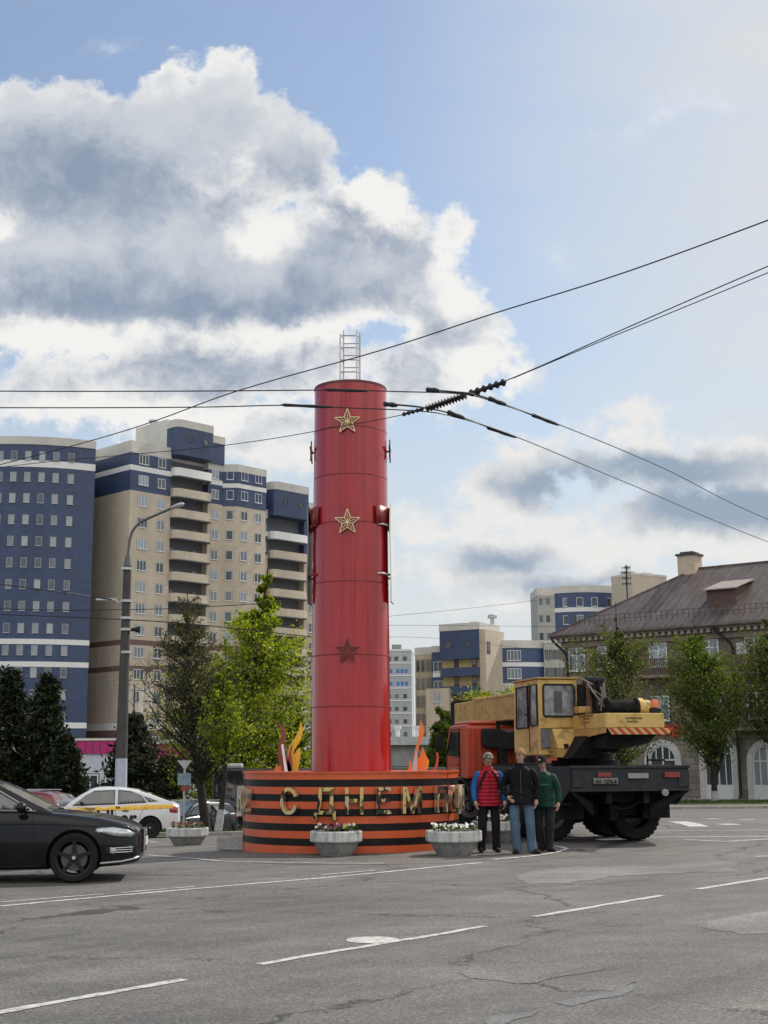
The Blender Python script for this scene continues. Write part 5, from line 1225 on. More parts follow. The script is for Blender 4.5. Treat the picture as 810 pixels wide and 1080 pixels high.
class Car:
    def __init__(s, name, label, loc, rz, body, prof, W, belt, roof, cat='car', group=None, cut=None):
        """prof rows: x, zbot, ztop, halfwidth ; roof rows: x, z ; belt (x0,x1) of greenhouse"""
        s.o = thing(name, label, cat, loc, rz, group); s.p = prof; s.W = W; s.body = body
        s.px = [p[0] for p in prof]; s.roof = roof; s.cut = cut
    def at(s, x):
        return [float(np.interp(x, s.px, [p[i] for p in s.p])) for i in (1, 2, 3)]
    def sec(s, x):
        zb, zt, w_ = s.at(x); h = zt-zb
        return [(w_*.88, zb), (w_*.965, zb+.05*h), (w_*.99, zb+.16*h), (w_*1.0, zb+.42*h), (w_*.995, zb+.62*h), (w_*.968, zb+.80*h), (w_*.945, zt-.07*h), (w_*.90, zt-.015*h), (w_*.78, zt+.004), (w_*.5, zt+.018), (w_*.2, zt+.026)]
    def ys(s, x, z):
        q = s.sec(x)[:8]; return float(np.interp(z, [a[1] for a in q], [a[0] for a in q]))
    def roofz(s, x): return float(np.interp(x, [r[0] for r in s.roof], [r[1] for r in s.roof]))
    def gw(s, x): return s.at(x)[2]*.905
    def yg(s, x, z):
        zt = s.at(x)[1]; return s.gw(x) - .33*max(0, z-zt) - .10*max(0, z-zt)**2
    def smooth(s, rows, n):
        xs_ = np.linspace(rows[0][0], rows[-1][0], n)
        return xs_
    def build(s, arches=(), wheel_r=.33, lower=None):
        xs_ = sorted(set(list(np.linspace(s.px[0], s.px[-1], 58))+s.px)); rings = []
        vs = []; fs = []
        for x in xs_:
            q = s.sec(x); ring = [(x, y, z) for y, z in q] + [(x, -y, z) for y, z in reversed(q)]; rings.append(len(ring)); vs += ring
        k = rings[0]
        for i in range(len(xs_)-1):
            for j in range(k): jj = (j+1) % k; fs.append((i*k+j, i*k+jj, (i+1)*k+jj, (i+1)*k+j))
        fs.append(tuple(range(k))[::-1]); fs.append(tuple((len(xs_)-1)*k+j for j in range(k)))
        mb = MB(); mb.add(vs, fs); o = mb.build('body', [s.body, TRIMB], s.o)
        bm = bmesh.new(); bm.from_mesh(o.data); bmesh.ops.recalc_face_normals(bm, faces=bm.faces[:]); bm.to_mesh(o.data); bm.free()
        cuts = []
        for (ax, ar, az) in arches:
            for sd in (-1, 1):
                c = MB(); c.lathe([(ar, -.22), (ar, .22)], 40, Matrix.Translation((ax, sd*(s.W/2-.06), az)) @ Matrix.Rotation(PI/2, 4, 'X')); co_ = c.build('cut', [TRIMB]); co_.parent = s.o; cuts.append(co_)
                bm = bmesh.new(); bm.from_mesh(co_.data); bmesh.ops.recalc_face_normals(bm, faces=bm.faces[:]); bm.to_mesh(co_.data); bm.free()
                m = o.modifiers.new('b', 'BOOLEAN'); m.operation = 'DIFFERENCE'; m.object = co_; m.solver = 'EXACT'; m.material_mode = 'TRANSFER'
        if cuts:
            me = eval_mesh(o, 'body'); o.modifiers.clear(); o.data = me
            for c in cuts: bpy.data.objects.remove(c)
        o.data.polygons.foreach_set('use_smooth', [True]*len(o.data.polygons)); o.data.set_sharp_from_angle(angle=R(38))
        s.bodyo = o
        # cabin shell
        x0, x1 = s.roof[0][0], s.roof[-1][0]; xs_ = sorted(set(list(np.linspace(x0, x1, 46))+[r[0] for r in s.roof])); vs = []; k = 0
        for x in xs_:
            zr = s.roofz(x); zt = s.at(x)[1]-.03; h = max(.01, zr-zt); q = []
            for f in (0, .3, .6, .82): z = zt+h*f; q.append((s.yg(x, z), z))
            yt = s.yg(x, zt+h*.82); d = min(h*.18, .12); q += [(yt-d*.35, zr-d*.35), (yt-d*1.0, zr-d*.06), (yt*.6, zr+.012), (yt*.25, zr+.02)]
            ring = [(x, y, z) for y, z in q]+[(x, -y, z) for y, z in reversed(q)]; k = len(ring); vs += ring
        fs = [(i*k+j, i*k+j+1, (i+1)*k+j+1, (i+1)*k+j) for i in range(len(xs_)-1) for j in range(k-1)]
        mb = MB(); mb.add(vs, fs); r = mb.build('roof', s.body, s.o, smooth=50)
        bm = bmesh.new(); bm.from_mesh(r.data); bmesh.ops.recalc_face_normals(bm, faces=bm.faces[:]); bm.to_mesh(r.data); bm.free()
        s.roofo = r
    def panel(s, name, poly, surf, off, m, parent=None, sides=(-1, 1), thick=.006, sub=.10, label=None, smooth=True):
        out = []
        for sd in sides:
            bm = bmesh.new(); vs = [bm.verts.new((x, 0, z)) for x, z in poly]; bm.faces.new(vs); bmesh.ops.triangulate(bm, faces=bm.faces[:])
            for _ in range(5):
                es = [e for e in bm.edges if e.calc_length() > sub]
                if not es: break
                bmesh.ops.subdivide_edges(bm, edges=es, cuts=1); bmesh.ops.triangulate(bm, faces=bm.faces[:])
            for v in bm.verts: v.co.y = sd*(surf(v.co.x, v.co.z)+off)
            bmesh.ops.recalc_face_normals(bm, faces=bm.faces[:])
            for f in bm.faces:
                f.smooth = smooth
            if sum(f.normal.y for f in bm.faces)*sd < 0: bmesh.ops.reverse_faces(bm, faces=bm.faces[:])
            me = bpy.data.meshes.new(name); bm.to_mesh(me); bm.free(); me.materials.append(m)
            o = link_mesh(name, me, parent or s.o); out.append(o)
            if thick: md = o.modifiers.new('s', 'SOLIDIFY'); md.thickness = thick; md.offset = -1
        return out
    def line(s, name, pts, surf, off, r, m, parent=None, sides=(-1, 1)):
        for sd in sides:
            P_ = []
            for (a, b) in zip(pts, pts[1:]):
                for i in range(6): x = a[0]+(b[0]-a[0])*i/6; z = a[1]+(b[1]-a[1])*i/6; P_.append((x, sd*(surf(x, z)+off), z))
            x, z = pts[-1]; P_.append((x, sd*(surf(x, z)+off), z)); mb = MB(); mb.tube(P_, r, 5); mb.build(name, m, parent or s.o, smooth=60)
    def screen(s, name, x0, x1, y_in, m, parent=None, z_off=.006):
        """glass lying on the sloping part of the roof shell between x0 and x1"""
        mb = MB(); vs = []; n, k = 8, 9
        for i in range(n+1):
            x = x0+(x1-x0)*i/n; zr = s.roofz(x); zt = s.at(x)[1]-.03; h = max(.01, zr-zt); yt = s.yg(x, zt+h*.82)-min(h*.18, .12)*.9-y_in
            for j in range(k):
                q = -1+2*j/(k-1); z = zr+.02*(1-abs(q))+z_off; vs.append((x, yt*q, z))
        mb.add(vs, [(i*k+j, i*k+j+1, (i+1)*k+j+1, (i+1)*k+j) for i in range(n) for j in range(k-1)]); o = mb.build(name, m, parent or s.o, smooth=60)
        return o
def seg_poly(a, b, w_):
    return [(a[0], a[1]-w_/2), (b[0], b[1]-w_/2), (b[0], b[1]+w_/2), (a[0], a[1]+w_/2)]
# --- black sedan in front
BP, t, b = nt('black_metallic_paint'); b.inputs['Base Color'].default_value = (.010, .011, .014, 1); b.inputs['Specular IOR Level'].default_value = .12; b.inputs['Coat Weight'].default_value = .42; b.inputs['Coat Roughness'].default_value = .02
n_ = noise(t, objco(t), 3, 5, .6); lk(t, ramp(t, n_, [(.3, (.004, .0045, .006)), (.7, (.009, .0095, .012))]).outputs[0], b.inputs['Base Color']); lk(t, ramp(t, noise(t, objco(t), 6, 6, .7), [(.35, (.16, .16, .16)), (.7, (.30, .30, .30))]).outputs[0], b.inputs['Roughness'])
prof = [(-2.35, .42, .78, .62), (-2.28, .34, .96, .74), (-2.1, .26, 1.03, .84), (-1.6, .22, 1.045, .895), (-.9, .19, 1.01, .912), (0, .18, .985, .913), (.8, .18, .965, .913), (1.0, .18, .955, .912), (1.4, .19, .915, .908), (1.8, .20, .862, .885), (2.05, .215, .805, .840), (2.18, .225, .765, .785), (2.27, .24, .720, .715), (2.33, .26, .665, .63), (2.35, .29, .61, .55)]
roof = [(-1.95, 1.03), (-1.55, 1.17), (-1.05, 1.335), (-.6, 1.40), (-.2, 1.42), (.1, 1.405), (.32, 1.345), (.6, 1.21), (.9, 1.055), (1.12, .955)]
wc = GP(77, 931.5); yaw = R(7); wr = .335
fwx = 1.46
cx_ = wc.x - (fwx*math.cos(yaw) + .86*math.sin(yaw)); cy_ = wc.y - (fwx*math.sin(yaw) - .86*math.cos(yaw))
A = Car('parked_sedan', 'glossy black sedan cut off by the left edge in the foreground, nose to the right', (cx_, cy_, .005), yaw, BP, prof, 1.83, None, roof, 'car')
A.o.name = 'black_sedan'
A.build([(fwx, .375, wr+.01), (-1.36, .375, wr+.01)])
for x in (fwx, -1.36):
    for sd in (-1, 1): wheel(A.o, x, sd*.795, wr, sd, RIMB, rr=.75)
A.panel('side_window', [(-.50, .995), (.80, .985), (.72, 1.045), (.30, 1.275), (.05, 1.345), (-.50, 1.365)], A.yg, .006, CGL); A.panel('side_window', [(-1.50, 1.06), (-.58, 1.00), (-.58, 1.365), (-.95, 1.30), (-1.30, 1.18)], A.yg, .006, CGL)
A.line('window_trim', [(.86, .985), (.75, 1.045), (.32, 1.290), (.05, 1.365), (-.55, 1.385), (-1.0, 1.315), (-1.6, 1.12)], A.yg, .010, .009, CHROME); A.line('window_trim', [(.92, .975), (0, .992), (-1.6, 1.05)], A.yg, .012, .010, CHROME)
A.screen('windscreen', .30, 1.04, .02, CGL2); A.screen('rear_window', -1.85, -1.0, .05, CGL)
A.line('door_seam', [(.86, .97), (.90, .75), (.88, .40), (.80, .22)], A.ys, .001, .0035, TRIMB); A.line('door_seam', [(-.46, .98), (-.48, .6), (-.46, .22)], A.ys, .001, .0035, TRIMB)
A.line('sill_trim', [(1.02, .235), (0, .225), (-1.0, .235)], A.ys, .004, .012, TRIMB); A.line('crease', [(1.9, .735), (1.2, .79), (.5, .80), (-1.5, .86)], A.ys, .0005, .006, BP)
A.panel('headlight', [(1.74, .690), (1.76, .735), (1.98, .740), (2.18, .705), (2.28, .650), (2.24, .610), (2.02, .612), (1.84, .645)], A.ys, .006, LENS, label=None)
for o in A.panel('headlight_bezel', [(1.78, .665), (2.02, .600), (2.26, .598), (2.26, .612), (2.02, .618), (1.82, .678)], A.ys, .010, TRIMB): pass
A.panel('bumper_vent', [(1.88, .37), (1.90, .47), (2.15, .485), (2.27, .475), (2.27, .40), (2.1, .37)], A.ys, .004, TRIMB)
for z in (.40, .43, .46): A.line('vent_slat', [(1.95, z), (2.1, z), (2.25, z+.003)], A.ys, .010, .005, CHROME)
for sd in (-1, 1): mb = MB(); mb.lathe([(.002, .0), (.045, 0), (.04, .02), (.002, .025)], 16, Matrix.Translation((1.99, sd*(A.ys(1.99, .42)+.002), .425)) @ Matrix.Rotation(-sd*PI/2, 4, 'X')); mb.build('fog_lamp', LENS, A.o, smooth=50)
A.line('lip_spoiler', [(1.82, .255), (2.1, .275), (2.25, .30), (2.33, .325)], A.ys, .012, .014, mat('lip_grey', (.30, .31, .32), .35, .5))
mb = MB(); mb.box(2.30, 2.385, -.30, .30, .36, .69, 0); mb.build('grille', TRIMB, A.o, bevel=.02)
mb = MB()
for z in (.42, .47, .52, .57, .62): mb.box(2.383, 2.396, -.27, .27, z, z+.012)
for y in (-.29, .28): mb.box(2.375, 2.395, y, y+.012, .37, .69)
mb.box(2.375, 2.395, -.29, .29, .683, .697); mb.box(2.375, 2.395, -.29, .29, .36, .372); mb.build('grille_bars', CHROME, A.o)
mb = MB()
for i in range(4): mb.lathe([(.030, -.004), (.036, -.004), (.036, .004), (.030, .004)], 20, Matrix.Translation((2.402, -.078+.052*i, .645)) @ Matrix.Rotation(PI/2, 4, 'Y'), closed=True)
mb.build('badge', CHROME, A.o, smooth=50)
mb = MB(); mb.box(2.397, 2.41, -.26, .26, .455, .565); mb.build('number_plate', PLATE, A.o, bevel=.004)
for sd in (-1, 1):
    mb = MB(); mb.ball((.74, sd*1.00, 1.03), .10, 10, 0, (.75, 1.05, .72)); mb.tube([(.78, sd*.86, .965), (.76, sd*.93, 1.0)], .025, 8); mb.build('mirror', [BP], A.o, smooth=60)
    mb = MB(); mb.box(-.38, -.20, sd*(A.ys(-.3, .82)+.012)-.012, sd*(A.ys(-.3, .82)+.012)+.012, .81, .84); mb.build('door_handle', BP, A.o, bevel=.008)
# --- driver silhouette is not visible; interior kept dark
# --- white taxi
def sedan2(label, wheel_px, wheel_py, yaw, body, scale=1.0, name='taxi'):
    prof = [(-2.18, .45, .75, .60), (-2.14, .38, .93, .70), (-2.0, .28, 1.00, .79), (-1.6, .24, 1.02, .83), (-.8, .2, .985, .85), (0, .19, .955, .85), (.7, .19, .93, .85), (1.1, .19, .90, .848), (1.5, .2, .84, .83), (1.85, .22, .76, .78), (2.03, .24, .69, .71), (2.13, .27, .62, .62), (2.18, .31, .56, .50)]
    roof = [(-2.02, 1.0), (-1.75, 1.10), (-1.3, 1.27), (-.9, 1.39), (-.45, 1.455), (0, 1.47), (.28, 1.45), (.45, 1.40), (.7, 1.26), (.95, 1.09), (1.15, .90)]
    wc = GP(wheel_px, wheel_py); rw = -1.33; loc = None
    cx_ = wc.x - (rw*math.cos(yaw) - .80*math.sin(yaw)); cy_ = wc.y - (rw*math.sin(yaw) + .80*math.cos(yaw))   # near side is +y (left)
    c = Car(name, label, (cx_, cy_, G(cx_, cy_)), yaw, body, prof, 1.70, None, roof, 'car'); c.build([(1.22, .345, .32), (rw, .345, .32)])
    for x in (1.22, rw):
        for sd in (-1, 1): wheel(c.o, x, sd*.735, .31, sd, RIMB, .19, 9)
    return c
WP = paint('white_car_paint', (.66, .67, .68)); YB = mat('taxi_yellow', (.80, .46, .02), .4, var=.04, coat=.6)
T_ = sedan2('white taxi with yellow side stripe and black lettering behind the black sedan', 158, 884, R(180+8), WP)
T_.panel('side_window', [(-.30, .985), (.92, .955), (.55, 1.24), (.30, 1.375), (-.30, 1.40)], T_.yg, .005, CGL); T_.panel('side_window', [(-1.22, 1.03), (-.38, .99), (-.38, 1.40), (-.75, 1.36), (-1.05, 1.24)], T_.yg, .005, CGL)
T_.panel('quarter_window', [(-1.55, 1.06), (-1.27, 1.04), (-1.10, 1.215), (-1.32, 1.15)], T_.yg, .005, CGL)
T_.screen('windscreen', .42, 1.10, .02, CGL2); T_.screen('rear_window', -1.92, -1.0, .04, CGL)
T_.panel('stripe', [(-2.02, .86), (-1.2, .83), (0, .80), (.86, .775), (1.05, .90), (.7, .905), (0, .93), (-1.2, .965), (-2.02, .975)], T_.ys, .004, YB, thick=.003)
T_.line('door_seam', [(.72, .93), (.74, .5), (.66, .24)], T_.ys, .001, .005, TRIMB); T_.line('door_seam', [(-.34, .95), (-.34, .24)], T_.ys, .001, .005, TRIMB); T_.line('door_seam', [(-1.2, .98), (-1.05, .7), (-1.0, .4)], T_.ys, .001, .005, TRIMB)
T_.panel('tail_lamp', [(-2.12, .72), (-1.90, .74), (-1.86, .84), (-2.0, .90), (-2.12, .90)], T_.ys, .008, REDL); T_.panel('headlight', [(1.60, .64), (2.06, .56), (2.10, .62), (1.85, .72), (1.62, .74)], T_.ys, .006, LENS)
for sd in (-1, 1):
    for x in (-.62, .42): mb = MB(); yy = sd*(T_.ys(x, .80)+.015); mb.box(x-.09, x+.09, yy-.012, yy+.012, .785, .81); mb.build('door_handle', TRIMB, T_.o, bevel=.006)
    mb = MB(); mb.ball((.62, sd*.94, 1.02), .09, 8, 0, (.8, 1.1, .75)); mb.build('mirror', TRIMB, T_.o, smooth=60)
me = text_mesh('Uber', .66, .003, .012); me.materials.append(TRIMB)
bm = bmesh.new(); bm.from_mesh(me)
for v in bm.verts:
    x, z, e = v.co.x*1.0, v.co.y, v.co.z; xx_ = -.36-x*.84; zz_ = .37+z; v.co = (xx_, T_.ys(xx_, zz_)+.028+e, zz_)
bm.to_mesh(me); bm.free(); link_mesh('lettering', me, T_.o)
for q_, xx0, zz0 in (('ТАКСИ', .40, .835), ('973', -.40, .865)):
    me = text_mesh(q_, .085, .002, .004); me.materials.append(TRIMB); bm = bmesh.new(); bm.from_mesh(me)
    for v in bm.verts:
        x, z, e = v.co.x, v.co.y, v.co.z; xx_ = xx0-x; zz_ = zz0+z; v.co = (xx_, T_.ys(xx_, zz_)+.010+e, zz_)
    bm.to_mesh(me); bm.free(); link_mesh('lettering', me, T_.o)
# --- hatchbacks and van far behind
def hatch(label, px_, Yc, yaw, body, H=1.5, L=4.1, name='parked_car', group=None):
    k = L/4.1; h = H/1.5
    prof = [(x*k, a, b_*h, c) for x, a, b_, c in [(-2.05, .45, .85, .62), (-2.0, .36, 1.02, .74), (-1.8, .26, 1.04, .82), (-.8, .2, 1.0, .85), (.6, .2, .98, .85), (1.1, .2, .95, .845), (1.6, .22, .84, .80), (1.9, .26, .72, .70), (2.05, .32, .60, .52)]]
    roof = [(x*k, z*h) for x, z in [(-2.0, 1.02), (-1.88, 1.15), (-1.6, 1.40), (-1.2, 1.48), (-.4, 1.53), (.2, 1.50), (.5, 1.40), (.85, 1.18), (1.2, .95)]]
    x = XY(px_, Yc); c = Car(name, label, (x, Yc, G(x, Yc)), yaw, body, prof, 1.7, None, roof, 'car', group); c.build([(1.25*k, .35, .33), (-1.3*k, .35, .33)])
    for xx in (1.25*k, -1.3*k):
        for sd in (-1, 1): wheel(c.o, xx, sd*.735, .31, sd, RIMS, .19, 7)
    c.panel('side_window', [(-.2*k, 1.02*h), (.85*k, 1.0*h), (.45*k, 1.30*h), (.2*k, 1.42*h), (-.2*k, 1.44*h)], c.yg, .005, CGL); c.panel('side_window', [(-1.35*k, 1.07*h), (-.28*k, 1.03*h), (-.28*k, 1.44*h), (-1.1*k, 1.40*h)], c.yg, .005, CGL)
    c.screen('windscreen', .45*k, 1.1*k, .03, CGL2); c.screen('rear_window', -1.97*k, -1.6*k, .06, CGL2)
    c.panel('tail_lamp', [(-2.0*k, .80*h), (-1.78*k, .86*h), (-1.78*k, 1.0*h), (-1.98*k, .98*h)], c.ys, .008, REDL)
    for sd in (-1, 1): mb = MB(); mb.box(-1.2*k, .2*k, sd*.565-.015, sd*.565+.015, 1.53*h, 1.56*h); mb.build('roof_rail', STEEL, c.o)
    return c
hatch('dark red hatchback half hidden behind the bonnet of the black sedan and the taxi', 24, 46.5, R(180-22), paint('red_car_paint', (.18, .012, .015)), 1.62, 4.2)
hatch('dark grey car parked right behind the tail of the white taxi', 190, 52, R(180-15), paint('grey_car_paint', (.022, .024, .027)), 1.5)
hatch('small dark blue grey hatchback in front of the white van by the tree trunk', 201, 51, R(235), paint('blue_grey_paint', (.018, .024, .032)), 1.45, 3.9)
def van():
    x = XY(200, 62); o = thing('parked_van', 'white van with raked nose left of the dark tree trunk', 'van', (x, 62, G(x, 62)), R(200))
    mb = MB(); pts = [(-2.4, .35), (2.3, .35), (2.45, .6), (2.35, 1.0), (1.75, 1.2), (1.1, 1.95), (.7, 2.05), (-2.3, 2.1), (-2.42, 1.9)]
    mb.prism([(x, -.9, z) for x, z in pts], (0, 1.8, 0)); mb.build('body', WP, o, bevel=.08)
    for sd in (-1, 1): mb = MB(); q = [(.55, 1.2), (1.55, 1.2), (1.05, 1.8), (.55, 1.85)]; mb.prism([(x, sd*.9, z) for x, z in q], (0, sd*.012, 0)); mb.build('side_window', CGL, o)
    mb = MB(); mb.prism([(1.72, -.78, 1.26), (1.72, .78, 1.26), (1.14, .72, 1.93), (1.14, -.72, 1.93)], (.03, 0, .03)); mb.build('windscreen', CGL, o)
    for xx in (1.6, -1.5):
        for sd in (-1, 1): wheel(o, xx, sd*.82, .34, sd, RIMS, .2, 7)
van()
def bus():
    Y0 = 55; a = P(224, 822, Y0); x0 = a.x; o = thing('bus', 'black and white bus partly hidden by the plinth, behind the lawn', 'bus', (x0, Y0, G(x0, Y0)-.02), R(3)); H_b = 2.95
    BB = mat('bus_black', (.012, .012, .014), .25, var=.2, coat=.8); BW = mat('bus_white', (.42, .42, .42), .4, var=.08)
    mb = MB(); mb.box(0, 9.5, 0, 2.5, .95, H_b, 0); mb.build('body', BB, o, bevel=.08)
    mb = MB(); xs_ = [0, .75, 1.45, 2.6, 3.3, 5.0, 6.4, 7.3, 9.5]
    for a_, b_ in ((0, .55), (1.35, 3.1), (4.0, 6.2), (7.2, 9.5)): mb.box(a_, b_, -.012, 2.51, .3, 1.02, 0)
    mb.build('skirt', BW, o, bevel=.03)
    mb = MB(); 
    for a_, b_ in ((.15, 1.6), (1.7, 3.3), (3.4, 5.2), (5.3, 7.2)): mb.box(a_, b_, -.01, .0, 1.4, 2.5, 0)
    mb.build('side_window', CGL, o)
    mb = MB(); mb.box(.25, 1.15, .5, 2.0, H_b, H_b+.20, 0); mb.build('roof_unit', BW, o, bevel=.08)
    for x in (.95, 3.6, 6.7): wheel(o, x, .16, .47, -1, RIMS, .28, 8)
bus()
# road signs beside the bus
sg_ = thing('road_sign', 'grey backs of road signs on one post right of the small spruce', 'road sign', (XY(195, 48), 48, G(-7, 48)-.05)); zz_ = lambda y: P(195, y, 48).z-G(-7, 48)+.05
mb = MB(); mb.bar((0, 0, 0), (0, 0, zz_(802)), .04, 8); mb.build('post', STEEL, sg_)
mb = MB(); mb.prism([(-.26, -.05, zz_(802)), (.26, -.05, zz_(802)), (0, -.05, zz_(812))], (0, .02, 0)); mb.build('triangle_plate', STEEL, sg_)
mb = MB(); mb.box(-.23, .23, -.07, -.05, zz_(828), zz_(815.5)); mb.build('square_plate', mat('sign_blue_grey', (.20, .27, .34), .5), sg_)
mb = MB(); mb.box(-.10, .20, -.07, -.05, zz_(834), zz_(829)); mb.build('small_plate', mat('sign_dull_red', (.26, .05, .05), .5), sg_)
# ------------------------------------------------------------------ truck crane
CO = Vector((4.78, 26.75)); CYAW = R(13); cC, cS = math.cos(CYAW), math.sin(CYAW)
def tx(px, yl): r_ = (px-405)/1434.; return (r_*(CO.y+yl*cC)-CO.x+yl*cS)/(cC-r_*cS)
def tz(px, py, yl): x = tx(px, yl); return P(px, py, CO.y+x*cS+yl*cC).z
CR = thing('truck_crane', 'old orange truck with a yellow crane, seen from behind, right of the striped plinth', 'truck crane', (CO.x, CO.y, 0), CYAW)
CY = mat('crane_yellow', (.60, .40, .125), .5, var=.14, scale=1.3, dirt=(.24, .145, .05)); CYD = mat('crane_ochre', (.47, .29, .085), .6, var=.2, scale=1.5, dirt=(.20, .12, .06))
CO_ = mat('cab_orange', (.46, .058, .022), .42, var=.12, scale=1.4, dirt=(.34, .05, .03), coat=.3); CD = mat('chassis_dark', (.012, .012, .013), .75, var=.35, scale=3, dirt=(.03, .028, .026), spec=.15); CG = mat('chassis_grey', (.030, .031, .036), .65, var=.25, scale=3, dirt=(.05, .048, .045), spec=.25); RUST = mat('worn_steel', (.16, .14, .12), .6, .3, var=.4, scale=5)
GLC, t, b = nt('cab_glass'); b.inputs['Roughness'].default_value = .08; b.inputs['Specular IOR Level'].default_value = .8; lk(t, ramp(t, noise(t, objco(t), 3.2, 4, .6), [(.35, (.12, .14, .14)), (.5, (.24, .26, .26)), (.68, (.42, .44, .44))]).outputs[0], b.inputs['Base Color'])
GLK = mat('cab_glass_dark', (.03, .033, .036), .08, var=.3, spec=.8)
def pb(name, m, parent=CR, bevel=0.01, smooth=None, boxes=(), prisms=(), **k):
    mb = MB()
    for b_ in boxes: mb.box(*b_)
    for p_, v in prisms: mb.prism(p_, v)
    o = mb.build(name, m, parent, smooth, bevel); return o
# chassis
for x in (-.45, .33): pb('frame_rail', CD, boxes=[(x, x+.12, .1, 8.6, .78, 1.03)])
for y in (.5, 2.2, 4.4): pb('cross_member', CD, boxes=[(-.33, .33, y, y+.12, .8, 1.0)])
pb('rear_beam', CG, boxes=[(-1.22, 1.22, -.02, .16, 1.04, 1.50)], bevel=.015)
pb('deck', CD, boxes=[(-1.22, 1.22, .163, 5.2, 1.40, 1.50)])
pb('beam_flange', CG, boxes=[(-1.25, 1.28, -.05, -.022, 1.46, 1.52), (-1.25, 1.28, -.05, -.022, 1.02, 1.06), (-1.20, -.98, -.048, -.022, 1.1, 1.42), (1.02, 1.26, -.048, -.022, 1.1, 1.42)])
# slanted mudguards on both sides
for sd, mm in ((-1, CG), (1, CD)):
    pts = [(sd*1.225, -.02, 1.50), (sd*1.225, -.02, 1.06), (sd*1.225, .55, .74), (sd*1.225, .9, .74), (sd*1.225, 2.2, 1.30), (sd*1.225, 5.0, 1.30), (sd*1.225, 5.0, 1.50)]
    pb('side_skirt', mm, prisms=[(pts, (sd*.03, 0, 0))])
pb('support_arm', CD, prisms=[([(1.24, -.03, 1.10), (1.24, -.03, 1.0), (.55, .3, .50), (.55, .3, .75)], (0, .10, 0))]); pb('support_arm', CD, prisms=[([(-1.20, -.03, 1.04), (-1.20, -.03, .98), (-.65, .3, .55), (-.65, .3, .80)], (0, .10, 0))])
# lamps, plates
def rear(name, px0, px1, py0, py1, m, d=.05, y=-.03):
    x0, x1 = tx(px0, 0), tx(px1, 0); z0, z1 = tz(px0, py1, 0), tz(px0, py0, 0); return pb(name, m, boxes=[(x0, x1, y-d, y, z0, z1)], bevel=.006)
RL = mat('rear_lamp_red', (.22, .02, .015), .25, var=.3, scale=20, coat=.6)
rear('rear_lamp', 627, 641, 815, 819.5, RL); rear('rear_lamp', 697, 713, 814.3, 820, RL)
pl_ = rear('number_plate', 622.5, 648, 820.5, 827, mat('crane_plate', (.17, .165, .15), .6, var=.2))
me = text_mesh('АА 1276-6', .10, .002, .003); me.materials.append(BLK); link_mesh('lettering', me, pl_, (tx(635, 0), -.087, tz(635, 826.2, 0)), (PI/2, 0, 0))
rear('reflector_board', 659, 680, 815.5, 821, mat('board_pale', (.27, .28, .29), .5))
pb('side_lamp', RL, boxes=[(1.10, 1.20, -.045, -.03, 1.5-.3, 1.5-.22)])
pb('deck_box', CD, boxes=[(tx(681, .1), tx(700, .1), 0.0, .35, 1.503, 1.53)]); pb('deck_rail', CD, boxes=[(tx(681, .1), tx(682.5, .1), .1, .14, 1.5, 1.72), (tx(681, .1), tx(700, .1), .1, .14, 1.60, 1.64)])
# rear bogie and front axle
def truck_wheel(x, y, sd, dual=True):
    r = .52; M = Matrix.Rotation(-sd*PI/2, 4, 'X'); mb = MB()
    for off in ((0, -.30) if dual else (0,)):
        h = .125; mb.lathe([(.28, -h+off), (r*.92, -h+off), (r*.98, -h+.03+off), (r, -h+.05+off), (r, h-.05+off), (r*.98, h-.03+off), (r*.92, h+off), (.30, h-.01+off), (.28, h-.03+off)], 40, M, closed=True)
    for i in range(30):
        an = 2*PI*i/30; c_, s_ = math.cos(an), math.sin(an)
        for off in ((0, -.30) if dual else (0,)):
            Mq = M @ Matrix.Rotation(an, 4, 'Z'); mb.box(r-.01, r+.006, -.022, .022, -.11+off, -.01+off, 0, Mq); mb.box(r-.01, r+.006, .022, .066, .01+off, .11+off, 0, Mq)
    w_ = mb.build('wheel', RUB, CR, smooth=35, loc=(x, y, r+.01))
    mb = MB(); mb.lathe([(.27, -.10), (.285, .10), (.25, .06), (.20, .02), (.19, -.02)] if dual else [(.27, -.10), (.285, .10), (.26, .09), (.22, .10), (.16, .12)], 28, M, closed=True); mb.lathe([(.19, -.08), (.19, -.02), (.12, -.02), (.11, .10), (.05, .11)], 20, M)
    for i in range(8): an = 2*PI*i/8; mb.lathe([(.014, 0), (.014, .04)], 6, M @ Matrix.Translation((.155*math.cos(an), .155*math.sin(an), -.03)))
    mb.build('rim', mat('truck_rim', (.10, .10, .105), .6, var=.3), w_, smooth=40)
for y in (1.55, 2.90):
    truck_wheel(-1.10, y, -1); truck_wheel(.62, y, 1); pb('axle', CD, smooth=40, boxes=[(-.9, .9, y-.09, y+.09, .44, .62)])
    mb = MB(); mb.ball((0, y, .55), .26, 10); mb.build('differential', CD, CR, smooth=60)
truck_wheel(-1.05, 7.6, -1, False); truck_wheel(1.05, 7.6, 1, False); pb('axle', CD, boxes=[(-.9, .9, 7.52, 7.68, .42, .58)])
for sd in (-1, 1): pb('spring', CD, boxes=[(sd*.55-.06, sd*.55+.06, 1.3, 2.95, .66, .76)]); pb('mud_flap', mat('rubber_flap', (.016, .016, .016), .8), boxes=[(sd*.93-.30, sd*.93+.30, .86, .88, .46, 1.02)])
pb('outrigger_box', CD, boxes=[(-1.2, 1.2, .28, .62, .98, 1.36)]); pb('outrigger_box', CD, boxes=[(-1.2, 1.2, 4.3, 4.62, .95, 1.36)])
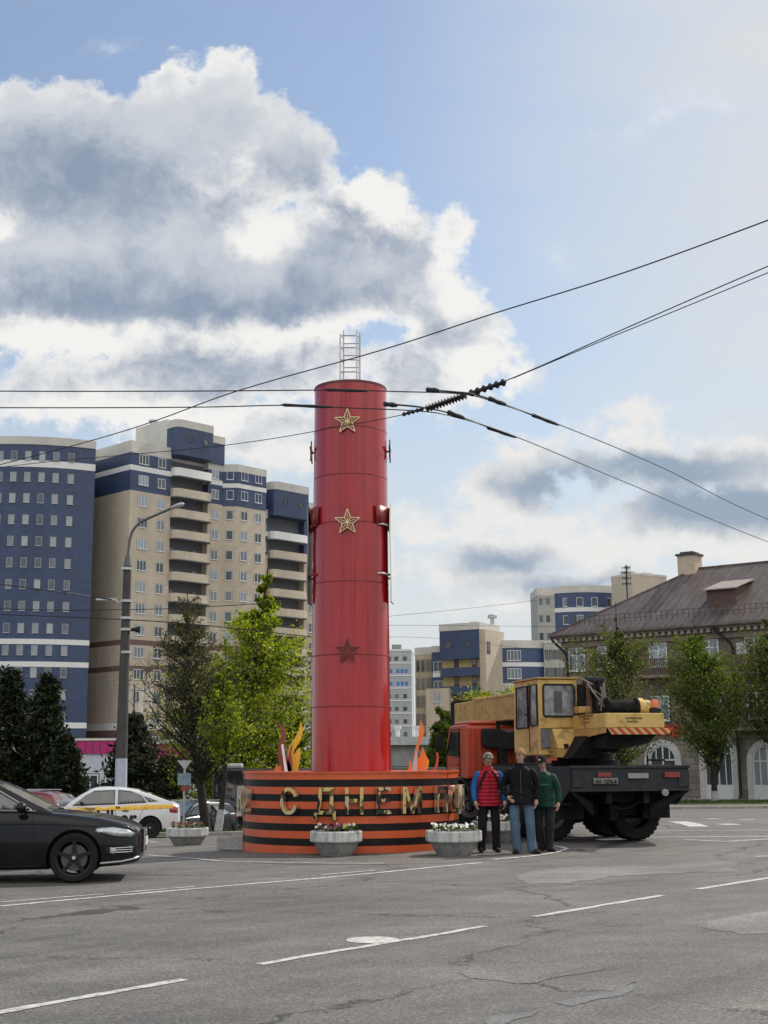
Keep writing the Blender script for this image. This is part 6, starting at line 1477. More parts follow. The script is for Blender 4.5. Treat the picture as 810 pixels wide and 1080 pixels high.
for sd in (-1, 1):
    mb = MB(); mb.lathe([(.05, .82), (.05, 1.0), (.08, 1.0), (.08, 1.4)], 12, Matrix.Translation((sd*1.12, .45, 0))); mb.lathe([(.14, .76), (.14, .80), (.05, .82)], 12, Matrix.Translation((sd*1.12, .45, 0))); mb.build('outrigger_jack', CD, CR, smooth=40)
mb = MB(); mb.lathe([(.02, 0), (.26, 0), (.27, .03), (.27, .85), (.26, .88), (.02, .88)], 24, Matrix.Translation((-.86, 4.9, .80)) @ Matrix.Rotation(-PI/2, 4, 'X')); mb.build('fuel_tank', mat('tank_grey', (.11, .115, .12), .5, .3, var=.25), CR, smooth=40)
pb('battery_box', CG, boxes=[(-1.2, -.7, 3.7, 4.2, .62, 1.1)]); pb('step_box', CD, boxes=[(-1.22, -.75, 6.1, 6.9, .55, 1.15)])
for (x0, x1, y, z0, z1) in ((-.5, -.25, 1.0, .50, .80), (.1, .5, .9, .52, .85), (-.15, .05, .7, .42, .75), (.55, .70, .6, .6, .9)): pb('underbody_unit', CD, boxes=[(x0, x1, y, y+.4, z0, z1)], bevel=.03)
mb = MB(); mb.tube(cubic([Vector((-.5, .3, .95)), Vector((-.2, .25, .70)), Vector((.15, .25, .72)), Vector((.5, .3, .98))], 6), .015, 5); mb.tube(cubic([Vector((.5, .4, .98)), Vector((.75, .35, .60)), Vector((.95, .5, .98))], 6), .012, 5); mb.build('hose', RUB, CR, smooth=60)
mb = MB(); mb.lathe([(.02, 0), (.07, 0), (.07, .05), (.02, .06)], 12, Matrix.Translation((.72, -.03, .99)) @ Matrix.Rotation(PI/2, 4, 'X')); mb.build('work_lamp', mat('lamp_dull', (.25, .25, .25), .3), CR, smooth=40)
# orange driver's cab
c0, c1 = 7.05, 8.92; zt = tz(494, 764, 7.05)
side = [(c0, 1.18), (c0, zt-.05), (c0+.08, zt), (c1-.45, zt), (c1-.30, zt-.04), (c1-.04, 1.95), (c1, 1.7), (c1, 1.05), (c1-.15, 1.0), (c1-.20, 1.15), (c0+.7, 1.22)]
mb = MB(); mb.prism([(-1.24, y, z) for y, z in side], (2.48, 0, 0)); cab = mb.build('cab', CO_, CR, bevel=.05)
pb('cab_roof_cap', CO_, boxes=[(-1.14, 1.14, c0+.02, c1-.40, zt-.01, zt+.09)], bevel=.06)
for sd in (-1, 1):
    q = [(c0+.62, 1.72), (c0+.66, zt-.18), (c0+1.22, zt-.18), (c1-.16, 1.78)]
    pb('side_window', GLK, prisms=[([(sd*1.24, y, z) for y, z in q], (sd*.012, 0, 0))], bevel=0)
    mb = MB(); loop = [(c0+.55, 1.25), (c0+.55, zt-.10), (c0+1.28, zt-.10), (c1-.08, 1.75), (c1-.08, 1.25)]; mb.tube([(sd*1.252, y, z) for y, z in loop+loop[:1]], .012, 5); mb.build('door_seam', BLK, CR)
    mb = MB(); loop = [(y, z) for y, z in q]; mb.tube([(sd*1.256, y, z) for y, z in loop+loop[:1]], .018, 5); mb.tube([(sd*1.256, c0+1.0, 1.73), (sd*1.256, c0+1.02, zt-.18)], .014, 5); mb.build('window_seal', BLK, CR)
    pb('door_handle', BLK, boxes=[(sd*1.25-.02, sd*1.25+.02, c0+.66, c0+.80, 1.52, 1.55)], bevel=.005)
    mb = MB(); mb.tube([(sd*1.2, c1-.2, zt-.15), (sd*1.42, c1-.05, zt-.12), (sd*1.42, c1-.05, zt-.55)], .012, 5); mb.box(sd*1.42-.09, sd*1.42+.09, c1-.08, c1-.04, zt-.60, zt-.22); mb.build('mirror', BLK, CR)
    # round wheel arch fender
    mb = MB(); pts = []
    for i in range(13): a = PI*i/12; pts.append((7.6+.72*math.cos(a), .52+.68*math.sin(a)))
    for a, b_ in zip(pts, pts[1:]): mb.prism([(sd*.78, a[0], a[1]), (sd*.78, b_[0], b_[1]), (sd*.78, b_[0], b_[1]-.04), (sd*.78, a[0], a[1]-.04)], (sd*.46, 0, 0))
    mb.build('fender', BLK, CR, smooth=40)
me = text_mesh('КАМАЗ', .14, .003, .004); me.materials.append(mat('emblem_grey', (.45, .30, .26), .4, .3)); link_mesh('lettering', me, CR, (-1.256, c0+1.05, 1.36), (PI/2, 0, -PI/2))
# back of the cab: ribs, dark rear window with tarpaulin, frame
pb('cab_rib', CO_, boxes=[(-1.10, -1.02, c0-.03, c0-.002, 1.25, zt-.08), (-.92, -.86, c0-.03, c0-.002, 1.25, zt-.08), (-.85, 1.1, c0-.03, c0-.002, 1.55, 1.62), (-.85, 1.1, c0-.03, c0-.002, 1.34, 1.39)])
pb('rear_window', GLK, boxes=[(-.55, .6, c0-.012, c0-.003, 1.95, zt-.14)])
tp = [(-.88, 2.40), (-.86, 1.98), (-.76, 1.92), (.2, 1.86), (.30, 1.95), (.26, 2.22), (.1, 2.34), (-.2, 2.30), (-.45, 2.40)]
pb('tarpaulin_roll', mat('tarp_black', (.020, .021, .025), .85, var=.3), prisms=[([(x, c0-.22, z) for x, z in tp], (0, .18, 0))], bevel=.05)
pb('air_intake', BLK, boxes=[(.0, .34, c0-.62, c0-.25, 1.3, 2.05)], bevel=.06); pb('spare_unit', CD, boxes=[(-.75, .9, 6.2, 6.8, 1.1, 1.55)], bevel=.03); pb('hose_rack', CD, boxes=[(-.5, -.35, 6.5, 6.6, 1.5, 2.0), (.2, .3, 6.4, 6.5, 1.5, 2.1), (-.5, .3, 6.42, 6.48, 1.9, 1.97)])
# turntable
mb = MB(); mb.lathe([(.02, 1.50), (.72, 1.503), (.72, 1.62), (.60, 1.62), (.60, 1.76), (.02, 1.77)], 32, Matrix.Translation((0, 2.3, 0))); mb.build('slewing_ring', CD, CR, smooth=40)
pb('upper_frame', CD, boxes=[(-1.05, .45, 1.75, 3.4, 1.773, 1.93)])
for x in (-.36, .30): pb('boom_bracket', CD, prisms=[([(x, 1.3, 1.93), (x, 3.2, 1.93), (x, 2.6, 2.7), (x, 1.9, 2.85), (x, 1.4, 2.6)], (.06, 0, 0))])
# crane operator's cabin
k0, k1 = 1.70, 3.34; xl = -1.24; xr = tx(609, k0); zk = tz(569, 716, k0); zb_ = tz(556, 797, 2.5)
mb = MB(); pts = [(xl, k0, zb_), (xl, k1, zb_), (xl, k1, zb_+.7), (xl, k1-.05, zk), (xl, k0, zk)]; mb.prism(pts, (xr-xl, 0, 0)); mb.build('operator_cabin', CY, CR, bevel=.03)
pb('cabin_roof', CYD, boxes=[(xl-.03, xr+.03, k0-.04, k1+.02, zk, zk+.035)])
def tzs(py, px, yl): return tz(px, py, yl)
def rounded(px0, px1, py0, py1, yl, r_=.05):
    x0, x1, z0, z1 = tx(px0, yl), tx(px1, yl), tz(px0, py1, yl), tz(px0, py0, yl); o = []
    for cx_, cz_, a0 in ((x1-r_, z1-r_, 0), (x0+r_, z1-r_, 90), (x0+r_, z0+r_, 180), (x1-r_, z0+r_, 270)):
        for i in range(4): a = R(a0+30*i); o.append((cx_+r_*math.cos(a), cz_+r_*math.sin(a)))
    return o
o_ = rounded(573, 605.5, 722, 755.5, k0); pb('rear_window', GLC, prisms=[([(x, k0-.012, z) for x, z in o_], (0, .01, 0))], bevel=0); mb = MB(); mb.tube([(x, k0-.016, z) for x, z in o_+o_[:1]], .02, 6); mb.build('window_seal', BLK, CR)
pb('seat_back', mat('seat_grey', (.10, .10, .10), .8), boxes=[(tx(584, k0), tx(593, k0), k0-.0145, k0-.0125, tz(584, 752, k0), tz(584, 729, k0))])
def yl_of(px, x):  # local y on plane x for picture column
    r_ = (px-405)/1434.; return (CO.x+x*cC - r_*(CO.y+x*cS))/(cS+r_*cC)
for a_, b_, t0, t1 in ((545, 557, 725, 768), (559.5, 567, 722.5, 765)):
    ya_, yb_ = yl_of(a_, xl), yl_of(b_, xl); zq = lambda py, y_: P(0, 0, 1).z*0 + P((a_+b_)/2, py, CO.y+xl*cS+y_*cC).z
    z0, z1 = zq(t1, (ya_+yb_)/2), zq(t0, (ya_+yb_)/2); q = [(ya_, z0), (yb_, z0), (yb_, z1), (ya_-.04, z1)]
    pb('side_window', GLC, prisms=[([(xl-.012, y, z) for y, z in q], (.010, 0, 0))], bevel=0); mb = MB(); mb.tube([(xl-.018, y, z) for y, z in q+q[:1]], .022, 6); mb.build('window_seal', BLK, CR)
mb = MB(); ys_ = yl_of(557.8, xl); mb.tube([(xl-.005, ys_, zb_+.05), (xl-.005, ys_, zk-.05)], .012, 5); mb.build('door_seam', BLK, CR)
pb('door_handle', BLK, boxes=[(xl-.03, xl, ys_+.12, ys_+.26, zb_+.85, zb_+.88)], bevel=.004)
# fairing under and right of the cabin
y5 = k0-.06
def tp3(px, py, yl): return (tx(px, yl), yl, tz(px, py, yl))
pb('louvre_panel', mat('panel_blue_grey', (.12, .14, .16), .6, var=.4, scale=8), prisms=[([tp3(570, 769, y5), tp3(570, 789, y5), tp3(581, 789, y5), tp3(579.5, 769, y5)], (0, .05, 0))])
pb('engine_cover', CY, prisms=[([tp3(581.5, 768.5, y5), tp3(588, 789.5, y5-.25), tp3(628, 789.5, y5-.25), tp3(618, 768.5, y5)], (0, .9, 0))]); pb('engine_cover', CYD, prisms=[([tp3(570, 768, y5), tp3(620, 768, y5), tp3(613, 748, y5+.3), tp3(609, 748, y5+.3), tp3(609, 766, y5)], (0, .9, 0))])
pb('lower_box', CYD, prisms=[([tp3(586, 790, y5-.27), tp3(586.5, 799, y5-.27), tp3(629.5, 799, y5-.27), tp3(629, 790, y5-.27)], (0, .9, 0))])
pb('cover_hole', BLK, boxes=[(tx(595, y5-.3), tx(599, y5-.3), y5-.285, y5-.2, tz(596, 788.5, y5-.27), tz(596, 784.5, y5-.27))], bevel=0); pb('rear_fairing', CD, prisms=[([tp3(600, 800, .9), tp3(632, 800, .9), tp3(640, 776, .6), tp3(622, 772, .8)], (0, .8, 0))])
pb('pump_housing', CD, boxes=[(tx(628, 1.4), tx(648, 1.4), 1.2, 2.6, 1.8, tz(630, 776, .9))])
# counterweight
xa, xb = tx(638.6, -.12), tx(701, -.12); za, zb2 = tz(670, 767.5, -.12), tz(670, 752, -.12)
mb = MB(); mb.prism([(xa, -.12, za), (xb, -.12, za), (xb, 1.5, za), (xa-.0, 1.66, za)], (0, 0, zb2-za)); mb.build('counterweight', CY, CR, bevel=.015)
pb('counterweight_lip', CYD, prisms=[([(xa-.02, -.14, za-.10), (xa-.02, 1.60, za-.22), (xa-.02, 1.60, za), (xa-.02, -.14, za)], (.02, 0, 0))])
STR, t, b = nt('hazard_stripe'); co = objco(t); s = t.nodes.new('ShaderNodeSeparateXYZ'); lk(t, co, s.inputs[0]); fr = mth(t, 'FRACT', mth(t, 'MULTIPLY', mth(t, 'ADD', s.outputs[0], s.outputs[2]), 5.6)); lk(t, mixc(t, mth(t, 'GREATER_THAN', fr, .5), (.42, .04, .03), (.55, .36, .12)), b.inputs['Base Color']); b.inputs['Roughness'].default_value = .55
zc_ = tz(670, 774.5, -.12); pb('hazard_band', STR, prisms=[([(xa+.03, -.13, za-.003), (xb+.16, -.13, za-.003), (xb+.08, -.13, zc_), (xa+.12, -.13, zc_)], (0, .03, 0))], bevel=0)
pb('lower_weight', CD, prisms=[([(xa+.1, -.09, za-.005), (xb-.02, -.09, za-.005), (xb-.3, -.0, za-.30), (xa+.35, .2, za-.42), (xa+.1, .2, za-.40)], (0, 1.5, 0))])
mb = MB()
for r_, y0, n_, x0 in ((0, 757.5, 9, 660), (1, 761, 6, 661)):
    for i in range(n_): x = tx(x0+i*2.0, -.12); z = tz(670, y0, -.12); mb.box(x, x+.026, -.126, -.121, z-.018, z+.018)
mb.build('faded_lettering', mat('lettering_dark', (.09, .05, .02), .7), CR)['kind'] = 'stuff'
mb = MB()
for r_, y0, n_, f0 in ((0, .9, 4, 0), (1, .9, 5, 1)):
    for i in range(n_): z = za+.20-.07*r_; mb.box(xa-.005, xa-.001, .75+.07*i, .79+.07*i, z-.015, z+.015)
mb.build('faded_lettering', mat('lettering_dark', (.09, .05, .02), .7), CR)['kind'] = 'stuff'
# beacon
xq = tx(692, .1); zq_ = zb2; mb = MB(); mb.lathe([(.10, 0), (.12, .02), (.12, .10), (.08, .12)], 16, Matrix.Translation((xq, .12, zq_))); bc_ = mb.build('beacon_base', BLK, CR, smooth=40)
mb = MB(); mb.lathe([(.075, .12), (.078, .22), (.065, .27), (.01, .28)], 16, Matrix.Translation((xq, .12, zq_))); mb.build('beacon', mat('beacon_orange', (.75, .16, .04), .25, coat=.6), CR, smooth=40)
# winch
zw = tz(655, 746, .8); mb = MB(); M = Matrix.Translation((tx(640, .8), .8, zw)) @ Matrix.Rotation(PI/2, 4, 'Y'); Lw = tx(672, .8)-tx(640, .8)
prof_ = [(.20, 0), (.20, .03)]
for i in range(18): z = .04+(Lw-.08)*i/18; prof_ += [(.150, z), (.158, z+.012), (.150, z+.024)]
prof_ += [(.20, Lw-.03), (.20, Lw)]; mb.lathe([(.01, 0)]+prof_+[(.01, Lw)], 24, M); mb.build('winch_drum', CD, CR, smooth=40)
mb = MB(); mb.lathe([(.01, 0), (.19, 0), (.19, .10), (.15, .14), (.15, .26), (.01, .28)], 20, Matrix.Translation((tx(672.5, .8), .8, zw)) @ Matrix.Rotation(PI/2, 4, 'Y')); mb.build('gearbox', CY, CR, smooth=35)
pb('winch_bed', CYD, boxes=[(tx(612, 1.0), tx(690, .9), .5, 1.3, zb2, zw-.16)])
# lattice of struts, cylinders and hydraulic block behind the cabin
def Q(px, py, yl): return Vector(tp3(px, py, yl))
mb = MB(); mb.bar(Q(616, 717.5, 1.5), Q(639, 718, 1.3), .075, 12); mb.build('sheave_shaft', BLK, CR, smooth=40)
for a_, b_, r_ in (((617, 717), (640, 748), .022), ((612, 714.5), (626, 722), .02), ((638, 720), (634, 750), .022), ((634, 725), (645, 748), .018), ((638, 722), (641, 748), .016), ((628, 728), (640, 738), .014)):
    mb = MB(); mb.bar(Q(*a_, 1.1), Q(*b_, .9), r_, 6); mb.build('strut', [RUST], CR)
for a_, b_, r_, m_ in (((614, 722), (614, 750), .10, CD), ((621, 726), (620, 752), .09, mat('rusty_brown', (.12, .05, .03), .7)), ((628, 724), (628, 748), .06, CD)):
    mb = MB(); mb.bar(Q(*a_, 1.5), Q(*b_, 1.5), r_, 12); mb.build('hydraulic_cylinder', m_, CR, smooth=40)
pb('valve_block', CYD, boxes=[(tx(611, 1.2), tx(623, 1.2), 1.2, 1.5, tz(615, 752, 1.2), tz(615, 745, 1.2))]); pb('pulley_plate', BLK, boxes=[(tx(631, 1.3), tx(633, 1.3), 1.2, 1.5, tz(630, 735, 1.3), tz(630, 719, 1.3)), (tx(625, 1.3), tx(627, 1.3), 1.2, 1.5, tz(626, 732, 1.3), tz(626, 719, 1.3))])
# boom
bz0, bz1 = tz(484, 766, 12)-.0, tz(484, 741, 12)
mb = MB(); mb.box(-.28, .28, 3.3, 9.6, bz0, bz1+.0); mb.build('boom', CYD, CR, bevel=.03); pb('boom_section', CYD, boxes=[(-.235, .235, 9.603, 11.6, bz0+.05, bz1-.05)], bevel=.03)
pb('boom_flange', CYD, boxes=[(-.31, .31, 9.45, 9.6, bz0-.03, bz1+.03), (-.30, -.281, 3.3, 9.4, bz0+.02, bz0+.08), (-.30, -.281, 3.3, 9.4, bz1-.08, bz1-.02)])
pb('boom_head', CD, prisms=[([(-.2, 11.6, bz0), (-.2, 11.6, bz1+.05), (-.2, 12.1, bz1), (-.2, 12.15, bz0-.15), (-.2, 11.9, bz0-.3)], (.4, 0, 0))])
HAZ = mat('boom_white', (.55, .5, .48), .5, dirt=(.3, .05, .04)); 0 and pb('boom_tip_marking', HAZ, boxes=[(-.26, -.236, 11.35, 11.6, bz0+.05, bz1-.05)])
mb = MB(); mb.bar((-.1, 2.6, 2.0), (-.1, 5.2, bz0), .09, 12); mb.build('lift_cylinder', RUST, CR, smooth=40)
pb('boom_rest', CD, boxes=[(-.5, -.42, 6.85, 6.95, 1.5, bz0), (.42, .5, 6.85, 6.95, 1.5, bz0), (-.5, .5, 6.85, 6.95, bz0-.1, bz0-.003)])
# ------------------------------------------------------------------ people
SKIN = mat('skin', (.42, .24, .17), .55, var=.10, scale=6); 
def finger_set(V, E, Rr, roots, w_, dirv, palm, side, curl=.5, thumb_dir=None):
    """palm: direction normal of palm (curl side)"""
    d = dirv.normalized(); pn = palm.normalized(); sd = d.cross(pn).normalized()*side
    base = w_ + d*.075
    lens = (.062, .072, .068, .054)
    for i, L_ in enumerate(lens):
        off = sd*(.030-.020*i); st = w_+d*.055+off*.9; k = len(V); p = base+off; pts = [st, p]
        dd = d.copy(); 
        for q, f in enumerate((.45, .32, .23)):
            dd = (dd + pn*curl*(.35+.35*q)).normalized(); p = p+dd*L_*f*1.15; pts.append(p)
        V += pts; E += [(k+j, k+j+1) for j in range(len(pts)-1)]; Rr += [.010, .0098, .009, .0085, .0075]; roots.append(k)
    k = len(V); p0 = w_+d*.018+sd*.018; p1 = w_+d*.040+sd*.045+pn*.012; p2 = p1+(d*.8+sd*.35+pn*.45).normalized()*.030; p3 = p2+(d*.9+pn*.5).normalized()*.024
    V += [p0, p1, p2, p3]; E += [(k, k+1), (k+1, k+2), (k+2, k+3)]; Rr += [.014, .0125, .0105, .009]; roots.append(k)
def skin_multi(name, V, E, Rr, roots, m, sub=2, flat=None):
    me = bpy.data.meshes.new(name); me.from_pydata([tuple(v) for v in V], E, []); o = bpy.data.objects.new(name, me); col.objects.link(o)
    o.modifiers.new('s', 'SKIN'); u = o.modifiers.new('u', 'SUBSURF'); u.levels = sub; u.render_levels = sub
    sv = me.skin_vertices[0].data
    for i, r in enumerate(Rr): sv[i].radius = (r, r); sv[i].use_root = i in roots
    m2 = eval_mesh(o, name); bpy.data.objects.remove(o); m2.materials.clear(); m2.materials.append(m)
    m2.polygons.foreach_set('use_smooth', [True]*len(m2.polygons))
    if flat: 
        for v in m2.vertices: flat(v)
    return m2
def fabric(name, c, rough=.85, fold=.9, scale=6, quilt=False):
    m, t, b = nt(name); co = objco(t); n = noise(t, mapv(t, co, (1, 1, .6)), scale, 4, .6, 1.5); n2 = noise(t, co, 90, 2)
    lk(t, ramp(t, n, [(.3, tuple(x*.75 for x in c)), (.7, tuple(min(1, x*1.2) for x in c))]).outputs[0], b.inputs['Base Color']); b.inputs['Roughness'].default_value = rough; b.inputs['Specular IOR Level'].default_value = .15
    h = mth(t, 'ADD', n, mth(t, 'MULTIPLY', n2, .05))
    if quilt:
        s = t.nodes.new('ShaderNodeSeparateXYZ'); lk(t, co, s.inputs[0]); h = mth(t, 'ADD', mth(t, 'MULTIPLY', n, .35), mth(t, 'MULTIPLY', mth(t, 'ABSOLUTE', mth(t, 'SINE', mth(t, 'MULTIPLY', s.outputs[2], 48))), .8))
    bump(t, b, h, fold, .03); return m
def person(label, loc, rz, H, arms, legs, m_top, m_sleeve, m_leg, m_shoe, hair, headyaw=0, headtilt=0, cap=None, lean=0, hand_curl=.6, jacket_low=.88, belly=0, palms=None, capbill=None):
    root = thing('person', label, 'person', loc, rz, 'men standing by the truck crane'); s = H/1.76; root.scale = (s, s, s)
    hipc = Vector((0, 0, .95)); V = [hipc, Vector((0, 0, 1.08)), Vector((0, .005, 1.22)), Vector((0, .0, 1.35)), Vector((0, .005, 1.44)), Vector((0, .0, 1.51))]
    E = [(i, i+1) for i in range(5)]; Rr = [.13, .12, .115, .095, .060, .050]; roots = [0]
    HD = Matrix.Translation((0, -.012, 1.53)) @ Matrix.Rotation(headyaw, 4, 'Z') @ Matrix.Rotation(headtilt, 4, 'X')
    hp = [((0, -.005, .03), .060), ((0, -.010, .075), .074), ((0, -.004, .13), .083), ((0, .002, .17), .080), ((0, .004, .205), .055)]
    k = len(V)
    for p, r in hp: V.append(HD @ Vector(p)); Rr.append(r)
    E += [(5, k)] + [(k+i, k+i+1) for i in range(4)]
    for a in arms:
        k = len(V); sh = Vector(a[0]); V += [Vector(q) for q in a]; Rr += [.030, .040, .038, .031, .030][:len(a)]
        E += [(3, k)] + [(k+i, k+i+1) for i in range(len(a)-1)]
    for l in legs:
        k = len(V); V += [Vector(q) for q in l]; V[-1].z = .032; Rr += [.085, .072, .055, .048, .034, .022][:len(l)]
        E += [(0, k)] + [(k+i, k+i+1) for i in range(len(l)-1)]
    # hands
    for ai, a in enumerate(arms):
        w_ = Vector(a[-1]); d = (w_-Vector(a[-2])).normalized() if palms is None or palms[ai] is None else Vector(palms[ai][0]).normalized(); pn = Vector((-1 if a[0][0] > 0 else 1, 0, 0)) if palms is None or palms[ai] is None else Vector(palms[ai][1])
        pn = (pn - d*pn.dot(d)).normalized(); fs = d.cross(pn).normalized()
        side = 1 if fs.y < 0 else -1     # thumb to the front
        kk = len(V); 
        k0 = None
        for i, q in enumerate(V):
            if (q-w_).length < 1e-6: k0 = i
        V += [w_+d*.04+fs*side*.004, w_+d*.078]; Rr += [.034, .030]; E += [(k0, kk), (kk, kk+1)]
        finger_set(V, E, Rr, roots, w_, d, pn, side, hand_curl)
    # nose and ears as small chains rooted in the head
    for pts, rs in ((((0, -.06, .105), (0, -.088, .095), (0, -.090, .082)), (.014, .012, .012)), (((.066, .01, .10), (.084, .014, .11), (.084, .016, .085)), (.012, .012, .010)), (((-.066, .01, .10), (-.084, .014, .11), (-.084, .016, .085)), (.012, .012, .010)), (((0, -.03, .035), (0, -.062, .030)), (.03, .022))):
        k = len(V); V += [HD @ Vector(p) for p in pts]; Rr += list(rs); E += [(k+i, k+i+1) for i in range(len(pts)-1)]; roots.append(k)
    def flat(v, f=.70):
        x, y, z = v.co
        wz = sm(.80, .92, z)*(1-sm(1.42, 1.50, z)); wx = 1-sm(.16, .24, abs(x)); w__ = wz*wx; v.co.y = y*(1-(1-f)*w__); v.co.x = x*(1+.10*w__)
        if belly and .95 < z < 1.3 and v.co.y < 0: v.co.y *= 1+belly*math.sin((z-.95)/.35*PI)*wx
    me = skin_multi('body', V, E, Rr, roots, SKIN, 2, flat)
    link_mesh('body', me, root)
    # jacket / vest body
    low = jacket_low
    secs = [(low, .210, .160), (low+.02, .214, .163), (.98, .204, .152), (1.10, .186, .142), (1.22, .198, .146), (1.32, .206, .142), (1.385, .200, .128), (1.425, .165, .110), (1.455, .110, .092), (1.475, .078, .080)]
    rj = random.Random(int(H*1000)); n = 36; mb = MB(); vs = []; ph1, ph2 = rj.uniform(0, 6), rj.uniform(0, 6); nz_ = 30
    for i in range(nz_+1):
        z = low + (1.475-low)*i/nz_; a_ = float(np.interp(z, [q[0] for q in secs], [q[1] for q in secs])); b_ = float(np.interp(z, [q[0] for q in secs], [q[2] for q in secs]))
        for j in range(n):
            t_ = 2*PI*j/n; c_, s_ = math.cos(t_), math.sin(t_); e = .80; x = a_*math.copysign(abs(c_)**e, c_); y = b_*math.copysign(abs(s_)**e, s_)
            k_ = 1+.018*math.sin(z*38+t_*2+ph1)+.014*math.sin(z*61-t_*3+ph2)+.010*math.sin(t_*7+z*20)
            vs.append((x*k_, y*k_+.004, z))
    mb.add(vs, [(i*n+j, i*n+(j+1) % n, (i+1)*n+(j+1) % n, (i+1)*n+j) for i in range(nz_) for j in range(n)]); mb.add([vs[j] for j in range(n)], [tuple(range(n))[::-1]])
    mb.build('jacket', m_top, root, smooth=60)
    for a in arms:
        Va = [Vector((a[0][0]*.72, a[0][1], a[0][2]+.0)), Vector(a[0])+Vector((0, 0, -.004)), Vector(a[0]).lerp(Vector(a[1]), .5), Vector(a[1])]; Va += [Vector(q) for q in a[2:]]; Va[-1] = Va[-1].lerp(Va[-2], .08); Ra = [.070, .080, .076, .068, .062, .054, .050][:len(Va)]
        link_mesh('sleeve', skin_multi('sleeve', Va, [(i, i+1) for i in range(len(Va)-1)], Ra, [0], m_sleeve, 2), root)
    Vp = [Vector((0, 0, .98))]; Rp = [.115]; Ep = []
    for l in legs:
        k = len(Vp); q = [Vector(x) for x in l]; q = q[:5]; q[4] = q[4]+Vector((0, -.008, -.01)); q.append(q[4]+Vector((0, -.004, -.12))); Vp += q; Rp += [.088, .098, .088, .083, .082, .084]; Ep += [(0, k)]+[(k+i, k+i+1) for i in range(len(q)-1)]
    tm = skin_multi('trousers', Vp, Ep, Rp, [0], m_leg, 2, lambda v: flat(v, .78))
    for v in tm.vertices: v.co.z = max(.028, v.co.z)
    link_mesh('trousers', tm, root)
    for l in legs:
        an = Vector(l[4]); toe = Vector(l[5]); d = (toe-an); d.z = 0; d = d.normalized(); b0 = Vector((an.x, an.y, 0))
        Vs = [b0-d*.055+Vector((0, 0, .050)), b0+Vector((0, 0, .055)), b0+d*.09+Vector((0, 0, .046)), b0+d*.16+Vector((0, 0, .036)), b0+d*.205+Vector((0, 0, .030))]
        sh = skin_multi('shoe', Vs, [(i, i+1) for i in range(4)], [.048, .050, .045, .040, .028], [0], m_shoe, 2)
        for v in sh.vertices: v.co.z = max(.004, v.co.z)
        link_mesh('shoe', sh, root)
    # face marks
    for sx_ in (-1, 1):
        mb = MB(); mb.ball(HD @ Vector((sx_*.030, -.079, .118)), .0105, 8, 0, (1.3, .6, .8)); mb.build('eye', mat('eye_dark', (.03, .02, .015), .3), root, smooth=60)
        mb = MB(); mb.tube([HD @ Vector((sx_*.014, -.086, .136)), HD @ Vector((sx_*.032, -.084, .141)), HD @ Vector((sx_*.050, -.073, .136))], .0045, 5); mb.build('eyebrow', mat('brow', (.10, .06, .04), .9), root)
    mb = MB(); mb.tube([HD @ Vector((-.022, -.078, .052)), HD @ Vector((0, -.084, .053)), HD @ Vector((.022, -.078, .052))], .005, 5); mb.build('mouth', mat('lips', (.28, .10, .08), .6), root)
    # hair: cap of short hair over skull
    def skull(name, m, z_lo, grow, front=-.060, top=.0):
        mb = MB(); n, k = 9, 20; vs = []
        for i in range(n+1):
            ph = PI/2*i/n
            for j in range(k):
                th = 2*PI*j/k; x = math.sin(ph)*math.sin(th); y = -math.sin(ph)*math.cos(th); z = math.cos(ph)
                zz_ = .128+ (z*(.112+top)) - (0.05*max(0, y) if ph > 1.2 else 0); rr_ = .087+grow
                lowcut = z_lo + (.045*max(0, -y) - .06*max(0, y) if name == 'hair' else .012*max(0, -y))
                if ph > PI/2-.01: zz_ = lowcut
                vs.append(HD @ Vector((x*rr_, y*(rr_+.008)+.004, max(zz_, lowcut))))
        mb.add(vs, [(i*k+j, i*k+(j+1) % k, (i+1)*k+(j+1) % k, (i+1)*k+j) for i in range(n) for j in range(k)]); o = mb.build(name, m, root, smooth=60); md = o.modifiers.new('s', 'SOLIDIFY'); md.thickness = .004; return o
    skull('hair', hair, .125 if cap is None else .105, .003, top=.004)
    if cap is not None:
        o = skull('cap', cap, .160, .012, top=.010); mb = MB(); vs = []
        for i in range(9):
            a = -1.0+2.0*i/8; vs.append(HD @ Vector((.098*math.sin(a), -.105*math.cos(a)+.002, .158))); vs.append(HD @ Vector((.075*math.sin(a), -.105*math.cos(a)-.068*math.cos(a*1.3), .146)))
        mb.add(vs, [(2*i, 2*i+1, 2*i+3, 2*i+2) for i in range(8)]); b_ = mb.build('cap_peak', cap if capbill is None else capbill, root, smooth=60); md = b_.modifiers.new('s', 'SOLIDIFY'); md.thickness = .006
    return root, HD
RV = fabric('red_quilt', (.38, .018, .035), .6, .8, 5, True); BLS = fabric('blue_sleeve', (.02, .10, .30), .7); BT = fabric('black_trousers', (.014, .014, .016), .9); SH = mat('shoe_black', (.018, .016, .016), .6)
JE = fabric('blue_jeans', (.085, .135, .20), .85, .8, 7); BJ = fabric('black_jacket', (.007, .007, .008), .75, .9, 5); GJ = fabric('green_jacket', (.010, .045, .034), .6, .9, 5); GT = fabric('dark_trousers', (.022, .024, .026), .9); HB = mat('hair_blond', (.30, .17, .07), .8, var=.25, scale=30, bmp=.5); HDK = mat('hair_grey', (.07, .06, .055), .85, var=.3, scale=30)
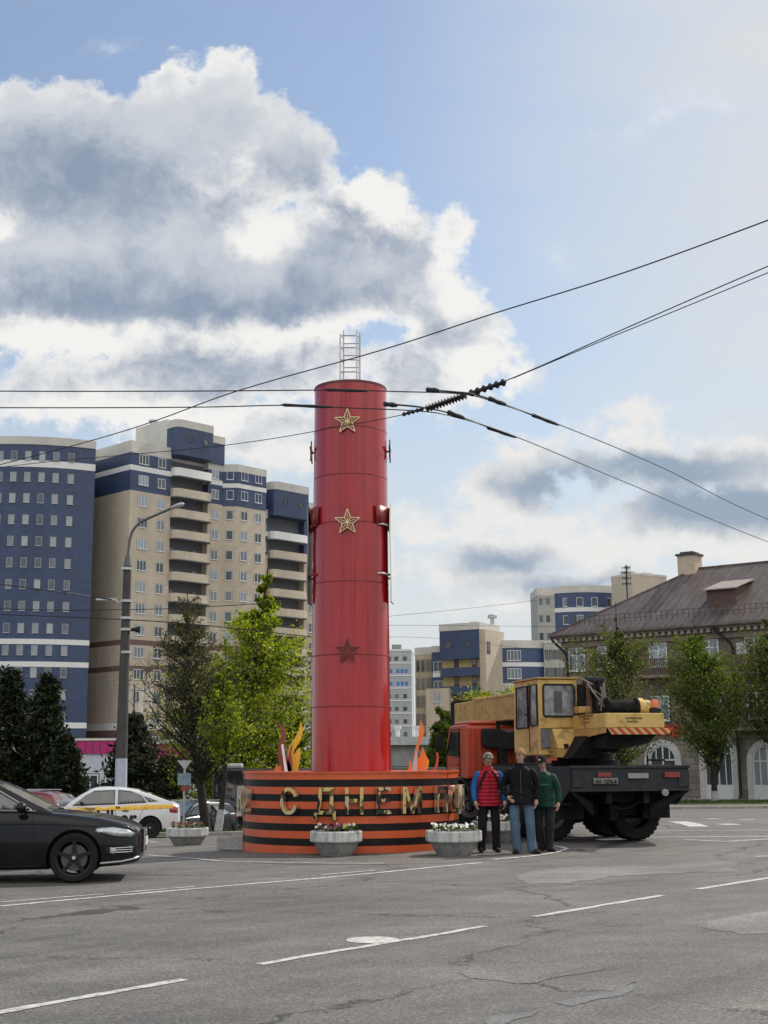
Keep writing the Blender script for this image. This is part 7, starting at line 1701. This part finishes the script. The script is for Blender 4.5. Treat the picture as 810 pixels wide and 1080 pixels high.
CAPC, t, b = nt('camouflage_cap'); co = objco(t); c1_ = mixc(t, ramp(t, noise(t, co, 30, 2), [(.48, (0, 0, 0)), (.5, (1, 1, 1))]).outputs[0], (.22, .21, .15), (.06, .065, .04)); c1_ = mixc(t, ramp(t, noise(t, co, 34, 2, .5, 1), [(.58, (0, 0, 0)), (.6, (1, 1, 1))]).outputs[0], c1_, (.35, .34, .28)); lk(t, c1_, b.inputs['Base Color']); b.inputs['Roughness'].default_value = .9
def foot(px, py): return GP(px, py)
# man in red vest
f = GP(516.5, 899); Lr = [(-.185, 0, 1.385), (-.235, .01, 1.26), (-.275, .0, 1.13), (-.275, -.05, 1.0), (-.26, -.10, .885)]; Ll = [(.185, 0, 1.385), (.24, .01, 1.26), (.285, .0, 1.13), (.285, -.04, 1.0), (.275, -.085, .885)]
lgL = [(-.095, 0, .90), (-.115, -.005, .70), (-.125, -.02, .49), (-.135, .0, .30), (-.145, .02, .10), (-.18, -.12, .05)]; lgR = [(.095, 0, .90), (.11, -.005, .70), (.12, -.015, .49), (.125, .005, .30), (.13, .02, .10), (.145, -.13, .05)]
p1, HD1 = person('man in red padded vest with blue sleeves and camouflage cap, leftmost of the three', (f.x, f.y, 0), R(6), 1.765, [Lr, Ll], [lgL, lgR], RV, BLS, BT, SH, HDK, headyaw=R(-8), headtilt=R(18), cap=CAPC, jacket_low=.82)
mb = MB(); mb.tube([(0, -.150, .83), (0, -.143, 1.0), (0, -.142, 1.15), (0, -.146, 1.28), (0, -.118, 1.40)], .007, 5); mb.build('zip', BLK, p1)
for sd in (-1, 1):
    mb = MB(); mb.tube([(sd*.055, -.11, 1.44), (sd*.115, -.142, 1.34), (sd*.165, -.120, 1.24), (sd*.178, -.085, 1.10)], [.018, .022, .018, .010], 8); mb.build('shoulder_strap', BT, p1, smooth=60)
mb = MB(); mb.lathe([(.085, 0), (.10, .02), (.088, .075), (.078, .085), (.07, .03)], 20, Matrix.Translation((0, .012, 1.445)) @ Matrix.Rotation(R(-10), 4, 'X'), closed=True); mb.build('hood_collar', RV, p1, smooth=50)
# man in black jacket and jeans
f = GP(551, 900.5); ar = [(-.19, 0, 1.385), (-.255, .03, 1.26), (-.305, .06, 1.13), (-.27, -.02, 1.02), (-.205, -.115, .945)]; al = [(.19, 0, 1.385), (.25, .01, 1.27), (.275, .01, 1.14), (.21, -.14, 1.10), (.135, -.225, 1.135)]
al = [(.19, 0, 1.385), (.25, .02, 1.26), (.285, .03, 1.13), (.275, .01, 1.0), (.26, -.03, .88)]
l1 = [(-.10, 0, .90), (-.12, -.01, .70), (-.12, -.03, .49), (-.10, -.01, .30), (-.085, .01, .10), (-.13, -.12, .05)]; l2 = [(.10, 0, .90), (.13, -.005, .70), (.145, -.02, .49), (.155, -.01, .30), (.165, .0, .10), (.26, -.10, .05)]
p2, HD2 = person('blond man in black jacket and blue jeans, in the middle of the three', (f.x, f.y, 0), R(-6), 1.83, [ar, al], [l1, l2], BJ, BJ, JE, SH, HB, headyaw=R(-28), jacket_low=.82)
mb = MB(); mb.tube([(0, -.150, .83), (0, -.144, 1.0), (0, -.143, 1.15), (0, -.146, 1.28), (0, -.118, 1.40)], .006, 5); mb.build('zip', SG, p2)
mb = MB(); mb.lathe([(.08, 0), (.095, .02), (.085, .07), (.075, .075), (.068, .03)], 20, Matrix.Translation((0, .01, 1.445)), closed=True); mb.build('collar', BJ, p2, smooth=50)
# man in green jacket with phone
f = GP(575, 898.5); ar = [(-.18, 0, 1.385), (-.245, .0, 1.26), (-.255, .0, 1.14), (-.20, -.14, 1.17), (-.13, -.235, 1.225)]; al = [(.185, 0, 1.385), (.245, .02, 1.26), (.285, .03, 1.13), (.30, -.01, 1.0), (.30, -.06, .885)]
l1 = [(-.09, 0, .90), (-.10, -.01, .70), (-.10, -.02, .49), (-.09, .03, .30), (-.08, .07, .10), (-.12, -.06, .05)]; l2 = [(.10, 0, .90), (.11, -.01, .70), (.11, -.03, .49), (.10, -.02, .30), (.09, -.01, .10), (.20, -.10, .05)]
p3, HD3 = person('man in dark green jacket and black cap looking at a phone, rightmost of the three', (f.x, f.y, 0), R(-24), 1.70, [ar, al], [l1, l2], GJ, GJ, GT, SH, HDK, headyaw=R(-8), headtilt=R(12), cap=BT, jacket_low=.82, palms=[((.55, -.60, .35), (.25, -.2, .9)), None])
mb = MB(); mb.prism([HD3 @ Vector((-.02, -.103, .178)), HD3 @ Vector((.02, -.103, .178)), HD3 @ Vector((.016, -.098, .200)), HD3 @ Vector((-.016, -.098, .200))], (0, -.008, 0)); mb.build('cap_badge', WHT, p3)
mb = MB(); mb.box(-.155, .155, -.150, -.138, 1.22, 1.25, 0); mb.build('jacket_stripe', mat('stripe_teal', (.03, .16, .12), .6), p3)
w_ = Matrix.Translation((f.x, f.y, 0)) @ Matrix.Rotation(R(-24), 4, 'Z') @ Matrix.Scale(1.70/1.76, 4) @ Vector((-.085, -.29, 1.262)); ph = thing('phone', 'small dark phone in the hand of the man in green', 'phone', w_, R(-24)); mb = MB(); mb.box(-.036, .036, -.004, .004, -.06, .08, 0, Matrix.Rotation(R(-35), 4, 'X')); mb.build('case', BLK, ph, bevel=.003); mb = MB(); mb.box(-.032, .032, .0045, .006, -.055, .075, 0, Matrix.Rotation(R(-35), 4, 'X')); mb.build('screen', GLASSD, ph)
# ------------------------------------------------------------------ planters
PLW, t, b = nt('planter_paint'); co = objco(t); nn = noise(t, mapv(t, co, (1, 1, .25)), 9, 6, .7); n2_ = noise(t, co, 3, 4)
c_ = ramp(t, mth(t, 'ADD', mth(t, 'MULTIPLY', nn, .7), mth(t, 'MULTIPLY', n2_, .3)), [(.38, (.10, .10, .10)), (.46, (.42, .42, .41)), (.6, (.60, .60, .59))]).outputs[0]; lk(t, c_, b.inputs['Base Color']); b.inputs['Roughness'].default_value = .85; bump(t, b, nn, .3, .01)
PLG = mat('planter_concrete', (.27, .265, .255), .9, var=.3, scale=4, bmp=.5, dirt=(.13, .13, .125)); SOIL = mat('soil', (.05, .035, .025), .95, var=.3, bmp=.8, bscale=30); LEAFP = leafmat('pansy_leaves', (.02, .05, .012), (.07, .12, .03), .3)
def planter(label, px, py, w_=.97, seed=1, rz=0, colors='mixed', flab='', z_=None):
    g = GP(px, py); y = g.y+w_*.36; root = thing('planter', label, 'planter', (g.x, y, G(g.x, y)), rz, 'round concrete planters round the plinth'); r = w_/2; n = 12
    mb = MB(); mb.lathe([(r*.60, 0), (r*.62, .02), (r*.86, .23)], 24, Matrix.Identity(4)); mb.build('foot', PLG, root, smooth=30)
    mb = MB(); mb.lathe([(r*.86, .225), (r*.97, .235), (r*1.0, .26), (r*1.0, .40), (r*.98, .425), (r*.88, .425), (r*.86, .36)], n, Matrix.Rotation(R(15), 4, 'Z')); mb.build('bowl', PLW, root, bevel=.012)
    mb = MB(); mb.lathe([(.01, .36), (r*.84, .38), (r*.84, .39), (.01, .41)], 20); mb.build('soil', SOIL, root)
    rd = random.Random(seed); fl = thing('flowers', flab, 'flowers', (g.x, y, G(g.x, y)+.40), rz, 'flowers in the planters'); lf = MB(); 
    for i in range(150):
        a = rd.uniform(0, 2*PI); q = r*.82*math.sqrt(rd.random()); x, yy = q*math.cos(a), q*math.sin(a); h = rd.uniform(.03, .10); s_ = rd.uniform(.018, .035); d = rd.uniform(0, PI)
        lf.add([(x-s_*math.cos(d), yy-s_*math.sin(d), h), (x, yy, h-.02), (x+s_*math.cos(d), yy+s_*math.sin(d), h+.01), (x, yy+.01, h+.02)], [(0, 1, 2, 3)])
    lf.build('leaves', LEAFP, fl)
    pal = {'white': [(.72, .72, .66), (.70, .68, .52)], 'mixed': [(.62, .58, .50), (.30, .05, .06), (.45, .35, .10), (.22, .06, .16)], 'dark': [(.14, .04, .05), (.22, .07, .05), (.35, .25, .18)]}[colors]
    for ci, c in enumerate(pal):
        pb_ = MB()
        for i in range(int(40/len(pal))):
            a = rd.uniform(0, 2*PI); q = r*.80*math.sqrt(rd.random()); x, yy = q*math.cos(a), q*math.sin(a); h = rd.uniform(.07, .14) 
            tilt = Matrix.Translation((x, yy, h)) @ Matrix.Rotation(rd.uniform(.3, 1.4), 4, 'X') @ Matrix.Rotation(rd.uniform(-.8, .8), 4, 'Y')
            pts = [tilt @ Vector((.030*math.cos(t_)*(1+.25*math.cos(3*t_)), .030*math.sin(t_)*(1+.25*math.cos(3*t_)), 0)) for t_ in [2*PI*j/9 for j in range(9)]]
            pb_.add(pts, [tuple(range(9))])
        pb_.build('petals', mat('petal_%s_%d' % (colors, ci), c, .7, var=.1), fl)['kind'] = 'stuff'
planter('round concrete planter with dark flowers beside the concrete block, left of the plinth', 195, 893.5, .98, 3, R(5), 'dark', 'dark red flowers in the planter left of the plinth')
planter('round white painted planter directly in front of the plinth lettering', 354, 903.5, .95, 4, R(0), 'mixed', 'mixed pansies in the planter in front of the plinth')
planter('round planter with white flowers right of the plinth, beside the man in red', 480, 903.5, .99, 5, R(10), 'white', 'white pansies in the planter beside the man in red')
planter('round planter partly hidden behind the legs of the standing men', 525, 889.5, 1.0, 6, R(20), 'white', 'white flowers in the planter behind the standing men')
g = GP(251, 897); blk = MB(); blk.box(-.42, .36, -.12, .13, 0, .265); ob = blk.build('concrete_block', CONC, bevel=.02, loc=(g.x, g.y+.12, G(g.x, g.y)), rz=R(-14)); tag(ob, 'grey concrete block lying against the left side of the striped plinth', 'block')
